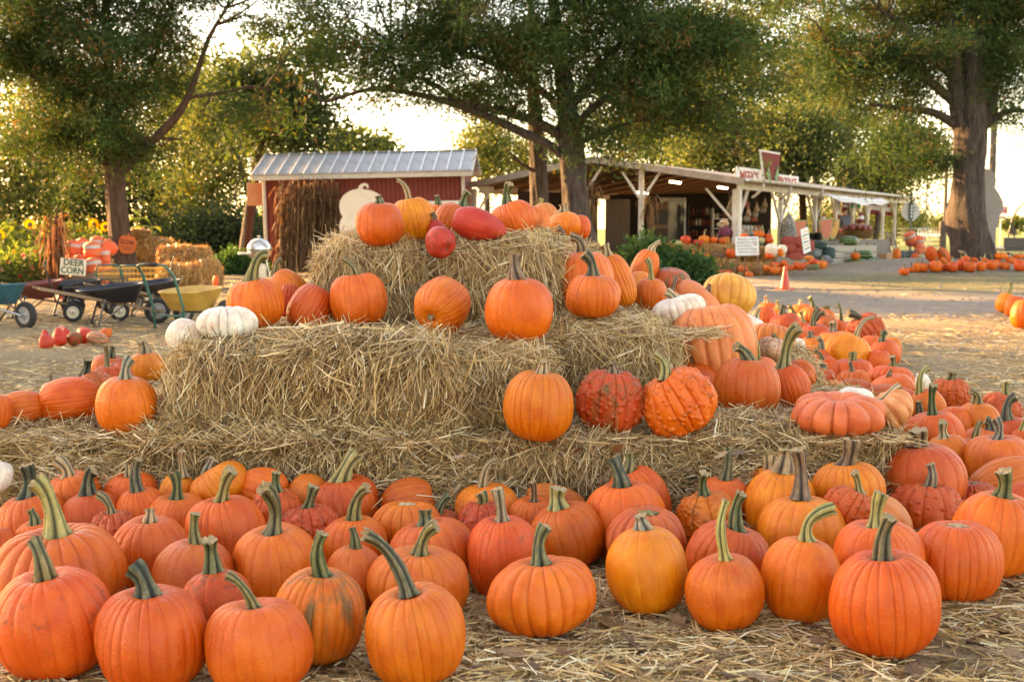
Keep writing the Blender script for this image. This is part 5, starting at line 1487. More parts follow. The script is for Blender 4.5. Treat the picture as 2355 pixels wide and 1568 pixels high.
# ------------------------------------------------------------------ left background: barrows, corn sacks, bales, flowers
M['steel'] = worn('galvanised_steel', (0.50, 0.50, 0.50), 0.35, 0.2, 8, metal=0.9)
M['black_tray'] = worn('black_enamel', (0.018, 0.018, 0.022), 0.30, 0.4, 6, dirt=(0.05, 0.04, 0.03))
M['teal_tray'] = worn('teal_paint', (0.02, 0.115, 0.15), 0.38, 0.3, 6, dirt=(0.06, 0.06, 0.05))
M['red_tray'] = worn('faded_red_paint', (0.20, 0.045, 0.03), 0.5, 0.35, 7, dirt=(0.09, 0.04, 0.025))
M['yellow_tray'] = worn('mustard_paint', (0.58, 0.33, 0.07), 0.4, 0.2, 6, dirt=(0.20, 0.11, 0.04))
M['green_tube'] = worn('green_enamel', (0.02, 0.13, 0.10), 0.35, 0.25, 10)
M['rubber'] = worn('tyre_rubber', (0.022, 0.021, 0.020), 0.8, 0.3, 20, dirt=(0.07, 0.055, 0.04))
M['grey_rim'] = worn('grey_wheel_rim', (0.30, 0.29, 0.27), 0.5, 0.2, 10)
M['handle_wood'] = worn('ash_handle', (0.27, 0.165, 0.09), 0.65, 0.3, 6, (1, 8, 8))
M['board'] = worn('brown_board', (0.17, 0.095, 0.055), 0.7, 0.35, 5, (0.8, 8, 8))
M['white_paint'] = worn('old_white_paint', (0.66, 0.63, 0.56), 0.55, 0.12, 5, dirt=(0.42, 0.37, 0.29))
M['sign_cream'] = worn('cream_sign_board', (0.70, 0.62, 0.46), 0.6, 0.1, 8)
M['sign_white'] = worn('white_sign_board', (0.74, 0.74, 0.72), 0.5, 0.06, 8)
M['ink_green'] = worn('dark_green_lettering', (0.012, 0.055, 0.028), 0.6, 0.1, 20)
M['ink_black'] = worn('black_marker', (0.02, 0.02, 0.022), 0.6, 0.1, 20)
M['ink_red'] = worn('red_lettering', (0.50, 0.035, 0.025), 0.6, 0.12, 20)
M['sign_orange'] = worn('orange_sign_board', (0.74, 0.14, 0.03), 0.55, 0.1, 10)
M['bag_net'] = worn('orange_net_sack', (0.76, 0.145, 0.05), 0.55, 0.25, 30, bumps=0.5)
M['bag_band'] = worn('printed_sack_band', (0.50, 0.44, 0.38), 0.6, 0.35, 18)
M['cone'] = worn('traffic_cone_plastic', (0.60, 0.055, 0.015), 0.4, 0.12, 10)
M['corn'] = leafy('dry_corn_leaves', 0.3, 0.7, 0.15, (1.2, 0.9, 0.55))
M['crate_yellow'] = worn('yellow_plastic', (0.62, 0.34, 0.06), 0.45, 0.15, 10)

def wheel(parent, c, r, w, rimm, name='wheel', axis='y'):
    b = MB()
    h = w / 2
    b.lathe([(r * .62, -h * .7), (r * .80, -h), (r * .95, -h * .8), (r, -h * .35), (r, h * .35), (r * .95, h * .8), (r * .80, h), (r * .62, h * .7), (r * .62, -h * .7)], sides=22, axis=axis)
    tyre = b.build(name, M['rubber'], parent, c)
    b = MB()
    b.lathe([(0.012, -h * 1.15), (r * .16, -h * 1.1), (r * .18, -h * .55), (r * .50, -h * .35), (r * .62, -h * .72), (r * .64, 0), (r * .62, h * .72), (r * .50, h * .35), (r * .18, h * .55), (r * .16, h * 1.1), (0.012, h * 1.15)], sides=22, axis=axis)
    b.build('rim', rimm, tyre)
    return tyre
def tray_mesh(Lr, Wr, Lb, Wb, z0, z1, shift, rise):
    """open pan: rim Lr x Wr at z1, floor Lb x Wb at z0"""
    n = 28
    b = MB()
    V, Fa = [], []
    def ringp(l, w, z, sx, k=3.2, rs=0.0):
        for i in range(n):
            a = i / n * 2 * math.pi
            c, s = math.cos(a), math.sin(a)
            x = math.copysign(abs(c) ** (2 / k), c) * l / 2
            y = math.copysign(abs(s) ** (2 / k), s) * w / 2
            V.append((x + sx, y, z + rs * (x / (l / 2))))
    ringp(Lb, Wb, z0, shift); ringp(Lb * 1.08, Wb * 1.08, z0 + .02, shift)
    ringp(Lr * .99, Wr * .99, z1 - .015, 0, rs=rise); ringp(Lr * 1.02, Wr * 1.03, z1, 0, rs=rise); ringp(Lr * 1.0, Wr * 1.0, z1 + .01, 0, rs=rise); ringp(Lr * .97, Wr * .97, z1 - .004, 0, rs=rise)
    ringp(Lb * 1.06, Wb * 1.06, z0 + .035, shift); ringp(Lb * .9, Wb * .9, z0 + .018, shift)
    m = len(V) // n
    for j in range(m - 1):
        for i in range(n):
            Fa.append((j * n + i, j * n + (i + 1) % n, (j + 1) * n + (i + 1) % n, (j + 1) * n + i))
    Fa.append(tuple(range(n - 1, -1, -1))); Fa.append(tuple(range((m - 1) * n, m * n)))
    b.add(V, Fa, True)
    return b
GW = 'wheelbarrows parked in a row'
def barrow(u, Y, rz, traym, label, hand='wood', rim=None, s=1.0):
    p = atY(u, 700, Y)
    t = thing('wheelbarrow', label, 'wheelbarrow', (p.x, Y, gz(p.x, Y)), rz, GW)
    t.scale = (s, s, s)
    tray_mesh(.92, .66, .46, .40, .33, .56, .10, .05).build('tray', traym, t)
    wheel(t, (.66, 0, .19), .19, .09, rim or M['grey_rim'])
    for sy in (-1, 1):
        b = MB()
        if hand == 'wood':
            b.bar((-.98, sy * .29, .56), (.72, sy * .075, .185), .042, .036)
            b.bar((-1.02, sy * .295, .57), (-.80, sy * .268, .52), .034, .03)
            b.build('handle', M['handle_wood'], t)
        else:
            b.tube([(-1.0, sy * .29, .60), (-.80, sy * .28, .56), (-.3, sy * .22, .36), (.3, sy * .12, .27), (.68, sy * .075, .19)], .016, 8)
            b.build('handle', hand, t)
        b = MB()
        b.bar((-.12, sy * .22, .40), (-.24, sy * .25, .012), .03, .012)
        b.bar((.18, sy * .16, .32), (-.24, sy * .25, .012), .03, .012)
        b.bar((-.32, sy * .25, .012), (-.16, sy * .25, .012), .035, .02)
        b.build('leg', M['black_tray'], t)
    MB().bar((-.20, -.25, .14), (-.20, .25, .14), .022, .012).build('brace', M['black_tray'], t)
    b = MB()
    for sy in (-1, 1):
        b.bar((.66, sy * .075, .19), (.66, sy * .05, .19), .03)
        b.bar((.66, sy * .07, .19), (.40, sy * .12, .42), .02, .012)
    b.build('fork', M['black_tray'], t)
    return t
barrow(-18, 13.9, R(-28), M['teal_tray'], 'teal wheelbarrow at the left edge with big grey-rimmed wheel', M['steel'], s=.84)
barrow(70, 15.2, R(35), M['red_tray'], 'rusty red wheelbarrow between the teal and the black ones', s=.80)
barrow(168, 15.6, R(40), M['black_tray'], 'black wheelbarrow behind, third from the left', s=.80)
barrow(255, 14.2, R(30), M['black_tray'], 'black wheelbarrow nearest us with long wooden handles', s=.82)
barrow(350, 15.6, R(48), M['black_tray'], 'black wheelbarrow half hidden behind the mustard cart', s=.80)
def yellow_cart():
    p = atY(440, 700, 13.9)
    t = thing('garden_cart', 'mustard yellow garden cart with green tubular push handle', 'cart', (p.x, 13.9, 0), R(62))
    t.scale = (.85, .85, .85)
    tray_mesh(.80, .70, .48, .46, .24, .52, .0, .03).build('tray', M['yellow_tray'], t)
    for sy in (-1, 1):
        wheel(t, (.26, sy * .39, .19), .19, .07, M['grey_rim'])
    MB().tube([(-.42, -.26, .0), (-.44, -.27, .30), (-.60, -.27, .72), (-.72, -.25, .86), (-.74, -.18, .88), (-.74, .18, .88), (-.72, .25, .86), (-.60, .27, .72), (-.44, .27, .30), (-.42, .26, .0)], .017, 10).build('push_handle', M['green_tube'], t)
    MB().tube([(-.43, -.265, .19), (-.43, .265, .19)], .015, 8).build('crossbar', M['green_tube'], t)
    MB().tube([(-.741, -.13, .88), (-.741, .10, .88)], .024, 10).build('grip', M['rubber'], t)
    MB().bar((.26, -.38, .19), (.26, .38, .19), .025).build('axle', M['black_tray'], t)
yellow_cart()
def mesh_wagon(u, Y, rz, label, col, z=0.42, L_=.95, W_=.5):
    p = atY(u, 700, Y)
    t = thing('mesh_wagon', label, 'wagon', (p.x, Y, 0), rz)
    t.scale = (.8, .8, .8)
    b = MB()
    for sx in (-1, 1):
        for k in range(8):
            b.bar((sx * L_ / 2, -W_ / 2 + W_ * k / 7, z), (sx * L_ / 2, -W_ / 2 + W_ * k / 7, z + .22), .006)
    for sy in (-1, 1):
        for k in range(15):
            b.bar((-L_ / 2 + L_ * k / 14, sy * W_ / 2, z), (-L_ / 2 + L_ * k / 14, sy * W_ / 2, z + .22), .006)
    for zz in (z + .005, z + .11, z + .22):
        for sy in (-1, 1):
            b.bar((-L_ / 2, sy * W_ / 2, zz), (L_ / 2, sy * W_ / 2, zz), .016)
        for sx in (-1, 1):
            b.bar((sx * L_ / 2, -W_ / 2, zz), (sx * L_ / 2, W_ / 2, zz), .016)
    b.build('mesh_side', col, t)
    MB().box((0, 0, z - .01), (L_, W_, .015)).build('bed', col, t)
    for sx in (-1, 1):
        for sy in (-1, 1):
            wheel(t, (sx * L_ * .36, sy * (W_ / 2 + .03), .15), .15, .07, M['sign_cream'])
        MB().bar((sx * L_ * .36, -W_ / 2, .15), (sx * L_ * .36, W_ / 2, .15), .025).build('axle', M['black_tray'], t)
        MB().bar((sx * L_ * .36, 0, .15), (sx * L_ * .36, 0, z), .04).build('strut', M['black_tray'], t)
    MB().tube([(-L_ / 2, 0, .22), (-L_ / 2 - .12, 0, .30), (-L_ / 2 - .25, 0, .80), (-L_ / 2 - .25, -.09, .92), (-L_ / 2 - .25, .09, .92), (-L_ / 2 - .25, 0, .80)], .012, 8).build('pull_handle', M['black_tray'], t)
    return t
mesh_wagon(222, 15.0, R(18), 'dark mesh wagon with pale wheel hubs among the barrows', M['black_tray'])
mesh_wagon(305, 18.6, R(170), 'yellow mesh wagon behind the black barrows', M['crate_yellow'], .45, 1.2, .55)
for u, Y, rz, lab in [(345, 16.8, 70, 'green hoop handle of a cart standing behind the barrows'), (268, 17.2, 95, 'thin crooked metal handle cart standing behind the barrows')]:
    p = atY(u, 700, Y)
    t = thing('hand_cart', lab, 'cart', (p.x, Y, 0), R(rz))
    t.scale = (.8, .8, .8)
    tray_mesh(.75, .55, .5, .4, .24, .42, 0, .02).build('tray', M['black_tray'], t)
    MB().tube([(-.35, -.22, .25), (-.50, -.22, .70), (-.56, -.16, .80), (-.56, .16, .80), (-.50, .22, .70), (-.35, .22, .25)], .016, 8).build('push_handle', M['green_tube'], t)
    for sy in (-1, 1):
        wheel(t, (.05, sy * .30, .15), .15, .06, M['grey_rim'])

# corn sacks
def sack_mesh(band=True, seed=1):
    rg = np.random.default_rng(seed)
    n, m = 20, 16
    V, Fa, mi = [], [], []
    ph = rg.uniform(0, 6, 4)
    for j in range(m + 1):
        t = j / m
        z = t
        prof = (1 - abs(2 * t - 1) ** 5) ** .5 if 0 < t < 1 else 0.12
        if t > .9: prof = max(.34, prof * .75)
        for i in range(n):
            a = i / n * 2 * math.pi
            c, s = math.cos(a), math.sin(a)
            k = prof * (1 + .05 * math.sin(3 * a + ph[0] + 5 * t) + .04 * math.sin(9 * t * 2 + ph[1] + 2 * a))
            V.append((math.copysign(abs(c) ** .8, c) * .5 * k, math.copysign(abs(s) ** .8, s) * .36 * k, z))
    for j in range(m):
        for i in range(n):
            Fa.append((j * n + i, j * n + (i + 1) % n, (j + 1) * n + (i + 1) % n, (j + 1) * n + i))
            mi.append(1 if band and 9 <= j <= 11 else 0)
    Fa.append(tuple(range(n - 1, -1, -1))); mi.append(0)
    Fa.append(tuple(range(m * n, m * n + n))); mi.append(0)
    me = bpy.data.meshes.new('sack')
    me.from_pydata(V, [], Fa)
    me.polygons.foreach_set('use_smooth', [True] * len(Fa))
    me.polygons.foreach_set('material_index', mi)
    me.materials.append(M['bag_net']); me.materials.append(M['bag_band'])
    me.update()
    return me
SACK = [sack_mesh(True, 1), sack_mesh(True, 2), sack_mesh(False, 3)]
def fz(x, y):
    return (x / 11.2 + 170) * .7626, (y / 11.2 + 700) * .7626
SACKS = [(1240, 350, 900, 430, 22.6, -6, 0, 'deer corn sack standing tallest in the middle of the stack, label band near its top'),
         (1300, 880, 1420, 420, 22.4, -10, 1, 'deer corn sack below the tallest one, resting on the plank'),
         (1640, 540, 1130, 330, 22.9, -6, 0, 'deer corn sack right of the tallest one with pale label'),
         (560, 300, 820, 380, 22.9, 4, 0, 'deer corn sack upright at the top left of the stack'),
         (880, 225, 760, 340, 23.1, 0, 1, 'deer corn sack second from the left along the top'),
         (1370, 170, 660, 380, 23.3, 6, 0, 'deer corn sack topmost at the back of the stack'),
         (1700, 285, 640, 400, 23.2, 40, 2, 'slumped deer corn sack without band at the top right'),
         (300, 470, 960, 330, 23.0, 16, 0, 'deer corn sack glowing in the sun on the left slope'),
         (170, 780, 1420, 330, 22.8, 10, 0, 'deer corn sack at the far left edge of the stack, sunlit side'),
         (470, 830, 1450, 380, 22.7, -4, 2, 'deer corn sack behind the lettered sign'),
         (830, 780, 1380, 400, 22.7, 2, 2, 'deer corn sack right behind the sign, rounded top showing'),
         (1680, 1080, 1500, 300, 22.8, 0, 2, 'deer corn sack at the lower right end of the stack')]
for k, (x, t_, b_, w, Y, tl, var, lab) in enumerate(SACKS):
    u, v0 = fz(x, t_); _, v1 = fz(x, b_)
    top, bot = atY(u, v0, Y), atY(u, v1, Y)
    h = (top.z - bot.z) * 1.08; ww = w / 11.2 * .7626 * Y / F * 1.34
    o = obj('feed_sack', SACK[var]); o.location = bot; o.scale = (ww, ww, h); o.rotation_euler = (0, R(tl), R(-14 + 9 * (k % 4)))
    tag(o, lab, 'sack', 'orange sacks of deer corn')
for k, (u, w) in enumerate([(205, 42), (228, 40), (180, 36)]):
    p = atY(u, 655, 22.5)
    o = obj('feed_sack', SACK[2]); o.location = (p.x, 22.6, 0.0); o.scale = (.36, .36, .34)
    tag(o, 'deer corn sack under the plank, %s from the left' % ['second', 'last', 'first'][k], 'sack', 'orange sacks of deer corn')
pl = MB().box((0, 0, 0), (1.15, .06, .17), bev=.006).build('plank', M['board'])
q = atY(236, 634, 22.1); pl.location = q; pl.rotation_euler = (0, R(-9), 0)
tag(pl, 'brown plank held across the front of the corn sacks', 'plank')
t = thing('deer_corn_sign', 'cream sign lettered DEER CORN in dark green on the sack stack', 'sign', atY(168, 614, 22.0))
t.rotation_euler = (R(-4), R(4.5), 0)
MB().box((0, 0, 0), (.475, .015, .305), bev=.003).build('sign_board', M['sign_cream'], t)
text_mesh('DEER', .165, M['ink_green'], t, (.01, -.011, .075), (R(90), 0, 0), width=.38, bold=.003)
text_mesh('CORN', .165, M['ink_green'], t, (-.005, -.011, -.07), (R(90), 0, 0), width=.41, bold=.003)

def corn_bundle(label, base, n, h, rb, rt, seed, lean=(0, 0), col=((.20, .10, .05), (.30, .17, .08), (.13, .07, .035)), flare=0.35, flatten=1.0):
    rng = np.random.default_rng(seed)
    t = thing('corn_stalk_bundle', label, 'corn stalks', base)
    parts, cc = [], []
    lv, lf, lc, ln_ = [], [], [], 0
    cols = np.array(col)
    for k in range(n):
        a, r = rng.uniform(0, 6.28), rng.uniform(0, 1) ** .5
        hb = h * rng.uniform(.72, 1.05)
        b = np.array([math.cos(a) * r * rb, math.sin(a) * r * rb * flatten, 0])
        e = np.array([math.cos(a) * r * rt + lean[0], math.sin(a) * r * rt * flatten + lean[1], hb])
        m = (b + e) / 2 + rng.normal(0, .04, 3) * np.array([1, flatten, .3])
        tip = e + np.array([rng.normal(0, .12), rng.normal(0, .06), rng.uniform(-.15, .15)])
        V, Fa = sweep([b, (b + m) / 2, m, (m + e) / 2, e, tip], [.014, .013, .012, .010, .007, .003], 5)
        parts.append((np.array([tuple(v) for v in V]), np.array(Fa)))
        cc.append(np.repeat((cols[rng.integers(len(cols))] * rng.uniform(.7, 1.3))[None], len(V), 0))
        for q in range(rng.integers(6, 12)):
            f = rng.uniform(.15, 1.0)
            p = b + (e - b) * f
            aa = rng.uniform(0, 6.28); L_ = rng.uniform(.25, .6); w = rng.uniform(.02, .045)
            d = np.array([math.cos(aa), math.sin(aa) * flatten, 0])
            sd = np.array([-d[1], d[0], rng.normal(0, .5)]); sd /= np.linalg.norm(sd) + 1e-9
            out = rng.uniform(.12, .35) * (1 + (f > .8) * flare)
            pts = [p, p + d * out * L_ + np.array([0, 0, L_ * .18]), p + d * out * L_ * 1.6 + np.array([0, 0, -L_ * .25]), p + d * out * L_ * 1.5 + np.array([0, 0, -L_ * .8])]
            ws = [w * .6, w, w * .8, w * .1]
            for p_, w_ in zip(pts, ws):
                lv += [p_ - sd * w_ / 2, p_ + sd * w_ / 2]
            for s_ in range(3):
                o_ = ln_ + 2 * s_
                lf.append((o_, o_ + 1, o_ + 3, o_ + 2))
            ln_ += 8
            c_ = cols[rng.integers(len(cols))] * rng.uniform(.8, 1.6)
            lc += [c_] * 8
    V, Fa = join(parts)
    o = obj('stalks', mesh_np('stalks', V, Fa, M['corn'], True, np.concatenate(cc)), t); o['kind'] = 'stuff'
    o = obj('husks', mesh_np('husks', np.array(lv), np.array(lf), M['corn'], False, np.clip(np.array(lc), 0, .8)), t); o['kind'] = 'stuff'
    return t
p = atY(140, 660, 22.3)
corn_bundle('reddish corn stalk bundle tied to a post left of the corn sacks', (p.x - .05, 22.3, 0), 24, 1.35, .09, .13, 41, (.0, 0), ((.22, .10, .045), (.28, .14, .065), (.14, .06, .03)), .5)
# stacked straw bales behind the barrows
GL = 'straw bales walled up behind the barrows'
for u, Y, z, rz, var, sc_, lab in [
        (348, 28.2, 0, 4, 0, (1.15, 1.2, 1.2), 'straw bale low in the far wall beside the cedar trunk'), (348, 28.2, .44, 4, 1, (1.15, 1.2, 1.2), 'straw bale in the upper course of the far wall by the trunk'),
        (430, 23.2, 0, -3, 2, (1, 1, 1), 'straw bale at the bottom of the far wall, hidden behind the upright one'), (428, 23.2, .365, -5, 0, (.95, 1, 1.15), 'straw bale with arched top in the far wall'),
        (322, 28.2, .88, 20, 1, (.55, 1.1, .62), 'broken half bale sitting on top of the far wall'),
        (425, 22.5, 0, 2, 2, (.78, 1, 1.28), 'straw bale standing in front of the far wall'), (478, 22.9, 0, 80, 1, (.9, .55, 1.35), 'straw bale end at the right end of the far wall'),
        (375, 22.9, 0, 6, 1, (.8, .8, .32), 'flattened straw bale at the foot of the far wall')]:
    p = atY(u, 660, Y)
    bale((p.x, Y, z), R(rz), lab, GL, var, sc_, True)
# SLOW sign nailed on the cedar
t = thing('slow_sign', 'orange pumpkin-shaped board reading SLOW on the cedar trunk', 'sign', atY(293, 561, 26.55))
t.rotation_euler = (0, R(5), R(-4))
out = [(0, -.215), (-.06, -.225), (-.13, -.20), (-.185, -.12), (-.20, -.01), (-.19, .09), (-.14, .165), (-.08, .185), (-.03, .165), (-.015, .17), (-.01, .215), (.03, .235), (.045, .225), (.025, .175), (.05, .17), (.10, .19), (.155, .165), (.195, .08), (.20, -.02), (.185, -.12), (.14, -.185), (.07, -.21)]
MB().plate(out, .018).build('sign_board', M['sign_orange'], t)
text_mesh('SLOW', .155, M['ink_black'], t, (0, -.013, .035), (R(90), R(6), 0), width=.32)
for k, (zz, ww) in enumerate(((-.075, .26), (-.125, .20))):
    b = MB()
    for q in range(9):
        b.box((-.5 * ww + ww * (q + .5) / 9 + .01, -.0115, zz + .008 * math.sin(q * 2.3)), (ww / 13, .004, .014 + .01 * (q % 2)))
    b.build('small_print', M['board'], t)
# sunflowers
def sunflower(label, u, v_top, Y, seed, heads=1, leaves=14):
    rng = np.random.default_rng(seed)
    top = atY(u, v_top, Y)
    h = top.z
    t = thing('sunflower', label, 'sunflower', (top.x, Y, 0), 0, 'sunflowers behind the corn sacks')
    st = [np.array([0, 0, 0]), np.array([rng.normal(0, .04), rng.normal(0, .04), h * .5]), np.array([rng.normal(0, .05), rng.normal(0, .05), h * .97])]
    pts, rad = smooth_path(st, [.018, .015, .010], 10)
    V, Fa = sweep(pts, rad, 6)
    obj('stalk', mesh_np('stalk', np.array([tuple(v) for v in V]), np.array(Fa), M['leaf'], True, np.array((.16, .20, .05))), t)
    for k in range(leaves):
        f = .25 + .72 * k / leaves
        p = pts[min(9, int(f * 9))]
        a = k * 2.4 + rng.uniform(-.3, .3); L_ = .42 * (1.15 - f * .6) + .06
        n = 6
        V, Fa = [], []
        for i in range(n):
            s = i / (n - 1)
            w = L_ * .38 * math.sin(math.pi * min(1, s * .92 + .08)) ** .8 * (1 - s * .35)
            c = np.array([math.cos(a), math.sin(a), 0]) * L_ * s + np.array([0, 0, L_ * (.35 * s - .75 * s * s)])
            sd = np.array([-math.sin(a), math.cos(a), 0])
            for e in (-1, 0, 1):
                V.append(np.array(p) + c + sd * w * e + np.array([0, 0, .025 * abs(e)]))
        for i in range(n - 1):
            for e in range(2):
                o_ = i * 3 + e
                Fa.append((o_, o_ + 1, o_ + 4, o_ + 3))
        col = np.array([(.17, .22, .05), (.12, .17, .045), (.22, .24, .06)][k % 3]) * rng.uniform(.8, 1.2)
        obj('leaf', mesh_np('leaf', np.array(V), np.array(Fa), M['leaf'], True, col), t)
    for q in range(heads):
        c = Vector(pts[9]) + Vector((rng.normal(0, .06) * q, rng.normal(0, .04) * q, .02 + .05 * q))
        b = MB(); b.lathe([(.002, -.012), (.045, -.014), (.05, -.004), (.03, .006), (.002, .008)], sides=14, axis='y')
        hd = b.build('flower_head', M['board'], t, c)
        hd.rotation_euler = (R(-10), 0, R(rng.uniform(-40, 40)))
        V, Fa = [], []
        for i in range(18):
            a = i / 18 * 6.283
            d = np.array([math.cos(a), 0, math.sin(a)]); s_ = np.array([-math.sin(a), 0, math.cos(a)])
            o_ = len(V)
            V += [d * .045, d * .085 + s_ * .016, d * .13 + np.array([0, -.01, 0]), d * .085 - s_ * .016]
            Fa.append((o_, o_ + 1, o_ + 2, o_ + 3))
        obj('petals', mesh_np('petals', np.array(V), np.array(Fa), M['petal'], False, np.array((.80, .36, .02))), hd)
for a in [('tall sunflower plant at the far left, not yet open', 31, 490, 26, 1, 0, 16), ('sunflower plant second from the left with broad leaves', 76, 515, 26.5, 2, 1, 16),
          ('sunflower in bloom left of the sack stack', 180, 538, 27, 3, 1, 12), ('sunflower with two heads above the sack stack', 207, 518, 27.5, 4, 2, 12),
          ('sunflower facing us just left of the cedar trunk', 243, 520, 28.6, 5, 1, 12), ('tallest leafy sunflower plant right of the cedar trunk', 322, 470, 30.2, 6, 0, 20),
          ('short leafy sunflower at the left frame edge', 2, 540, 25.5, 7, 1, 14), ('leafy sunflower between the corn bundle and left plants', 108, 545, 26, 8, 1, 14),
          ('low sunflower behind the corn bundle', 150, 560, 26.8, 9, 1, 12), ('leafy sunflower low behind the second from left', 55, 560, 25, 10, 0, 14), ('small sunflower plant right of the tallest leafy one', 345, 512, 30.6, 11, 0, 12)]:
    sunflower(*a)
# zinnia bed: uncountable small flowers and leaves
rng = np.random.default_rng(77)
n = 9000
Pz = np.stack([rng.uniform(-12.8, -9.3, n), rng.uniform(22.0, 27.0, n), rng.uniform(0, 1, n) ** .8], -1)
Pz[:, 2] *= .55 + .75 * ((Pz[:, 1] - 22) / 5) ** 2
V, Fa, col = sprays(Pz, nrm(rng.normal(size=(n, 3)) + np.array([0, 0, .6])), 3, .05, .12, .055, np.array([(.10, .14, .04), (.14, .18, .045), (.07, .10, .03), (.19, .20, .05)]), [.3, .3, .2, .2], rng, True)
o = obj('flower_bed', mesh_np('flower_bed', V, Fa, M['leaf'], False, col))
stuff(o, 'bed of leafy zinnias at the far left below the sunflowers', 'flower bed')
n = 170
Pf = np.stack([rng.uniform(-12.4, -9.3, n), rng.uniform(21.9, 26, n), rng.uniform(.25, .72, n)], -1)
V, Fa, cc_ = [], [], []
fc = np.array([(.75, .07, .03), (.78, .20, .03), (.70, .05, .10), (.80, .38, .05), (.80, .30, .28)])
for k in range(n):
    c = fc[rng.integers(5)] * rng.uniform(.8, 1.1)
    for i in range(8):
        a = i / 8 * 6.283
        d = np.array([math.cos(a), -.25, math.sin(a)]) * rng.uniform(.035, .05)
        s_ = np.array([-math.sin(a), 0, math.cos(a)]) * .018
        o_ = len(V)
        V += [Pf[k], Pf[k] + d * .7 + s_, Pf[k] + d, Pf[k] + d * .7 - s_]
        Fa.append((o_, o_ + 1, o_ + 2, o_ + 3)); cc_ += [c] * 4
o = obj('zinnia_blooms', mesh_np('zinnia_blooms', np.array(V), np.array(Fa), M['petal'], False, np.array(cc_)))
stuff(o, 'red and orange zinnia blooms dotted over the flower bed', 'flowers')
# heaps of green vines
def heap(label, c, r, h, seed, n=5200, cols=((.035, .085, .03), (.05, .11, .035), (.07, .13, .04)), L=.10, Wd=.06):
    rng = np.random.default_rng(seed)
    d = nrm(rng.normal(size=(n, 3)) * np.array([1, 1, .8])); d[:, 2] = np.abs(d[:, 2])
    rr = rng.uniform(.72, 1.06, (n, 1))
    Pp = d * rr * np.array([r[0], r[1], h]) * (1 + .15 * np.sin(d[:, :1] * 7 + seed) + .1 * np.sin(d[:, 1:2] * 11))
    t = thing('vine_heap', label, 'vines', c)
    b = MB(); b.lathe([(r[0] * .9, 0), (r[0] * .82, h * .4), (r[0] * .55, h * .75), (.02, h * .9)], sides=18)
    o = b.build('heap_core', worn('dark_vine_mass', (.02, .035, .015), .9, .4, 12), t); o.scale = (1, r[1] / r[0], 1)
    V, Fa, col = sprays(Pp, d, 5, .05, L, Wd, np.array(cols), [1 / len(cols)] * len(cols), rng, True, .1)
    o = obj('leaves', mesh_np('leaves', V, Fa, M['leaf'], False, col), t); o['kind'] = 'stuff'
p = atY(1520, 600, 22.5)
heap('heap of green leafy vines right behind the pumpkin stack', (p.x - .2, 22.5, 0), (1.05, 1.1), .80, 71)
p = atY(545, 600, 30)
heap('heap of green vines left of the shed beyond the bales', (p.x, 30, 0), (.62, .7), .46, 72, 2500)
# covered kettle grill shining by the shed corner
p = atY(597, 600, 26.5)
t = thing('kettle_grill', 'shiny domed kettle grill catching the sun by the shed corner', 'grill', (p.x, 26.5, 0), R(20))
MB().lathe([(.02, .93), (.08, .925), (.17, .88), (.24, .80), (.275, .70), (.275, .69)], sides=24).build('lid', worn('bright_enamel', (.80, .78, .72), .12, .05, 4, metal=.6), t)
MB().lathe([(.02, .985), (.03, .98), (.03, .95), (.012, .94), (.012, .92)], sides=12).build('knob', M['white_paint'], t)
MB().lathe([(.27, .66), (.25, .56), (.18, .48), (.02, .45)], sides=24).build('bowl', M['steel'], t)
MB().box((-.28, 0, .60), (.34, .34, .04), bev=.01).build('side_shelf', M['white_paint'], t)
for a in (0, 2.1, 4.2):
    MB().bar((.14 * math.cos(a), .14 * math.sin(a), .5), (.24 * math.cos(a), .24 * math.sin(a), 0), .025).build('leg', M['steel'], t)
MB().lathe([(.02, .0), (.13, .01), (.15, .05), (.15, .30), (.12, .36), (.03, .38), (.03, .42)], (0, 0, 0), 18).build('gas_tank', M['sign_cream'], t)
b = MB().bar((0, 0, 0), (0, 0, .62), .06).build('marker_post', M['white_paint']); b.location = atY(362, 575, 29); b.location.z = .25
tag(b, 'short white marker post behind the distant bales', 'post')
def cone(label, u, v_tip, v_base, Y=None):
    p = at(u, v_base, 0) if Y is None else atY(u, v_base, Y)
    Yc = p.y
    h = (v_base - v_tip) * Yc / F
    t = thing('traffic_cone', label, 'traffic cone', (p.x, Yc, 0 if Y is None else p.z), R(15), 'orange traffic cones')
    MB().box((0, 0, .012), (h * .62, h * .62, .024), bev=.006).build('base', M['cone'], t)
    MB().lathe([(h * .235, .024), (h * .21, .05), (h * .06, h * .97), (h * .045, h), (h * .03, h), (h * .03, h * .9)], sides=20).build('cone_body', M['cone'], t)
cone('orange traffic cone on the drive in front of the stand', 1805, 612, 666)
cone('tip of orange traffic cone behind the giant yellow pumpkin', 1658, 614, 660)
cone('leaning orange cone tip between the barrows and the corn bundle', 143, 640, 690, 19.5)
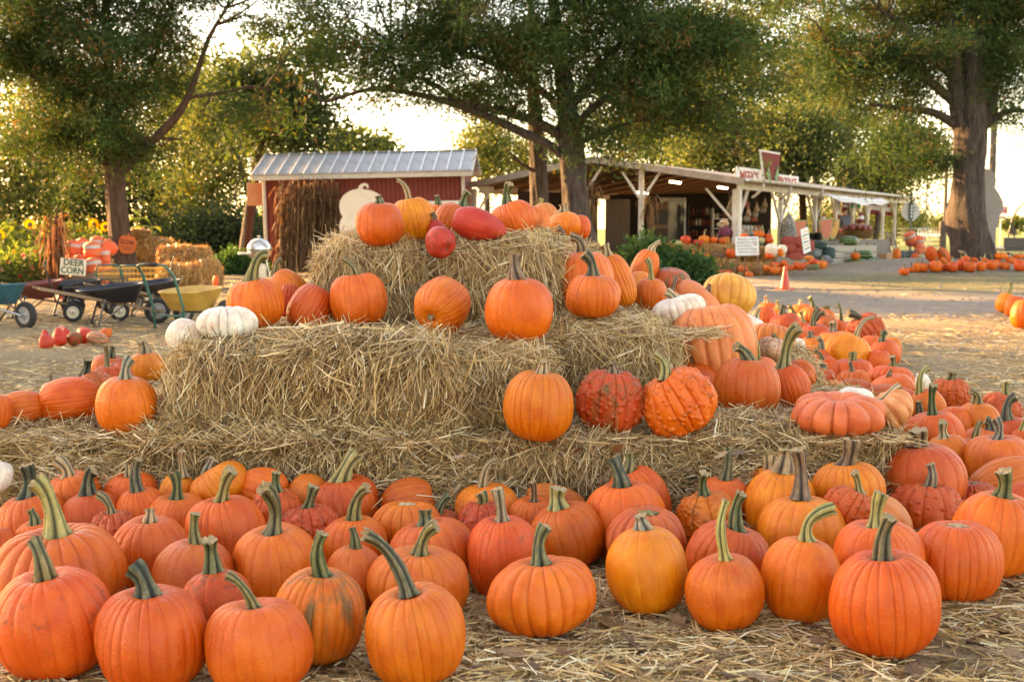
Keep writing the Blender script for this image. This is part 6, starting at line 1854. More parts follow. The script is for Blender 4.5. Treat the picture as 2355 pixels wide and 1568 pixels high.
# leaves fallen on the straw
rg = random.Random(5)
lb = MB()
outl = [(0, -.5), (.05, -.38), (.26, -.30), (.16, -.14), (.34, .02), (.18, .10), (.20, .30), (.06, .28), (0, .5), (-.06, .28), (-.22, .28), (-.17, .08), (-.33, .0), (-.15, -.14), (-.25, -.32), (-.05, -.38)]
V = [(x, y, .10 * abs(x) + .06 * math.sin(y * 5)) for x, y in outl] + [(0, 0, -.02)]
Fa = [(i, (i + 1) % 16, 16) for i in range(16)]
lb.add(V, Fa, True)
LM = [worn('dead_oak_leaf', (.20, .105, .045), .7, .3, 6), worn('dead_leaf_tan', (.27, .165, .085), .7, .3, 6), worn('dead_leaf_dark', (.12, .065, .032), .7, .3, 6)]
lo_ = [lb.build('fallen_leaf', m) for m in LM]
for o in lo_:
    COL.objects.unlink(o)
spots = [(1420, 1390), (1390, 1440), (1460, 1480), (1300, 1500), (1660, 1500), (1730, 1465), (1790, 1520), (1880, 1470), (1540, 1530), (1620, 1545), (1170, 1500), (1110, 1540), (1250, 1555), (2190, 1440), (2240, 1480), (2290, 1420), (2330, 1500), (2340, 1350), (2320, 1345), (2260, 1540), (2100, 1545), (1990, 1545), (1390, 1550), (1220, 1530), (1560, 1430), (1745, 1555), (2310, 1455), (1090, 1480), (860, 1520), (790, 1540), (1330, 1470), (2180, 1520), (1680, 1555), (1900, 1540)]
for k, (u, v) in enumerate(spots):
    o = lo_[k % 3].copy(); COL.objects.link(o)
    o.location = at(u, v, .022); s = rg.uniform(.05, .10)
    o.scale = (s, s * 1.1, s); o.rotation_euler = (R(rg.uniform(-25, 25)), R(rg.uniform(-25, 25)), rg.uniform(0, 6.28))
    tag(o, 'dry brown leaf fallen on the straw in the foreground', 'leaf', 'dry leaves on the ground straw')
for k, (u, v) in enumerate([(1020, 975), (880, 1010), (960, 1040), (1200, 1035), (1055, 1050), (1330, 1035), (700, 1020), (1660, 1045), (1700, 1040), (470, 1055), (1420, 1030)]):
    o = lo_[k % 3].copy(); COL.objects.link(o)
    o.location = at(u, v, .385); s = rg.uniform(.045, .085)
    o.scale = (s, s * 1.1, s); o.rotation_euler = (R(rg.uniform(-25, 25)), R(rg.uniform(-25, 25)), rg.uniform(0, 6.28))
    tag(o, 'dry brown leaf lying on the low straw ledge', 'leaf', 'dry leaves on the straw ledge')
for o in lo_:
    bpy.data.objects.remove(o)
# ------------------------------------------------------------------ red shed
M['red_board'] = worn('barn_red_siding', (0.215, 0.030, 0.021), 0.65, 0.25, 5, (6, 6, .6))
M['tin'] = worn('weathered_tin', (0.50, 0.485, 0.46), 0.55, 0.3, 3, metal=0.2, dirt=(0.24, 0.20, 0.16))
M['tan_panel'] = worn('tan_plywood', (0.50, 0.30, 0.17), 0.7, 0.15, 3)
M['cream_board'] = worn('cream_cutout_paint', (0.84, 0.80, 0.71), 0.6, 0.08, 3)
pl_, pr_ = atY(612, 600, 33.2), atY(1072, 600, 32.9)
pl_.z = pr_.z = 0
SW = (pr_ - pl_).length
srz = math.atan2(pr_.y - pl_.y, pr_.x - pl_.x)
shed = thing('shed', 'red board shed with silver ribbed tin roof and cream trim', 'shed', pl_, srz)
shed.rotation_euler = (0, R(-1.1), srz)
EZ, RZ, SD = 2.52, 3.16, 2.6
b = MB().box((SW / 2, SD / 2 + .03, EZ / 2), (SW - .02, SD - .04, EZ))
b.plate([(0, EZ), (SD, EZ), (SD / 2, RZ - .03)], .06, org=(.05, 0, 0), ux=(0, 1, 0), uy=(0, 0, 1))
b.plate([(0, EZ), (SD, EZ), (SD / 2, RZ - .03)], .06, org=(SW - .05, 0, 0), ux=(0, 1, 0), uy=(0, 0, 1))
wall = b.build('wall', M['red_board'], shed)
nb = int(SW / .125)
b0 = MB().box((0, 0, EZ / 2 - .02), (SW / nb - .012, .026, EZ - .06), bev=.004).build('siding_board', M['red_board'], wall, (SW / nb * .5, .008, 0))
for k in range(1, nb):
    o = b0.copy(); COL.objects.link(o); o.location = (SW / nb * (k + .5), .008 + .003 * (k % 3), 0)
for x, nm in ((.03, 'corner_trim'), (SW - .03, 'corner_trim')):
    MB().box((x, -.02, EZ / 2), (.09, .06, EZ), bev=.005).build(nm, M['white_paint'], shed)
MB().box((SW / 2, -.22, EZ + .005), (SW + .5, .03, .15), bev=.005).build('fascia', M['white_paint'], shed)
roof = MB().plate([(-.24, EZ + .07), (SD / 2, RZ + .05), (SD + .24, EZ + .07), (SD + .24, EZ + .04), (SD / 2, RZ + .02), (-.24, EZ + .04)], SW + .44, org=(SW / 2, 0, 0), ux=(0, 1, 0), uy=(0, 0, 1)).build('roof', M['tin'], shed)
np_ = 17
pw = (SW + .5) / np_
slope = math.atan2(RZ - EZ, SD / 2 + .24); sl_ = math.hypot(RZ - EZ, SD / 2 + .26)
pb = MB()
pb.box((0, sl_ / 2, .010), (pw - .006, sl_, .008))
pb.box((-pw / 2 + .02, sl_ / 2, .032), (.036, sl_, .046), bev=.012, m=1)
for q in (.30, .52, .74):
    pb.box((-pw / 2 + pw * q, sl_ / 2, .018), (.018, sl_, .012), bev=.004)
for side in (0, 1):
    p0 = pb.build('roof_panel', [M['tin'], worn('bright_tin_seam', (.78, .78, .76), .4, .1, 4, metal=.3)], roof) if side == 0 else None
    if side == 0:
        first = p0
    for k in range(np_):
        o = first if (side == 0 and k == 0) else first.copy()
        if o is not first: COL.objects.link(o)
        x = -.25 + pw * (k + .5)
        if side == 0:
            o.location = (x, -.25, EZ + .072 + .002 * (k % 2)); o.rotation_euler = (slope, 0, 0)
        else:
            o.location = (SW - x, SD + .25, EZ + .072 + .002 * (k % 2)); o.rotation_euler = (slope, 0, math.pi)
MB().box((SW / 2, SD / 2, RZ + .085), (SW + .46, .24, .02), bev=.008).build('ridge_cap', M['tin'], roof)
for x in (-.24, SW + .24):
    MB().bar((x, -.22, EZ + .03), (x, SD / 2, RZ + .02), .03, .13).build('rake_trim', M['white_paint'], shed)
MB().box((SW * .86, -.035, 1.55), (1.5, .02, .5), bev=.004).build('cream_panel', M['cream_board'], shed)
t = thing('tan_board', 'blank tan board sticking out from the left end of the shed', 'board', atY(592, 447, 33.9))
t.rotation_euler = (0, 0, R(8))
MB().box((0, 0, 0), (.56, .03, .64), bev=.006).build('panel', M['tan_panel'], t)
p = atY(702, 615, 31.6)
corn_bundle('big brown corn stalk bundle leaning on the red shed wall', (p.x, 31.7, 0), 230, 2.35, .78, .86, 42, (.0, .75), ((.15, .085, .045), (.22, .13, .07), (.10, .055, .03), (.30, .19, .10)), .6, .38)
def zc(x, y):
    return (x / 2.614 + 650) * .7626, (y / 2.614 + 500) * .7626
oc_ = [(995, 595), (975, 480), (985, 430), (1003, 402), (985, 375), (975, 320), (982, 275), (1010, 232), (1060, 198), (1122, 182), (1132, 160), (1150, 143), (1178, 136), (1200, 148), (1208, 172), (1196, 182), (1192, 164), (1176, 156), (1160, 170), (1160, 184), (1230, 196), (1285, 222), (1318, 262), (1335, 320), (1325, 375), (1308, 402), (1325, 430), (1335, 480), (1318, 595)]
pts = [zc(*q) for q in oc_]
c0 = atY(pts[0][0], pts[0][1], 31.4)
t = thing('pumpkin_cutout', 'cream pumpkin-shaped photo board with curled stem, seen from its blank back', 'cutout board', (c0.x, 31.4, 0))
MB().plate([(atY(u, v, 31.4).x - c0.x, atY(u, v, 31.4).z) for u, v in pts] , .03).build('board', M['cream_board'], t)
for dx in (.35, 1.2):
    MB().bar((dx, .05, 0), (dx, .05, 1.2), .05).build('stake', M['board'], t)

# ------------------------------------------------------------------ farm stand
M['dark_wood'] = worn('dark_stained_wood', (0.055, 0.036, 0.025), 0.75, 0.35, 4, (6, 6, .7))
M['raw_wood'] = worn('raw_brown_timber', (0.20, 0.115, 0.065), 0.75, 0.3, 4, (1, 8, 8))
M['grey_wood'] = worn('grey_crate_wood', (0.30, 0.27, 0.23), 0.8, 0.25, 5, (1, 8, 8))
M['pale_wood'] = worn('pale_crate_slats', (0.56, 0.51, 0.43), 0.75, 0.18, 5, (1, 8, 8))
M['shingle'] = worn('grey_roof_sheet', (0.22, 0.21, 0.20), 0.7, 0.25, 3)
M['tube'] = glow('fluorescent_tube', (1.0, 0.90, 0.66), 9.0)
M['cloth'] = worn('white_awning_cloth', (0.74, 0.72, 0.67), 0.8, 0.08, 3)
M['glass'] = worn('dim_cooler_glass', (0.10, 0.105, 0.10), 0.08, 0.3, 2, bumps=0)
M['basket'] = worn('woven_basket', (0.26, 0.15, 0.06), 0.8, 0.4, 30, bumps=0.6)
M['jar'] = worn('filled_jars', (0.26, 0.13, 0.06), 0.2, 0.5, 12)
M['melon'] = None
def make_melon():
    m, nt, nd, ln, p_ = new_mat('watermelon_rind')
    oc = coords(nt, 'Object')
    sp = nd.new('ShaderNodeSeparateXYZ'); ln.new(oc, sp.inputs[0])
    an = mth(nt, 'ARCTAN2', sp.outputs[1], sp.outputs[2])
    w_ = mth(nt, 'SINE', mth(nt, 'ADD', mth(nt, 'MULTIPLY', an, 9.0), mth(nt, 'MULTIPLY', noise(nt, 9, 3, .6, oc), 5.0)))
    ln.new(mixc(nt, ramp(nt, w_, -.3, .4), (.02, .055, .018), (.14, .22, .06)), p_.inputs['Base Color'])
    p_.inputs['Roughness'].default_value = .35
    return m
M['melon'] = make_melon()
CORNER = Vector((5.8, 31.0, 0)); RU = math.atan2(.868, .495)
UV = Vector((math.cos(RU), math.sin(RU), 0)); VV = Vector((-math.sin(RU), math.cos(RU), 0))
def S(u, v, z=0.0):
    return CORNER + UV * u + VV * v + Vector((0, 0, z))
LEN, WID, EV, RV = 20.6, 7.75, 2.42, 3.05
stand = thing('farm_stand', 'long open-sided farm stand with white posts, gutter and low gable roof', 'market stand', CORNER, RU)
rf = MB().plate([(-.35, EV - .02), (WID / 2, RV), (WID + .35, EV - .02), (WID + .35, EV - .06), (WID / 2, RV - .05), (-.35, EV - .06)], LEN + .9, org=(LEN / 2 - .05, 0, 0), ux=(0, 1, 0), uy=(0, 0, 1)).build('roof', [M['shingle']], stand)
MB().plate([(-.33, EV - .065), (WID / 2, RV - .055), (WID + .33, EV - .065), (WID + .33, EV - .08), (WID / 2, RV - .07), (-.33, EV - .08)], LEN + .8, org=(LEN / 2 - .05, 0, 0), ux=(0, 1, 0), uy=(0, 0, 1)).build('ceiling_boards', M['raw_wood'], stand)
for a_, b_ in (((-.52, -.36, EV - .10), (-.52, WID / 2, RV - .06)), ((-.52, WID / 2, RV - .06), (-.52, WID + .36, EV - .10))):
    MB().bar(a_, b_, .045, .17).build('rake_board', worn('grey_weathered_trim', (.36, .31, .25), .6, .2, 4, dirt=(.22, .18, .13)), stand)
g = MB()
n = 10
V, Fa = [], []
for x in (-.55, LEN + .45):
    for i in range(n):
        a = math.pi + math.pi * i / (n - 1)
        V.append((x, -.45 + .075 * math.cos(a), EV - .02 + .085 * math.sin(a)))
    for i in range(n):
        a = 2 * math.pi - math.pi * i / (n - 1)
        V.append((x, -.45 + .068 * math.cos(a), EV - .02 + .078 * math.sin(a)))
m_ = 2 * n
for i in range(m_):
    Fa.append((i, (i + 1) % m_, m_ + (i + 1) % m_, m_ + i))
g.add(V, Fa, True)
g.build('gutter', M['white_paint'], stand)
MB().box((LEN / 2, -.02, EV - .17), (LEN + .1, .06, .20), bev=.006).build('front_beam', M['white_paint'], stand)
MB().box((LEN / 2, WID - .02, EV - .17), (LEN + .1, .06, .20), bev=.006).build('rear_beam', M['white_paint'], stand)
for k in range(14):
    x = .75 + k * 1.45
    for yv, s_ in ((.05, 1), (WID - .05, -1)):
        MB().bar((x, yv, EV - .10), (x, WID / 2, RV - .10), .04, .12).build('rafter', M['raw_wood'], stand)
PU = [0, 3.72, 7.23, 9.72, 11.97, 14.1, 16.5, 18.6]
def braces(x, y, dirs, s=.75):
    for dx, dy in dirs:
        MB().bar((x + dx * .05, y + dy * .05, EV - .27 - s), (x + dx * s, y + dy * s, EV - .24), .07, .05).build('brace', M['white_paint'], stand)
for k, u in enumerate(PU):
    w_ = .20 if k == 0 else (.13 if k < 3 else .10)
    MB().box((u, 0, (EV - .27) / 2), (w_, w_, EV - .27), bev=.01).build('post', M['white_paint'], stand)
    braces(u, 0, [(1, 0), (-1, 0)] if 0 < k < 7 else ([(1, 0), (0, 1)] if k == 0 else [(-1, 0)]), .85 if k < 3 else .6)
for v in (2.55, 4.26, WID):
    hp = EV - .12 + (RV - EV) * min(v, WID - v) / (WID / 2) - .02
    MB().box((-.3, v, hp / 2), (.12, .12, hp), bev=.01).build('post', M['white_paint'], stand)
    for dv in ((1, -1) if v < WID else (-1,)):
        MB().bar((-.3, v + dv * .05, hp - .75), (-.3, v + dv * .55, hp - .05), .07, .05).build('brace', M['white_paint'], stand)
for u in (3.7, 7.2, 11, 14.5, 18.6):
    MB().box((u, WID, (EV - .27) / 2), (.12, .12, EV - .27), bev=.01).build('post', M['white_paint'], stand)
for k, (u, s_) in enumerate(((.75, 1), (3.2, 1), (6.4, 1))):
    MB().tube([(u, -.45, EV - .11), (u, -.42, EV - .25), (u + .05, -.20, EV - .42), (u + .12, -.12, EV - .46)], .035, 8).build('downpipe', M['white_paint'], stand)
# cloth awning under the far gutter
V, Fa = [], []
nu, nv = 20, 6
for i in range(nu + 1):
    for j in range(nv + 1):
        x = 6.3 + 7.6 * i / nu; f = j / nv
        sag = -.05 * math.sin(math.pi * i / nu) - .03 * math.sin(3 * math.pi * i / nu) ** 2
        V.append((x, -.52 - .28 * f, EV - .20 - .16 * f + sag * (1 + f)))
for i in range(nu):
    for j in range(nv):
        a = i * (nv + 1) + j
        Fa.append((a, a + 1, a + nv + 2, a + nv + 1))
b = MB().add(V, Fa, True)
t = thing('awning', 'sagging white cloth awning hung along the stand gutter', 'awning', CORNER, RU)
aw = b.build('cloth', M['cloth'], t)
md = aw.modifiers.new('thickness', 'SOLIDIFY'); md.thickness = .006
MB().box((10.1, -.80, EV - .375), (7.6, .02, .02)).build('rod', M['white_paint'], t)
# back rooms of the stand
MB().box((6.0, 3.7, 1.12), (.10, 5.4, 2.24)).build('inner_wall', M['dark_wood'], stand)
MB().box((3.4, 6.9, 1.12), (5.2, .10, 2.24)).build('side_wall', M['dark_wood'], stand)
MB().box((3.0, 3.6, .10), (5.6, 6.4, .10)).build('floor_deck', M['grey_wood'], stand)
# lights
for k, (u, v, z, lab) in enumerate([(1.6, 3.35, 2.14, 'lit fluorescent tube under the gable, lower left'), (0.6, 1.95, 2.38, 'lit fluorescent tube under the gable, upper one'), (1.4, .9, 2.24, 'lit fluorescent tube just right of the corner post'), (7.6, 2.2, 2.20, 'lit fluorescent tube far inside the stand'), (9.4, 2.2, 2.20, 'lit fluorescent tube farthest inside the stand')]):
    t = thing('fluorescent_light', lab, 'light', S(u, v, z), RU + R(6), 'fluorescent tubes in the stand')
    MB().box((0, 0, .035), (1.0, .13, .03), bev=.005).build('housing', M['white_paint'], t)
    MB().tube([(-.48, 0, 0), (.48, 0, 0)], .024, 10).build('lamp_tube', M['tube'], t)
# roof sign
t = thing('roof_sign', 'white roof sign with red lettering either side of a red emblem with green leaves', 'sign', S(0, .25, 0), RU)
t.location.z = 0
b = MB().box((2.05 - .42, 0, 2.58), (2.05, .04, .36), bev=.004)
b.build('sign_board', M['sign_white'], t)
MB().box((5.15, 0, 2.54), (2.15, .04, .32), bev=.004).build('sign_board', M['sign_white'], t)
text_mesh("MEEK'S", .38, M['ink_red'], t, (1.62, -.026, 2.52), (R(90), 0, 0), width=1.55, bold=.008)
text_mesh('PRODUCE', .36, M['ink_red'], t, (5.1, -.026, 2.49), (R(90), 0, 0), width=1.85, bold=.008)
MB().plate([(2.35, 3.30), (4.15, 3.30), (3.98, 2.42), (2.78, 2.42)], .05, org=(0, -.05, 0)).build('emblem_border', M['sign_white'], t)
MB().plate([(2.44, 3.24), (4.06, 3.24), (3.91, 2.42), (2.85, 2.42)], .02, org=(0, -.09, 0)).build('emblem', worn('tomato_red_enamel', (.24, .012, .009), .8, .1, 3), t)
for x0, sgn in ((2.95, 1), (3.78, -1)):
    q = [(-.14, 2.66), (0, 2.92), (.06, 2.80), (.28, 2.55), (.18, 2.58), (.22, 2.44), (.10, 2.55), (.06, 2.43), (-.06, 2.43), (-.02, 2.60), (-.10, 2.62)]
    q = [(x0 + sgn * x, z) for x, z in q]
    MB().plate(q if sgn > 0 else q[::-1], .02, org=(0, -.115, 0)).build('leaf', worn('leaf_green_enamel', (.03, .20, .06), .45, .12, 4), t)
# ------------------------------------------------------------------ things in and around the stand
def box_thing(name, label, cat, loc, d, mat, rz=None, group=None, bev=.01):
    o = MB().box((0, 0, d[2] / 2), d, bev=bev).build(name, mat)
    o.location = loc; o.rotation_euler = (0, 0, RU if rz is None else rz)
    return tag(o, label, cat, group)
t = thing('drinks_cooler', 'tall glass-door drinks cooler inside the stand', 'cooler', S(5.3, 3.9, .15), R(4))
MB().box((0, .28, .98), (.82, .5, 1.95), bev=.01).build('cabinet', M['steel'], t)
MB().box((0, .0, 1.0), (.66, .03, 1.70)).build('glass_door', M['glass'], t)
for x in (-.36, .36):
    MB().box((x, -.01, 1.0), (.06, .05, 1.8), bev=.005).build('door_frame', M['steel'], t)
MB().box((0, -.01, 1.88), (.78, .05, .10), bev=.005).build('header', M['white_paint'], t)
def shelf_unit(label, loc, w, h, rows, colours, rz, per=7, d=.3, frame=None):
    t = thing('shelf_unit', label, 'shelves', loc, rz)
    for x in (-w / 2, w / 2):
        MB().box((x, 0, h / 2), (.04, d, h)).build('upright', frame or M['dark_wood'], t)
    for r in range(rows):
        z = .12 + r * (h - .15) / rows
        MB().box((0, 0, z), (w, d, .025)).build('shelf', frame or M['dark_wood'], t)
        for k in range(per):
            x = -w / 2 + w * (k + .5) / per
            hh = (h / rows) * random.uniform(.45, .62); rr = w / per * .36
            o = MB().lathe([(.002, 0), (rr, .002), (rr, hh * .7), (rr * .55, hh * .82), (rr * .55, hh), (.002, hh)], sides=10).build('jar', random.choice(colours), t, (x, -.04, z + .013))
    return t
JARS = [worn('amber_jars', (.22, .09, .025), .25, .3, 8), worn('cream_labels', (.48, .42, .32), .5, .2, 8), worn('dark_bottles', (.05, .025, .02), .2, .3, 8), worn('red_jam', (.25, .03, .02), .25, .3, 8)]
shelf_unit('dark shelves of jars beside the cooler', S(5.1, 2.95, .15), .75, 1.75, 5, JARS, R(4))
shelf_unit('white-framed rack of bottles right of the jar shelves', S(5.0, 2.2, .15), .60, 1.60, 5, JARS, R(4), 6, .25, M['white_paint'])
t = thing('door_panel', 'plain brown door panel leaning inside the gable end', 'panel', atY(1420, 560, 35.2)); t.location.z = .1
MB().box((0, 0, .95), (.72, .05, 1.9), bev=.01).build('panel', M['dark_wood'], t)
t = thing('poster_board', 'tan notice board with dark posters inside the stand', 'board', atY(1513, 560, 36.0)); t.location.z = .3
MB().box((0, 0, .85), (.62, .04, 1.55), bev=.006).build('panel', M['board'], t)
for z, c_ in ((1.18, M['ink_black']), (.62, M['dark_wood'])):
    MB().box((.08, -.03, z), (.40, .015, .46)).build('poster', c_, t)
# shelf of bagged goods along the front
t = thing('goods_shelf', 'dark shelf of bagged goods behind the corner post', 'shelves', S(4.3, 1.15, .1), RU)
for z in (.85, .38):
    MB().box((0, 0, z), (2.6, .4, .04)).build('shelf', M['dark_wood'], t)
for x in (-1.28, 0, 1.28):
    MB().box((x, .1, .6), (.05, .3, 1.2)).build('upright', M['dark_wood'], t)
BG = [worn('bag_red', (.42, .05, .03), .5, .2, 8), worn('bag_white', (.52, .52, .48), .5, .25, 8), worn('bag_green', (.08, .20, .07), .5, .3, 8), worn('bag_tan', (.40, .25, .12), .6, .2, 8)]
for k in range(8):
    MB().box((-1.12 + k * .32, -.05, 1.0), (.2, .1, .27), bev=.03, rx=R(-8)).build('goods_bag', BG[(1, 0, 1, 1, 1, 3, 0, 3)[k]], t)
    MB().box((-1.12 + k * .32, -.112, .98), (.13, .01, .12), rx=R(-8)).build('bag_label', BG[(2, 1, 0, 2, 0, 1, 3, 2)[k]], t)
for k in range(6):
    MB().lathe([(.002, 0), (.13, .01), (.15, .14), (.12, .2), (.002, .22)], sides=10).build('goods_pot', BG[2] if k % 2 else BG[1], t, (-1.0 + k * .4, -.02, .40))
# figures: scarecrow
p = atY(1668, 560, 30.6)
t = thing('scarecrow', 'scarecrow with straw hat, purple top and orange skirt by the post', 'scarecrow', (p.x, 30.6, .5))
MB().lathe([(.02, 0), (.15, .02), (.13, .25), (.10, .44)], sides=14).build('skirt', worn('orange_skirt', (.62, .20, .03), .8, .3, 8), t)
MB().lathe([(.10, .43), (.135, .5), (.12, .62), (.07, .70), (.03, .72)], sides=14).build('top', worn('purple_cloth', (.16, .03, .06), .8, .3, 8), t)
for s_ in (-1, 1):
    MB().tube([(s_ * .09, 0, .67), (s_ * .16, -.02, .55), (s_ * .15, -.04, .42)], [.04, .035, .03], 8).build('arm', worn('purple_sleeve', (.15, .03, .06), .8, .3, 8), t)
MB().lathe([(.02, .70), (.06, .73), (.075, .79), (.06, .86), (.02, .88)], sides=14).build('head', M['tan_panel'], t)
MB().lathe([(.16, .83), (.155, .845), (.08, .86), (.07, .93), (.02, .945)], sides=18).build('hat', M['sign_cream'], t).rotation_euler = (R(-25), 0, 0)
# straw steps with pumpkins in front of the stand
GS = 'straw bales stepped in front of the farm stand'
for u, Y, z, rz, var, sc_, lab in [
        (1545, 29.45, 0, -4, 0, (1.1, 1, 1), 'straw bale at the left of the lowest step before the stand'), (1650, 29.35, 0, 3, 1, (1.1, 1, 1), 'straw bale in the middle of the lowest step before the stand'),
        (1752, 29.1, 0, -6, 2, (1.05, 1, .8), 'straw bale right of the easel sign on the lowest step'),
        (1560, 30.05, .36, 2, 1, (1.1, 1, 1.02), 'straw bale at the left of the upper step before the stand'), (1655, 29.95, .36, -2, 2, (1.0, 1, 1.02), 'straw bale at the right of the upper step before the stand'),
        (1560, 30.05, 0, 2, 2, (1.1, 1, 1), 'straw bale carrying the left of the upper step'), (1655, 29.95, 0, -2, 0, (1, 1, 1), 'straw bale carrying the right of the upper step'),
        (1745, 30.0, 0, 4, 1, (.9, 1, 1), 'straw bale behind the easel sign'), (1745, 30.0, .36, 4, 0, (.8, 1, .85), 'straw bale on top behind the easel sign')]:
    p = atY(u, 600, Y)
    bale((p.x, Y, z), R(rz), lab, GS, var, sc_, True)
GP = 'pumpkins displayed before the farm stand'
def s5(x, y):
    return (x / 2.2429 + 1700) * .7626, (y / 2.2429 + 430) * .7626
FS = [ # x, top, bottom, w, Y, shape, colour, label
    (823, 627, 697, 75, 30.0, 'r', 'r', 'round red-orange pumpkin on the top step, leftmost of the orange ones'), (910, 655, 702, 82, 29.9, 'f', 'h', 'flat reddish pumpkin on the top step'),
    (950, 627, 690, 80, 30.15, 'r', 'y', 'yellow-orange pumpkin with tall stem behind the flat reddish one'), (1015, 635, 685, 56, 30.1, 'r', 'o', 'orange pumpkin on the top step beside the scarecrow'),
    (1072, 648, 685, 52, 30.0, 'r', 'r', 'small dark orange pumpkin under the scarecrow skirt'), (760, 660, 700, 85, 29.9, 'f', 'gg', 'flat pale green pumpkin at the left end of the top step'),
    (1322, 592, 645, 74, 30.2, 'r', 'o', 'orange pumpkin above the easel sign on its right'), (1222, 612, 655, 62, 30.2, 's', 'y', 'orange pumpkin peeking above the easel sign'),
    (1385, 617, 652, 56, 30.3, 'r', 'o', 'small orange pumpkin right above the pale green gourd'), (1390, 640, 684, 62, 30.0, 'f', 'r', 'reddish flat pumpkin beside the pale green gourd'),
    (1337, 640, 684, 46, 29.95, 's', 'gg', 'small pale green gourd right of the easel sign'),
    (868, 735, 802, 62, 29.4, 's', 'y', 'tall yellow-orange pumpkin on the lower step'), (955, 752, 807, 68, 29.35, 'r', 'o', 'orange pumpkin second on the lower step'),
    (1045, 748, 790, 90, 29.4, 'f', 'b', 'flat dark brown pumpkin on the lower step'), (1130, 715, 782, 66, 29.4, 'r', 'r', 'dark orange pumpkin left of the easel sign on the lower step'),
    (1407, 680, 780, 97, 29.2, 'd', 'w', 'big cream white pumpkin right of the easel sign'), (1478, 688, 762, 64, 29.5, 'd', 'w', 'smaller cream white pumpkin beside the big white one'),
    (1466, 715, 774, 42, 29.1, 's', 'y', 'orange pumpkin squeezed between the two white ones'), (1390, 748, 787, 62, 28.9, 's', 'o', 'orange gourd in front of the big white pumpkin'),
    (920, 842, 900, 66, 28.6, 'r', 'o', 'orange pumpkin on the ground, leftmost before the straw steps'), (993, 840, 904, 64, 28.55, 'r', 'r', 'orange pumpkin on the ground, second before the straw steps'),
    (1052, 845, 902, 58, 28.6, 'r', 'o', 'orange pumpkin on the ground behind the hidden cone tip'), (1112, 860, 902, 58, 28.5, 'r', 'r', 'low orange pumpkin on the ground right of the hidden cone'),
    (1213, 828, 884, 74, 28.6, 'r', 'd', 'dull orange pumpkin between the easel legs'), (1253, 870, 918, 60, 28.1, 'r', 'o', 'orange pumpkin in front of the easel legs'),
    (1198, 878, 912, 40, 28.2, 's', 'g', 'dark green gourd at the foot of the easel'),
    (1432, 805, 852, 62, 28.7, 'r', 'r', 'orange pumpkin, upper of the pair left of the cone'), (1430, 837, 890, 62, 28.2, 'r', 'o', 'orange pumpkin, lower of the pair left of the cone'),
    (1490, 793, 840, 52, 28.8, 'r', 'o', 'small orange pumpkin straight above the cone'), (1475, 840, 884, 50, 28.3, 's', 'o', 'smooth orange pumpkin touching the cone on its left'),
    (1520, 822, 872, 52, 28.4, 'r', 'r', 'orange pumpkin just right of the cone'), (1552, 825, 864, 46, 28.5, 'r', 'o', 'small orange pumpkin second right of the cone'),
    (1600, 812, 866, 66, 28.4, 'r', 'r', 'larger orange pumpkin left of the dark gourds'), (1640, 805, 852, 56, 28.7, 'r', 'o', 'orange pumpkin behind the dark gourds'),
    (1690, 785, 832, 66, 28.8, 'r', 'r', 'orange pumpkin above the dark gourds'), (1745, 795, 857, 64, 28.5, 'r', 'o', 'orange pumpkin at the right end of the ground row'),
    (1768, 797, 850, 36, 28.7, 's', 'o', 'narrow orange pumpkin behind the right end one'), (1702, 822, 862, 62, 28.2, 's', 'g', 'blackish green gourd lying right of its twin'),
    (1664, 824, 862, 50, 28.2, 's', 'g', 'blackish green gourd lying left of its twin'), (1375, 825, 872, 52, 28.5, 'r', 'o', 'orange pumpkin beneath the right easel leg'),
    (1660, 762, 800, 62, 29.0, 's', 'p', 'pale orange pumpkin at the back of the ground row'), (1573, 803, 842, 42, 28.7, 'r', 'o', 'tiny orange pumpkin at the back of the ground row'),
    (1972, 740, 797, 66, 33.6, 'r', 'o', 'round orange pumpkin beside the watermelons')]
for k, (x, t_, b_, w, Y, sh, c_, lab) in enumerate(FS):
    u, v0 = s5(x, t_); _, v1 = s5(x, b_)
    st = (u, v0 + 2, u + random.uniform(-2, 2), v0 - random.uniform(3, 7), 3.5, random.choice(['ol', 'b', 't'])) if sh == 'r' and k % 3 != 1 else None
    if k == 2: st = (u, v0 + 1, u + 3, v0 - 12, 4, 'p', .3)
    ax = (.8, -.3, .1) if c_ == 'g' else (None if st else (.05, .05, .99))
    P(u, v0, v1, w / 2.2429 * .7626, None, sh, c_, st, lab, axis=ax, Y=Y, group=GP, cat='gourd' if 'gourd' in lab else 'pumpkin', name='gourd' if 'gourd' in lab else 'pumpkin')
# easel sign
p = atY(1718, 566, 28.0)
t = thing('easel_sign', 'white hand-lettered welcome sign on an easel before the stand', 'sign', (p.x, 28.0, 0))
sg = MB().box((0, 0, 0), (.545, .02, .44), bev=.004).build('sign_board', M['sign_white'], t, (0, 0, p.z))
sg.rotation_euler = (R(-8), R(-1.5), 0)
for k, (s_, wd) in enumerate([("Welcome to Meek's", .46), ('Pumpkin Patch, a family', .48), ('farm community to', .36), ('bring the freshest', .45), ('produce for you', .32)]):
    text_mesh(s_, .072, M['ink_green'], sg, (-.06 if k in (2, 4) else 0, -.0135, .16 - k * .075), (R(90), 0, 0), width=wd, shear=.2, extrude=.001)
text_mesh('Thanks', .05, M['ink_red'], sg, (.18, -.0135, -.125), (R(90), 0, 0), width=.12, extrude=.001)
text_mesh('Y\'all come', .05, M['ink_red'], sg, (.18, -.0135, -.17), (R(90), 0, 0), width=.15, extrude=.001)
MB().plate([(-.035, .03), (.035, .03), (.022, 0), (0, -.012), (-.022, 0)], .003, org=(.19, -.0125, .012)).build('watermelon_mark', M['ink_red'], sg)
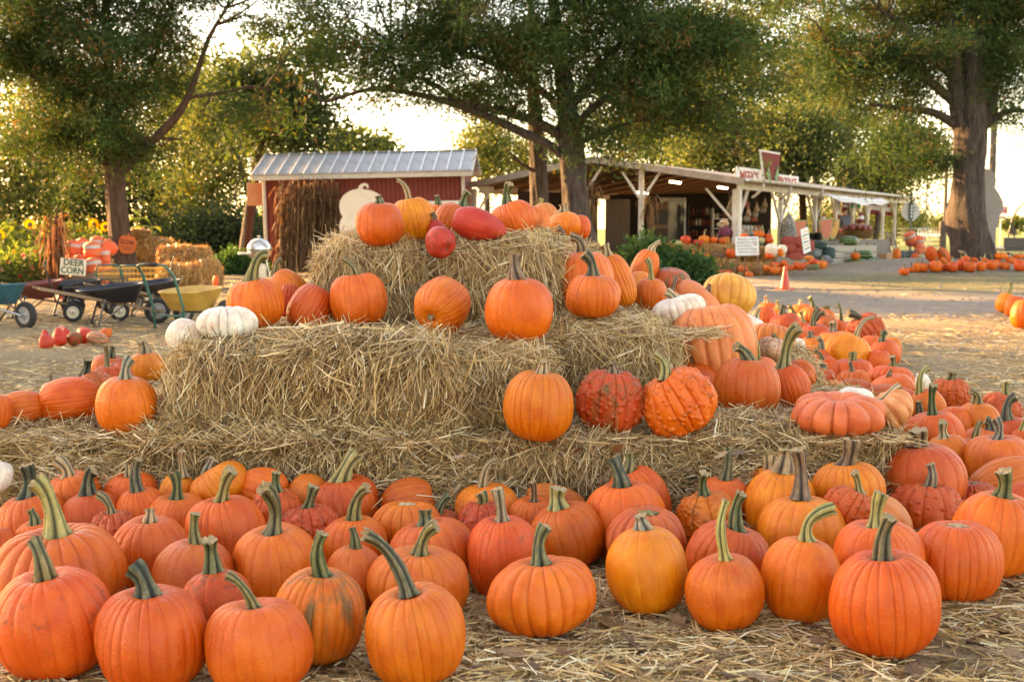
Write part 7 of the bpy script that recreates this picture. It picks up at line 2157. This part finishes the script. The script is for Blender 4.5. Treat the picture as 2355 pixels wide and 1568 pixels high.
for x0, x1, y1 in ((-.16, -.30, -.05), (.16, .36, -.05), (0, .02, .35)):
    MB().bar((x0, .03, p.z + .1), (x1, y1, 0), .028, .02).build('easel_leg', M['board'], t)
# price sign on a stake
p = atY(1853, 553, 30.0)
t = thing('price_sign', 'white and yellow lettered price sign leaning by the red sacks', 'sign', (p.x, 30.0, p.z)); t.rotation_euler = (R(-5), R(-10), R(52))
MB().box((0, 0, 0), (.42, .02, .62), bev=.004).build('sign_board', M['sign_white'], t)
for k in range(6):
    MB().box((random.uniform(-.03, .03), -.0125, .22 - k * .085), (.26 + .06 * (k % 2), .003, .028)).build('scrawl', [M['crate_yellow'], M['ink_green']][k % 2], t)
MB().bar((0, .02, -.3), (.02, .05, -.85), .03).build('stake', M['board'], t)
# watermelon-slice boards
WR = worn('watermelon_pink', (.66, .20, .12), .6, .1, 6); WG = worn('watermelon_rind_paint', (.30, .42, .18), .6, .1, 6); WO = worn('melon_orange', (.72, .36, .10), .6, .1, 6)
for u, v, Y, mat, w, h, tl, notch, lab in [(1838, 530, 33.5, WR, .42, .62, 6, 0, 'pink watermelon-slice board left of the two paired ones'), (1899, 528, 36.0, WR, .48, .70, -4, 0, 'pink watermelon-slice board, left of the pair'), (1916, 527, 36.2, WO, .40, .64, 3, 1, 'orange melon-slice board with a notch, right of the pair')]:
    p = atY(u, v, Y)
    t = thing('slice_board', lab, 'sign', p, R(18), 'fruit-slice shaped boards on the stand'); t.rotation_euler = (0, R(tl), R(18))
    def half(s_, notch_):
        q = [(-.5, .42)] + ([(-.12, .46), (-.1, .1), (.1, .1), (.12, .46)] if notch_ else []) + [(.5, .5), (.47, .1), (.36, -.22), (.18, -.44), (0, -.5), (-.18, -.44), (-.36, -.22), (-.47, .1)]
        return [(x * w * s_, y * h * s_) for x, y in q]
    MB().plate(half(1, notch)[::-1], .02, uy=(0, 0, 1)).build('rind', WG, t)
    MB().plate(half(.88, notch)[::-1], .012, org=(0, -.018, .01)).build('flesh', mat, t)
    MB().bar((0, .03, 0), (0, .03, -p.z + .2), .03).build('stake', M['grey_wood'], t)
# red net sacks
NET = worn('red_net', (.40, .055, .03), .6, .35, 22, bumps=.6); NETG = worn('dark_green_net', (.015, .06, .05), .6, .4, 22, bumps=.6); CLEAR = worn('grey_plastic_bag', (.17, .19, .19), .35, .3, 10)
SK = []
for m_ in (NET, NETG, CLEAR):
    me = SACK[2].copy(); me.materials.clear(); me.materials.append(m_); me.materials.append(m_); SK.append(me)
k = 0
for x, y, w, h, c_, lab in [(1525, 672, 110, 60, 0, 'red net sack on the top left of the red sack pile'), (1605, 672, 110, 62, 0, 'red net sack on the top right of the red sack pile'), (1515, 715, 110, 56, 0, 'red net sack in the middle left of the pile'), (1590, 735, 120, 62, 0, 'red net sack in the middle of the pile, nearest us'),
                            (1650, 700, 90, 70, 0, 'red net sack tucked behind the price sign'), (1560, 772, 130, 50, 0, 'red net sack at the bottom of the pile'),
                            (1725, 692, 110, 60, 1, 'dark green net sack on top right of the price sign'), (1690, 745, 110, 74, 2, 'grey plastic sack below the green net one'), (1795, 750, 90, 90, 1, 'green-topped net sack beside the crates'), (1775, 785, 100, 60, 2, 'grey plastic sack low beside the crates')]:
    u, v = s5(x, y)
    Y = 31.0 if c_ == 0 else 31.6
    q = atY(u, v, Y); ww = w / 2.2429 * .7626 * Y / F
    hh = h / 2.2429 * .7626 * Y / F
    o = obj('net_sack', SK[c_]); o.location = (q.x + (ww / 2 if c_ == 0 else 0), Y, q.z - (0 if c_ == 0 else hh / 2))
    if c_ == 0:
        o.rotation_euler = (0, R(-90), R(10 * (k % 3) - 10)); o.scale = (hh * 1.25, hh * 1.4, ww)
    else:
        o.rotation_euler = (0, R(5 * (k % 3) - 5), R(20 * k)); o.scale = (ww, ww, hh)
    k += 1
    tag(o, lab, 'sack', 'net sacks of produce by the stand')
box_thing('sack_pallet', 'low pallet under the red net sacks', 'pallet', (atY(1805, 620, 31.2).x, 31.3, 0), (1.3, .9, .40), M['grey_wood'], R(10))
# wooden bins
def slat_bin(label, u, Y, w, d, h, rz, mat, n=3, z=0):
    p = atY(u, 600, Y)
    t = thing('produce_bin', label, 'wooden bin', (p.x, Y, z), rz, 'wooden produce bins')
    for k in range(n):
        z = h * (k + .5) / n
        for sy in (-1, 1):
            MB().box((0, sy * d / 2, z), (w, .02, h / n - .02), bev=.004).build('slat', mat, t)
        for sx in (-1, 1):
            MB().box((sx * w / 2, 0, z), (.02, d - .03, h / n - .02), bev=.004).build('slat', mat, t)
    for sx in (-1, 1):
        for sy in (-1, 1):
            MB().box((sx * (w / 2 - .035), sy * (d / 2 - .035), h / 2 + .03), (.05, .05, h + .06)).build('corner_post', M['grey_wood'], t)
    MB().box((0, 0, h * .82), (w - .06, d - .06, .02)).build('bed', M['dark_wood'], t)
    return t
slat_bin('narrow pale slatted bin right of the net sacks', 1910, 34.4, .56, .5, .55, R(8), M['pale_wood'], 3, .12)
slat_bin('pale slatted bin left half of the joined pair', 1942, 34.9, .6, .55, .66, R(10), M['pale_wood'], 3)
slat_bin('pale slatted bin right half of the joined pair', 1983, 35.3, .6, .55, .66, R(10), M['pale_wood'], 3)
slat_bin('long dark wooden produce table bin behind the net sacks', 1880, 36.0, 1.7, .7, .78, R(18), M['grey_wood'], 3)
box_thing('plank_table', 'grey plank table carrying the baskets', 'table', (atY(1975, 570, 37.4).x, 37.4, 0), (1.7, .7, .80), M['grey_wood'], R(15))
FRU = [worn('apples_red', (.40, .04, .03), .4, .4, 14), worn('tomatoes', (.62, .08, .03), .35, .2, 10), worn('mixed_peppers', (.30, .07, .04), .4, .5, 16)]
for u, Y, r, z, f, lab in [(1907, 36.8, .42, .82, 1, 'wide woven basket heaped with tomatoes on the produce table'), (1972, 37.4, .52, .82, 2, 'wide woven basket heaped with dark peppers'), (1502, 33.0, .26, .35, 0, 'bushel basket standing inside the gable end'), (1530, 33.6, .24, .35, 0, 'second bushel basket inside the gable end, darker')]:
    p = atY(u, 560, Y)
    t = thing('produce_basket', lab, 'basket', (p.x, Y, z), 0, 'woven produce baskets')
    MB().lathe([(.02, 0), (r * .75, .005), (r * .98, r * .48), (r * 1.02, r * .5), (r * .94, r * .48), (r * .7, .03)], sides=20).build('basket', M['basket'], t)
    V, Fa = [], []
    b = MB()
    for k in range(26):
        a, q = k * 2.4, r * .85 * math.sqrt(k / 26)
        rr = r * .17
        b.lathe([(.001, -rr), (rr * .7, -rr * .7), (rr, 0), (rr * .7, rr * .7), (.001, rr)], (q * math.cos(a), q * math.sin(a), r * .5 + rr * .5 + r * .18 * (1 - k / 26)), 8)
    o = b.build('fruit', FRU[f], t); o['kind'] = 'stuff'
# watermelons
ml = MB(); ml.lathe([(.002, -.26), (.08, -.245), (.135, -.17), (.155, -.06), (.155, .06), (.135, .17), (.08, .245), (.002, .26)], sides=16, axis='x')
mo = ml.build('watermelon', M['melon'])
mm = mo.data; bpy.data.objects.remove(mo)
for k, (u, v, Y, z, rz, lab) in enumerate([(1977, 594, 33.6, .15, 5, 'watermelon lying at the front of the melon heap'), (2003, 591, 33.9, .15, 70, 'watermelon end-on at the right front of the heap'), (1965, 583, 34.3, .17, 30, 'watermelon at the left of the heap'), (1986, 580, 34.3, .38, -10, 'watermelon on top of the heap'), (2010, 586, 34.6, .17, 40, 'watermelon at the back right of the heap'), (2020, 588, 34.3, .15, 80, 'watermelon at the far right of the heap'), (1950, 571, 35.0, .78, 10, 'pale green melon lying on the slatted bin'), (1962, 577, 35.1, .76, 60, 'green melon at the right edge of the slatted bin')]):
    p = atY(u, v, Y)
    o = obj('watermelon', mm); o.location = (p.x, Y, z); o.rotation_euler = (R(30 * k), 0, R(rz))
    tag(o, lab, 'watermelon', 'watermelons heaped by the bins')
box_thing('cardboard_box', 'tan cardboard box right of the watermelons', 'box', (atY(2043, 590, 35.4).x, 35.4, 0), (.45, .4, .42), M['tan_panel'], R(20))
t = thing('step_ladder', 'grey wooden step ladder leaning near the end of the stand', 'ladder', (atY(2050, 590, 37.5).x, 37.5, 0), R(25))
for x in (-.16, .16):
    MB().bar((x, -.25, 0), (x * .7, .1, 1.05), .04, .03).build('rail', M['grey_wood'], t)
    MB().bar((x, .4, 0), (x * .7, .1, 1.05), .04, .03).build('rear_leg', M['grey_wood'], t)
for k in range(4):
    MB().box((0, -.25 + .07 * (k + 1), .22 * (k + 1)), (.30 - .03 * k, .08, .025)).build('tread', M['grey_wood'], t)
# hanging onion bags under the roof end
NETR = worn('burgundy_net', (.22, .018, .022), .6, .3, 16, bumps=.5); BANDW = worn('white_paper_band', (.70, .70, .68), .6, .06, 6); CRM = worn('cream_net', (.58, .50, .36), .7, .2, 14); BANDG = worn('teal_paper_band', (.02, .30, .20), .6, .1, 6)
def hang(label, u, v_top, v_bot, Y, w, a_, b_, group='net bags hung along the stand'):
    p0, p1 = atY(u, v_top, Y), atY(u, v_bot, Y)
    h = p0.z - p1.z; r = w * Y / F / 2
    t = thing('hanging_bag', label, 'net bag', p1, R(30), group)
    MB().lathe([(.002, 0), (r * .7, h * .02), (r, h * .15), (r * 1.02, h * .34)], sides=12).build('net_lower', a_, t)
    MB().lathe([(r * 1.03, h * .34), (r * .98, h * .5), (r * .85, h * .66)], sides=12).build('paper_band', b_, t)
    MB().lathe([(r * .84, h * .66), (r * .5, h * .85), (r * .12, h * .97), (r * .2, h)], sides=12).build('net_upper', a_, t)
    MB().bar((0, 0, h), (0, 0, h + .25), .012).build('cord', M['dark_wood'], t)
for k in range(10):
    hang('burgundy net bag with white band, %s in the hanging row at the stand end' % ORD[k], 1993 + k * 6.4, 459 + k * 1.0, 492 + k * .6, 44.5 + k * .35, 8, NETR, BANDW)
for a in [('burgundy net bag hanging lowest near the cream ones', 1978, 487, 513, 41, 17, NETR, BANDW), ('burgundy net bag left of the cream ones, upper', 1942, 463, 484, 40, 13, NETR, BANDW), ('burgundy net bag hanging beside the shopper', 1926, 470, 505, 40, 14, NETR, BANDW), ('cream net bag with teal band, left one', 1960, 459, 489, 39.6, 8, CRM, BANDG), ('cream net bag with teal band, middle one', 1975, 458, 490, 39.9, 10, CRM, BANDG), ('cream net bag with teal band, right and higher', 1990, 455, 478, 40.2, 12, CRM, BANDG), ('small burgundy bag on the thin post of the stand', 1893, 490, 515, 37.5, 10, NETR, BANDW)]:
    hang(*a)
hang('tall black and white mottled bundle hanging beside the second post', 1812, 487, 575, 33.2, 38, worn('black_white_mottled', (.30, .29, .27), .6, .9, 14), worn('black_white_mottled_band', (.20, .19, .18), .6, .95, 18), None)
p = S(3.72, -.02, 0)
box_thing('meter_box', 'white electric box on the second stand post', 'box', S(3.86, -.12, 1.02), (.22, .12, .42), M['white_paint'])
for k, (u, Y, v) in enumerate([(1352, 32.6, 440), (1486, 31.6, 470), (1352, 32.4, 470)]):
    p = atY(u + 8, v, Y)
    corn_bundle('dried corn and gourd swag tied on a stand post, %s' % ['upper by the tree', 'on the middle gable post', 'lower by the tree'][k], (p.x, Y, p.z - .35), 7, .6, .08, .13, 90 + k, (0, 0), ((.22, .14, .07), (.14, .08, .04)), 1.2)
# dried gourds strung under the front beam
GRD = [worn('dried_gourd_tan', (.30, .19, .10), .6, .35, 10), worn('dried_gourd_grey', (.24, .20, .16), .6, .35, 10), worn('dried_gourd_red', (.26, .05, .03), .6, .35, 10)]
for k in range(14):
    u_ = .55 + k * .235
    q = S(u_, .35 + .12 * (k % 3), EV - .55 - .13 * (k % 4))
    t = thing('hanging_gourd', 'dried gourd, %s from the corner post in the strung row' % ORD[k], 'gourd', q, k, 'dried gourds strung under the stand beam')
    r_ = .075 + .02 * (k % 3)
    MB().lathe([(.002, -.16), (r_ * .8, -.14), (r_, -.07), (r_ * .7, .0), (r_ * .32, .06), (r_ * .25, .12), (.004, .14)], sides=12).build('shell', GRD[k % 3], t)
    MB().bar((0, 0, .13), (0, 0, .42 + .13 * (k % 4)), .01).build('string', M['dark_wood'], t)
# black pots
for k, (u, Y) in enumerate([(1858, 35.4), (1876, 35.6)]):
    p = atY(u, 575, Y)
    o = MB().lathe([(.002, 0), (.13, .0), (.17, .2), (.18, .21), (.16, .2), (.12, .04)], sides=14).build('black_pot', M['black_tray']); o.location = (p.x, Y, .8)
    tag(o, 'black plant pot on the dark produce table, %s one' % ['left', 'right'][k], 'pot', 'black pots')
# the shopper: one body grown over a skeleton, clothes as surface colours
def person():
    p = atY(1942, 525, 43.6)
    J = [(0, 0, .95), (0, .01, 1.15), (0, .02, 1.38), (0, .0, 1.50), (0, -.02, 1.60), (0, -.02, 1.74),
         (.19, .02, 1.43), (.27, -.02, 1.18), (.26, -.16, .98), (.25, -.22, .92), (-.19, .02, 1.43), (-.27, .0, 1.18), (-.25, -.15, .98), (-.24, -.21, .92),
         (.10, 0, .90), (.11, -.02, .50), (.11, .02, .08), (.11, -.12, .03), (-.10, 0, .90), (-.11, .0, .50), (-.12, .03, .08), (-.12, -.11, .03)]
    E = [(0, 1), (1, 2), (2, 3), (3, 4), (4, 5), (2, 6), (6, 7), (7, 8), (8, 9), (2, 10), (10, 11), (11, 12), (12, 13), (0, 14), (14, 15), (15, 16), (16, 17), (0, 18), (18, 19), (19, 20), (20, 21)]
    Rr = [.17, .16, .18, .07, .085, .09, .085, .06, .045, .04, .085, .06, .045, .04, .11, .075, .05, .045, .11, .075, .05, .045]
    me = bpy.data.meshes.new('person')
    me.from_pydata(J, E, [])
    o = bpy.data.objects.new('tmp', me); COL.objects.link(o)
    sk = o.modifiers.new('s', 'SKIN'); sub = o.modifiers.new('u', 'SUBSURF'); sub.levels = 2
    lay = me.skin_vertices[0].data if me.skin_vertices else None
    if lay is None:
        bpy.context.view_layer.objects.active = o
        lay = me.skin_vertices[0].data
    for i, r in enumerate(Rr):
        lay[i].radius = (r, r * (.72 if i in (0, 1, 2) else 1)); lay[i].use_root = (i == 0)
    dg = bpy.context.evaluated_depsgraph_get()
    m2 = bpy.data.meshes.new_from_object(o.evaluated_get(dg)); m2.name = 'person'
    bpy.data.objects.remove(o)
    shirt, skin, jean, shoe = worn('blue_grey_shirt', (.13, .155, .20), .8, .2, 10), worn('skin_tone', (.46, .26, .18), .5, .08, 8), worn('dark_trousers', (.05, .055, .07), .8, .2, 10), worn('dark_shoes', (.03, .025, .02), .6, .2, 10)
    for m_ in (shirt, skin, jean, shoe): m2.materials.append(m_)
    for f in m2.polygons:
        c = f.center; f.use_smooth = True
        f.material_index = 1 if c.z > 1.50 or (abs(c.x) > .2 and c.z < 1.02 and c.y < -.1) else (0 if c.z > .92 else (3 if c.z < .09 else 2))
    t = obj('person', m2); t.location = (p.x, 43.6, .0); t.rotation_euler = (0, 0, R(200)); t.scale = (1.14, 1.14, 1.07)
    tag(t, 'person in a blue-grey shirt with short dark hair standing under the hanging bags', 'person')
    b = MB(); b.lathe([(.10, 1.68), (.108, 1.74), (.10, 1.80), (.06, 1.845), (.002, 1.86)], (0, .005, 0), 16)
    b.build('hair', worn('dark_hair', (.03, .022, .018), .7, .3, 30), t)
    for x in (-.035, .035):
        MB().lathe([(.001, -.006), (.012, 0), (.001, .006)], (x, -.108, 1.70), 8, axis='y').build('eye', M['ink_black'], t)
    MB().lathe([(.016, 0), (.010, .03), (.002, .045)], (0, -.115, 1.655), 8).build('nose', skin, t)
    for x in (-.098, .098):
        MB().box((x, -.01, 1.69), (.02, .035, .06), bev=.008).build('ear', skin, t)
    for s_ in (-1, 1):
        h = MB()
        bx, by, bz = s_ * .245, -.23, .90
        h.box((bx, by, bz), (.07, .04, .08), bev=.012)
        for k, L_ in enumerate((.065, .075, .07, .055)):
            x = bx - .028 + .019 * k
            h.tube([(x, by, bz - .035), (x, by - .012, bz - .035 - L_ * .5), (x, by - .03, bz - .035 - L_)], [.009, .0085, .007], 6)
        h.tube([(bx - s_ * .03, by - .005, bz + .01), (bx - s_ * .055, by - .02, bz - .02), (bx - s_ * .055, by - .03, bz - .045)], [.011, .010, .008], 6)
        h.build('hand', skin, t)
person()
# ------------------------------------------------------------------ far right
M['cut_grey'] = worn('grey_plywood_back', (.27, .245, .215), .8, .12, 2)
t = thing('snowman_cutout', 'grey rounded cutout board standing behind the big cedar trunk', 'cutout board', atY(2275, 590, 32.6)); t.location.z = .25
px_ = [(2235, 592), (2235, 420), (2250, 393), (2262, 388), (2278, 390), (2289, 402), (2291, 416), (2288, 432), (2298, 446), (2307, 466), (2306, 482), (2297, 503), (2297, 520), (2290, 522), (2289, 592)]
z0 = t.location.z; x0 = t.location.x
MB().plate([(atY(u, v, 32.6).x - x0, atY(u, v, 32.6).z - z0) for u, v in px_][::-1], .03).build('board', M['cut_grey'], t)
MB().bar((-.2, .3, -.25), (-.1, .03, 1.3), .06).build('prop', M['board'], t)
def stop_sign():
    p = atY(2094, 545, 47.0)
    t = thing('stop_sign', 'bare back of an octagonal stop sign with green street blades on its post', 'road sign', (p.x, 47, 0), R(8))
    c = atY(2094, 486, 47.0).z
    MB().bar((0, 0, 0), (0, 0, c + .72), .06).build('post', worn('sign_post_steel', (.10, .10, .10), .6, .2, 8), t)
    r = .40
    MB().plate([(r * math.cos(a), c + r * math.sin(a)) for a in [math.pi / 8 + math.pi / 4 * k for k in range(8)]], .012, org=(0, .05, 0)).build('octagon', worn('sign_back_metal', (.50, .48, .45), .5, .1, 4), t)
    MB().box((0, -.02, c), (.16, .015, .62), bev=.003).build('street_blade', worn('street_sign_green', (.03, .11, .08), .5, .2, 6), t)
    MB().box((0, 0, c + .72), (.42, .015, .16), rz=R(60)).build('street_blade', worn('street_sign_dark', (.03, .07, .055), .5, .2, 6), t)
    for k in range(4):
        MB().box((0, -.032, c - .2 + .13 * k), (.07, .004, .07)).build('blade_letter', M['sign_white'], t)
stop_sign()
def wrong_way():
    p = atY(2303, 483, 80.0)
    t = thing('wrong_way_sign', 'small red WRONG WAY road sign beyond the trailer', 'road sign', (p.x, 80, 0), R(0))
    MB().bar((0, .03, 0), (0, .03, p.z), .06).build('post', M['steel'], t)
    MB().box((0, 0, p.z), (.80, .02, .46), bev=.004).build('sign_board', worn('sign_red', (.45, .03, .04), .5, .12, 5), t)
    text_mesh('WRONG', .24, M['sign_white'], t, (0, -.015, p.z + .10), (R(90), 0, 0), width=.62)
    text_mesh('WAY', .24, M['sign_white'], t, (0, -.015, p.z - .11), (R(90), 0, 0), width=.42)
wrong_way()
DARKP = worn('utility_pole_wood', (.09, .065, .05), .85, .3, 5)
for u, Y, vt, r, lab in [(2172, 70, 330, .12, 'thin dark utility pole left of the big cedar trunk'), (2277, 52, 180, .16, 'tall utility pole just right of the big cedar'), (2128, 110, 420, .09, 'faint far pole behind the stop sign')]:
    p, q = atY(u, 540, Y), atY(u, vt, Y)
    o = MB().lathe([(r, 0), (r * .8, q.z), (.01, q.z)], sides=10).build('utility_pole', DARKP); o.location = (p.x, Y, 0)
    tag(o, lab, 'pole', 'utility poles')
t = thing('farm_gate', 'grey tubular farm gate beyond the end of the stand', 'gate', (atY(2065, 540, 62).x, 62, 0), R(0))
gw = atY(2160, 540, 62).x - atY(2065, 540, 62).x
for k in range(5):
    MB().tube([(0, 0, .25 + .22 * k), (gw, 0, .25 + .22 * k)], .025, 6).build('rail', M['steel'], t)
for k in range(9):
    MB().tube([(gw * (.5 + k / 16), 0, .25), (gw * (.5 + k / 16), 0, 1.13)], .018, 6).build('bar', M['steel'], t)
MB().box((gw + .15, 0, .75), (.28, .28, 1.5), bev=.02).build('gate_post', DARKP, t)
# hooped trailer
t = thing('hoop_trailer', 'dark flat trailer with tall metal hoops behind the cedar pumpkins', 'trailer', (atY(2335, 580, 36).x, 36.5, 0), R(0))
MB().box((0, 0, .52), (1.3, 2.4, .10), bev=.01).build('bed', M['black_tray'], t)
MB().box((0, -1.22, .72), (1.3, .04, .30), bev=.006).build('side_board', M['black_tray'], t)
for x in (-.45, .35):
    wheel(t, (x, -1.05, .22), .22, .12, M['steel'])
tz0 = .55
for k, (u0, u1, vt) in enumerate(((2300, 2322, 500), (2314, 2395, 468))):
    x0_, x1_ = atY(u0, 560, 36).x - t.location.x, atY(u1, 560, 36).x - t.location.x
    if k == 0: x0_ -= .55
    zt = atY(u0, vt, 36).z
    pts = [((x0_ + x1_) / 2 - (x1_ - x0_) / 2 * math.cos(a), -.9 + .3 * k, tz0 + (zt - tz0) * math.sin(a)) for a in [math.pi * i / 16 for i in range(17)]]
    MB().tube(pts, .022, 8).build('hoop', M['black_tray'], t)
MB().bar((.28, -1.1, .55), (.28, -1.1, 1.35), .05).build('upright', M['black_tray'], t)
MB().bar((.1, -1.1, 1.36), (.5, -1.1, 1.36), .06, .05).build('crossbar', M['black_tray'], t)
mesh_wagon(2085, 36.2, R(75), 'dark wagon of gourds at the end of the stand', M['teal_tray'], .38, .8, .5)
for k, (u, v, Y, w) in enumerate([(2098, 545, 37.2, .5), (2112, 556, 37.4, .5), (2090, 553, 37.6, .45), (2108, 574, 36.9, .5)]):
    p = atY(u, v, Y)
    o = obj('feed_sack', SACK[0 if k < 2 else 2]); o.location = (p.x, Y, p.z - .2); o.scale = (w * .7, w * .7, .42); o.rotation_euler = (R(20), R(-25 + 14 * k), R(20 * k))
    tag(o, 'orange net sack heaped by the far wagon, %s' % ['topmost', 'right upper', 'left', 'lowest'][k], 'sack', 'orange sacks by the far wagon')
t = thing('sack_bin', 'dark bin under the far orange sacks', 'bin', (atY(2102, 590, 37.4).x, 37.5, 0), R(10))
MB().box((0, 0, .22), (1.0, .7, .44), bev=.01).build('bin_body', M['grey_wood'], t)
for u, v0, v1, w, c_, lab in [(2062, 570, 600, 18, 'y', 'orange pumpkin beside the wagon wheel'), (2118, 585, 601, 20, 'gg', 'green necked gourd left of the cedar mound'), (2104, 582, 602, 18, 'o', 'orange pumpkin left of the green gourd near the wagon')]:
    P(u, v0, v1, w, None, 's', c_, None, lab, axis=(.05, .05, .99), Y=33.8, group='pumpkins near the far wagon')
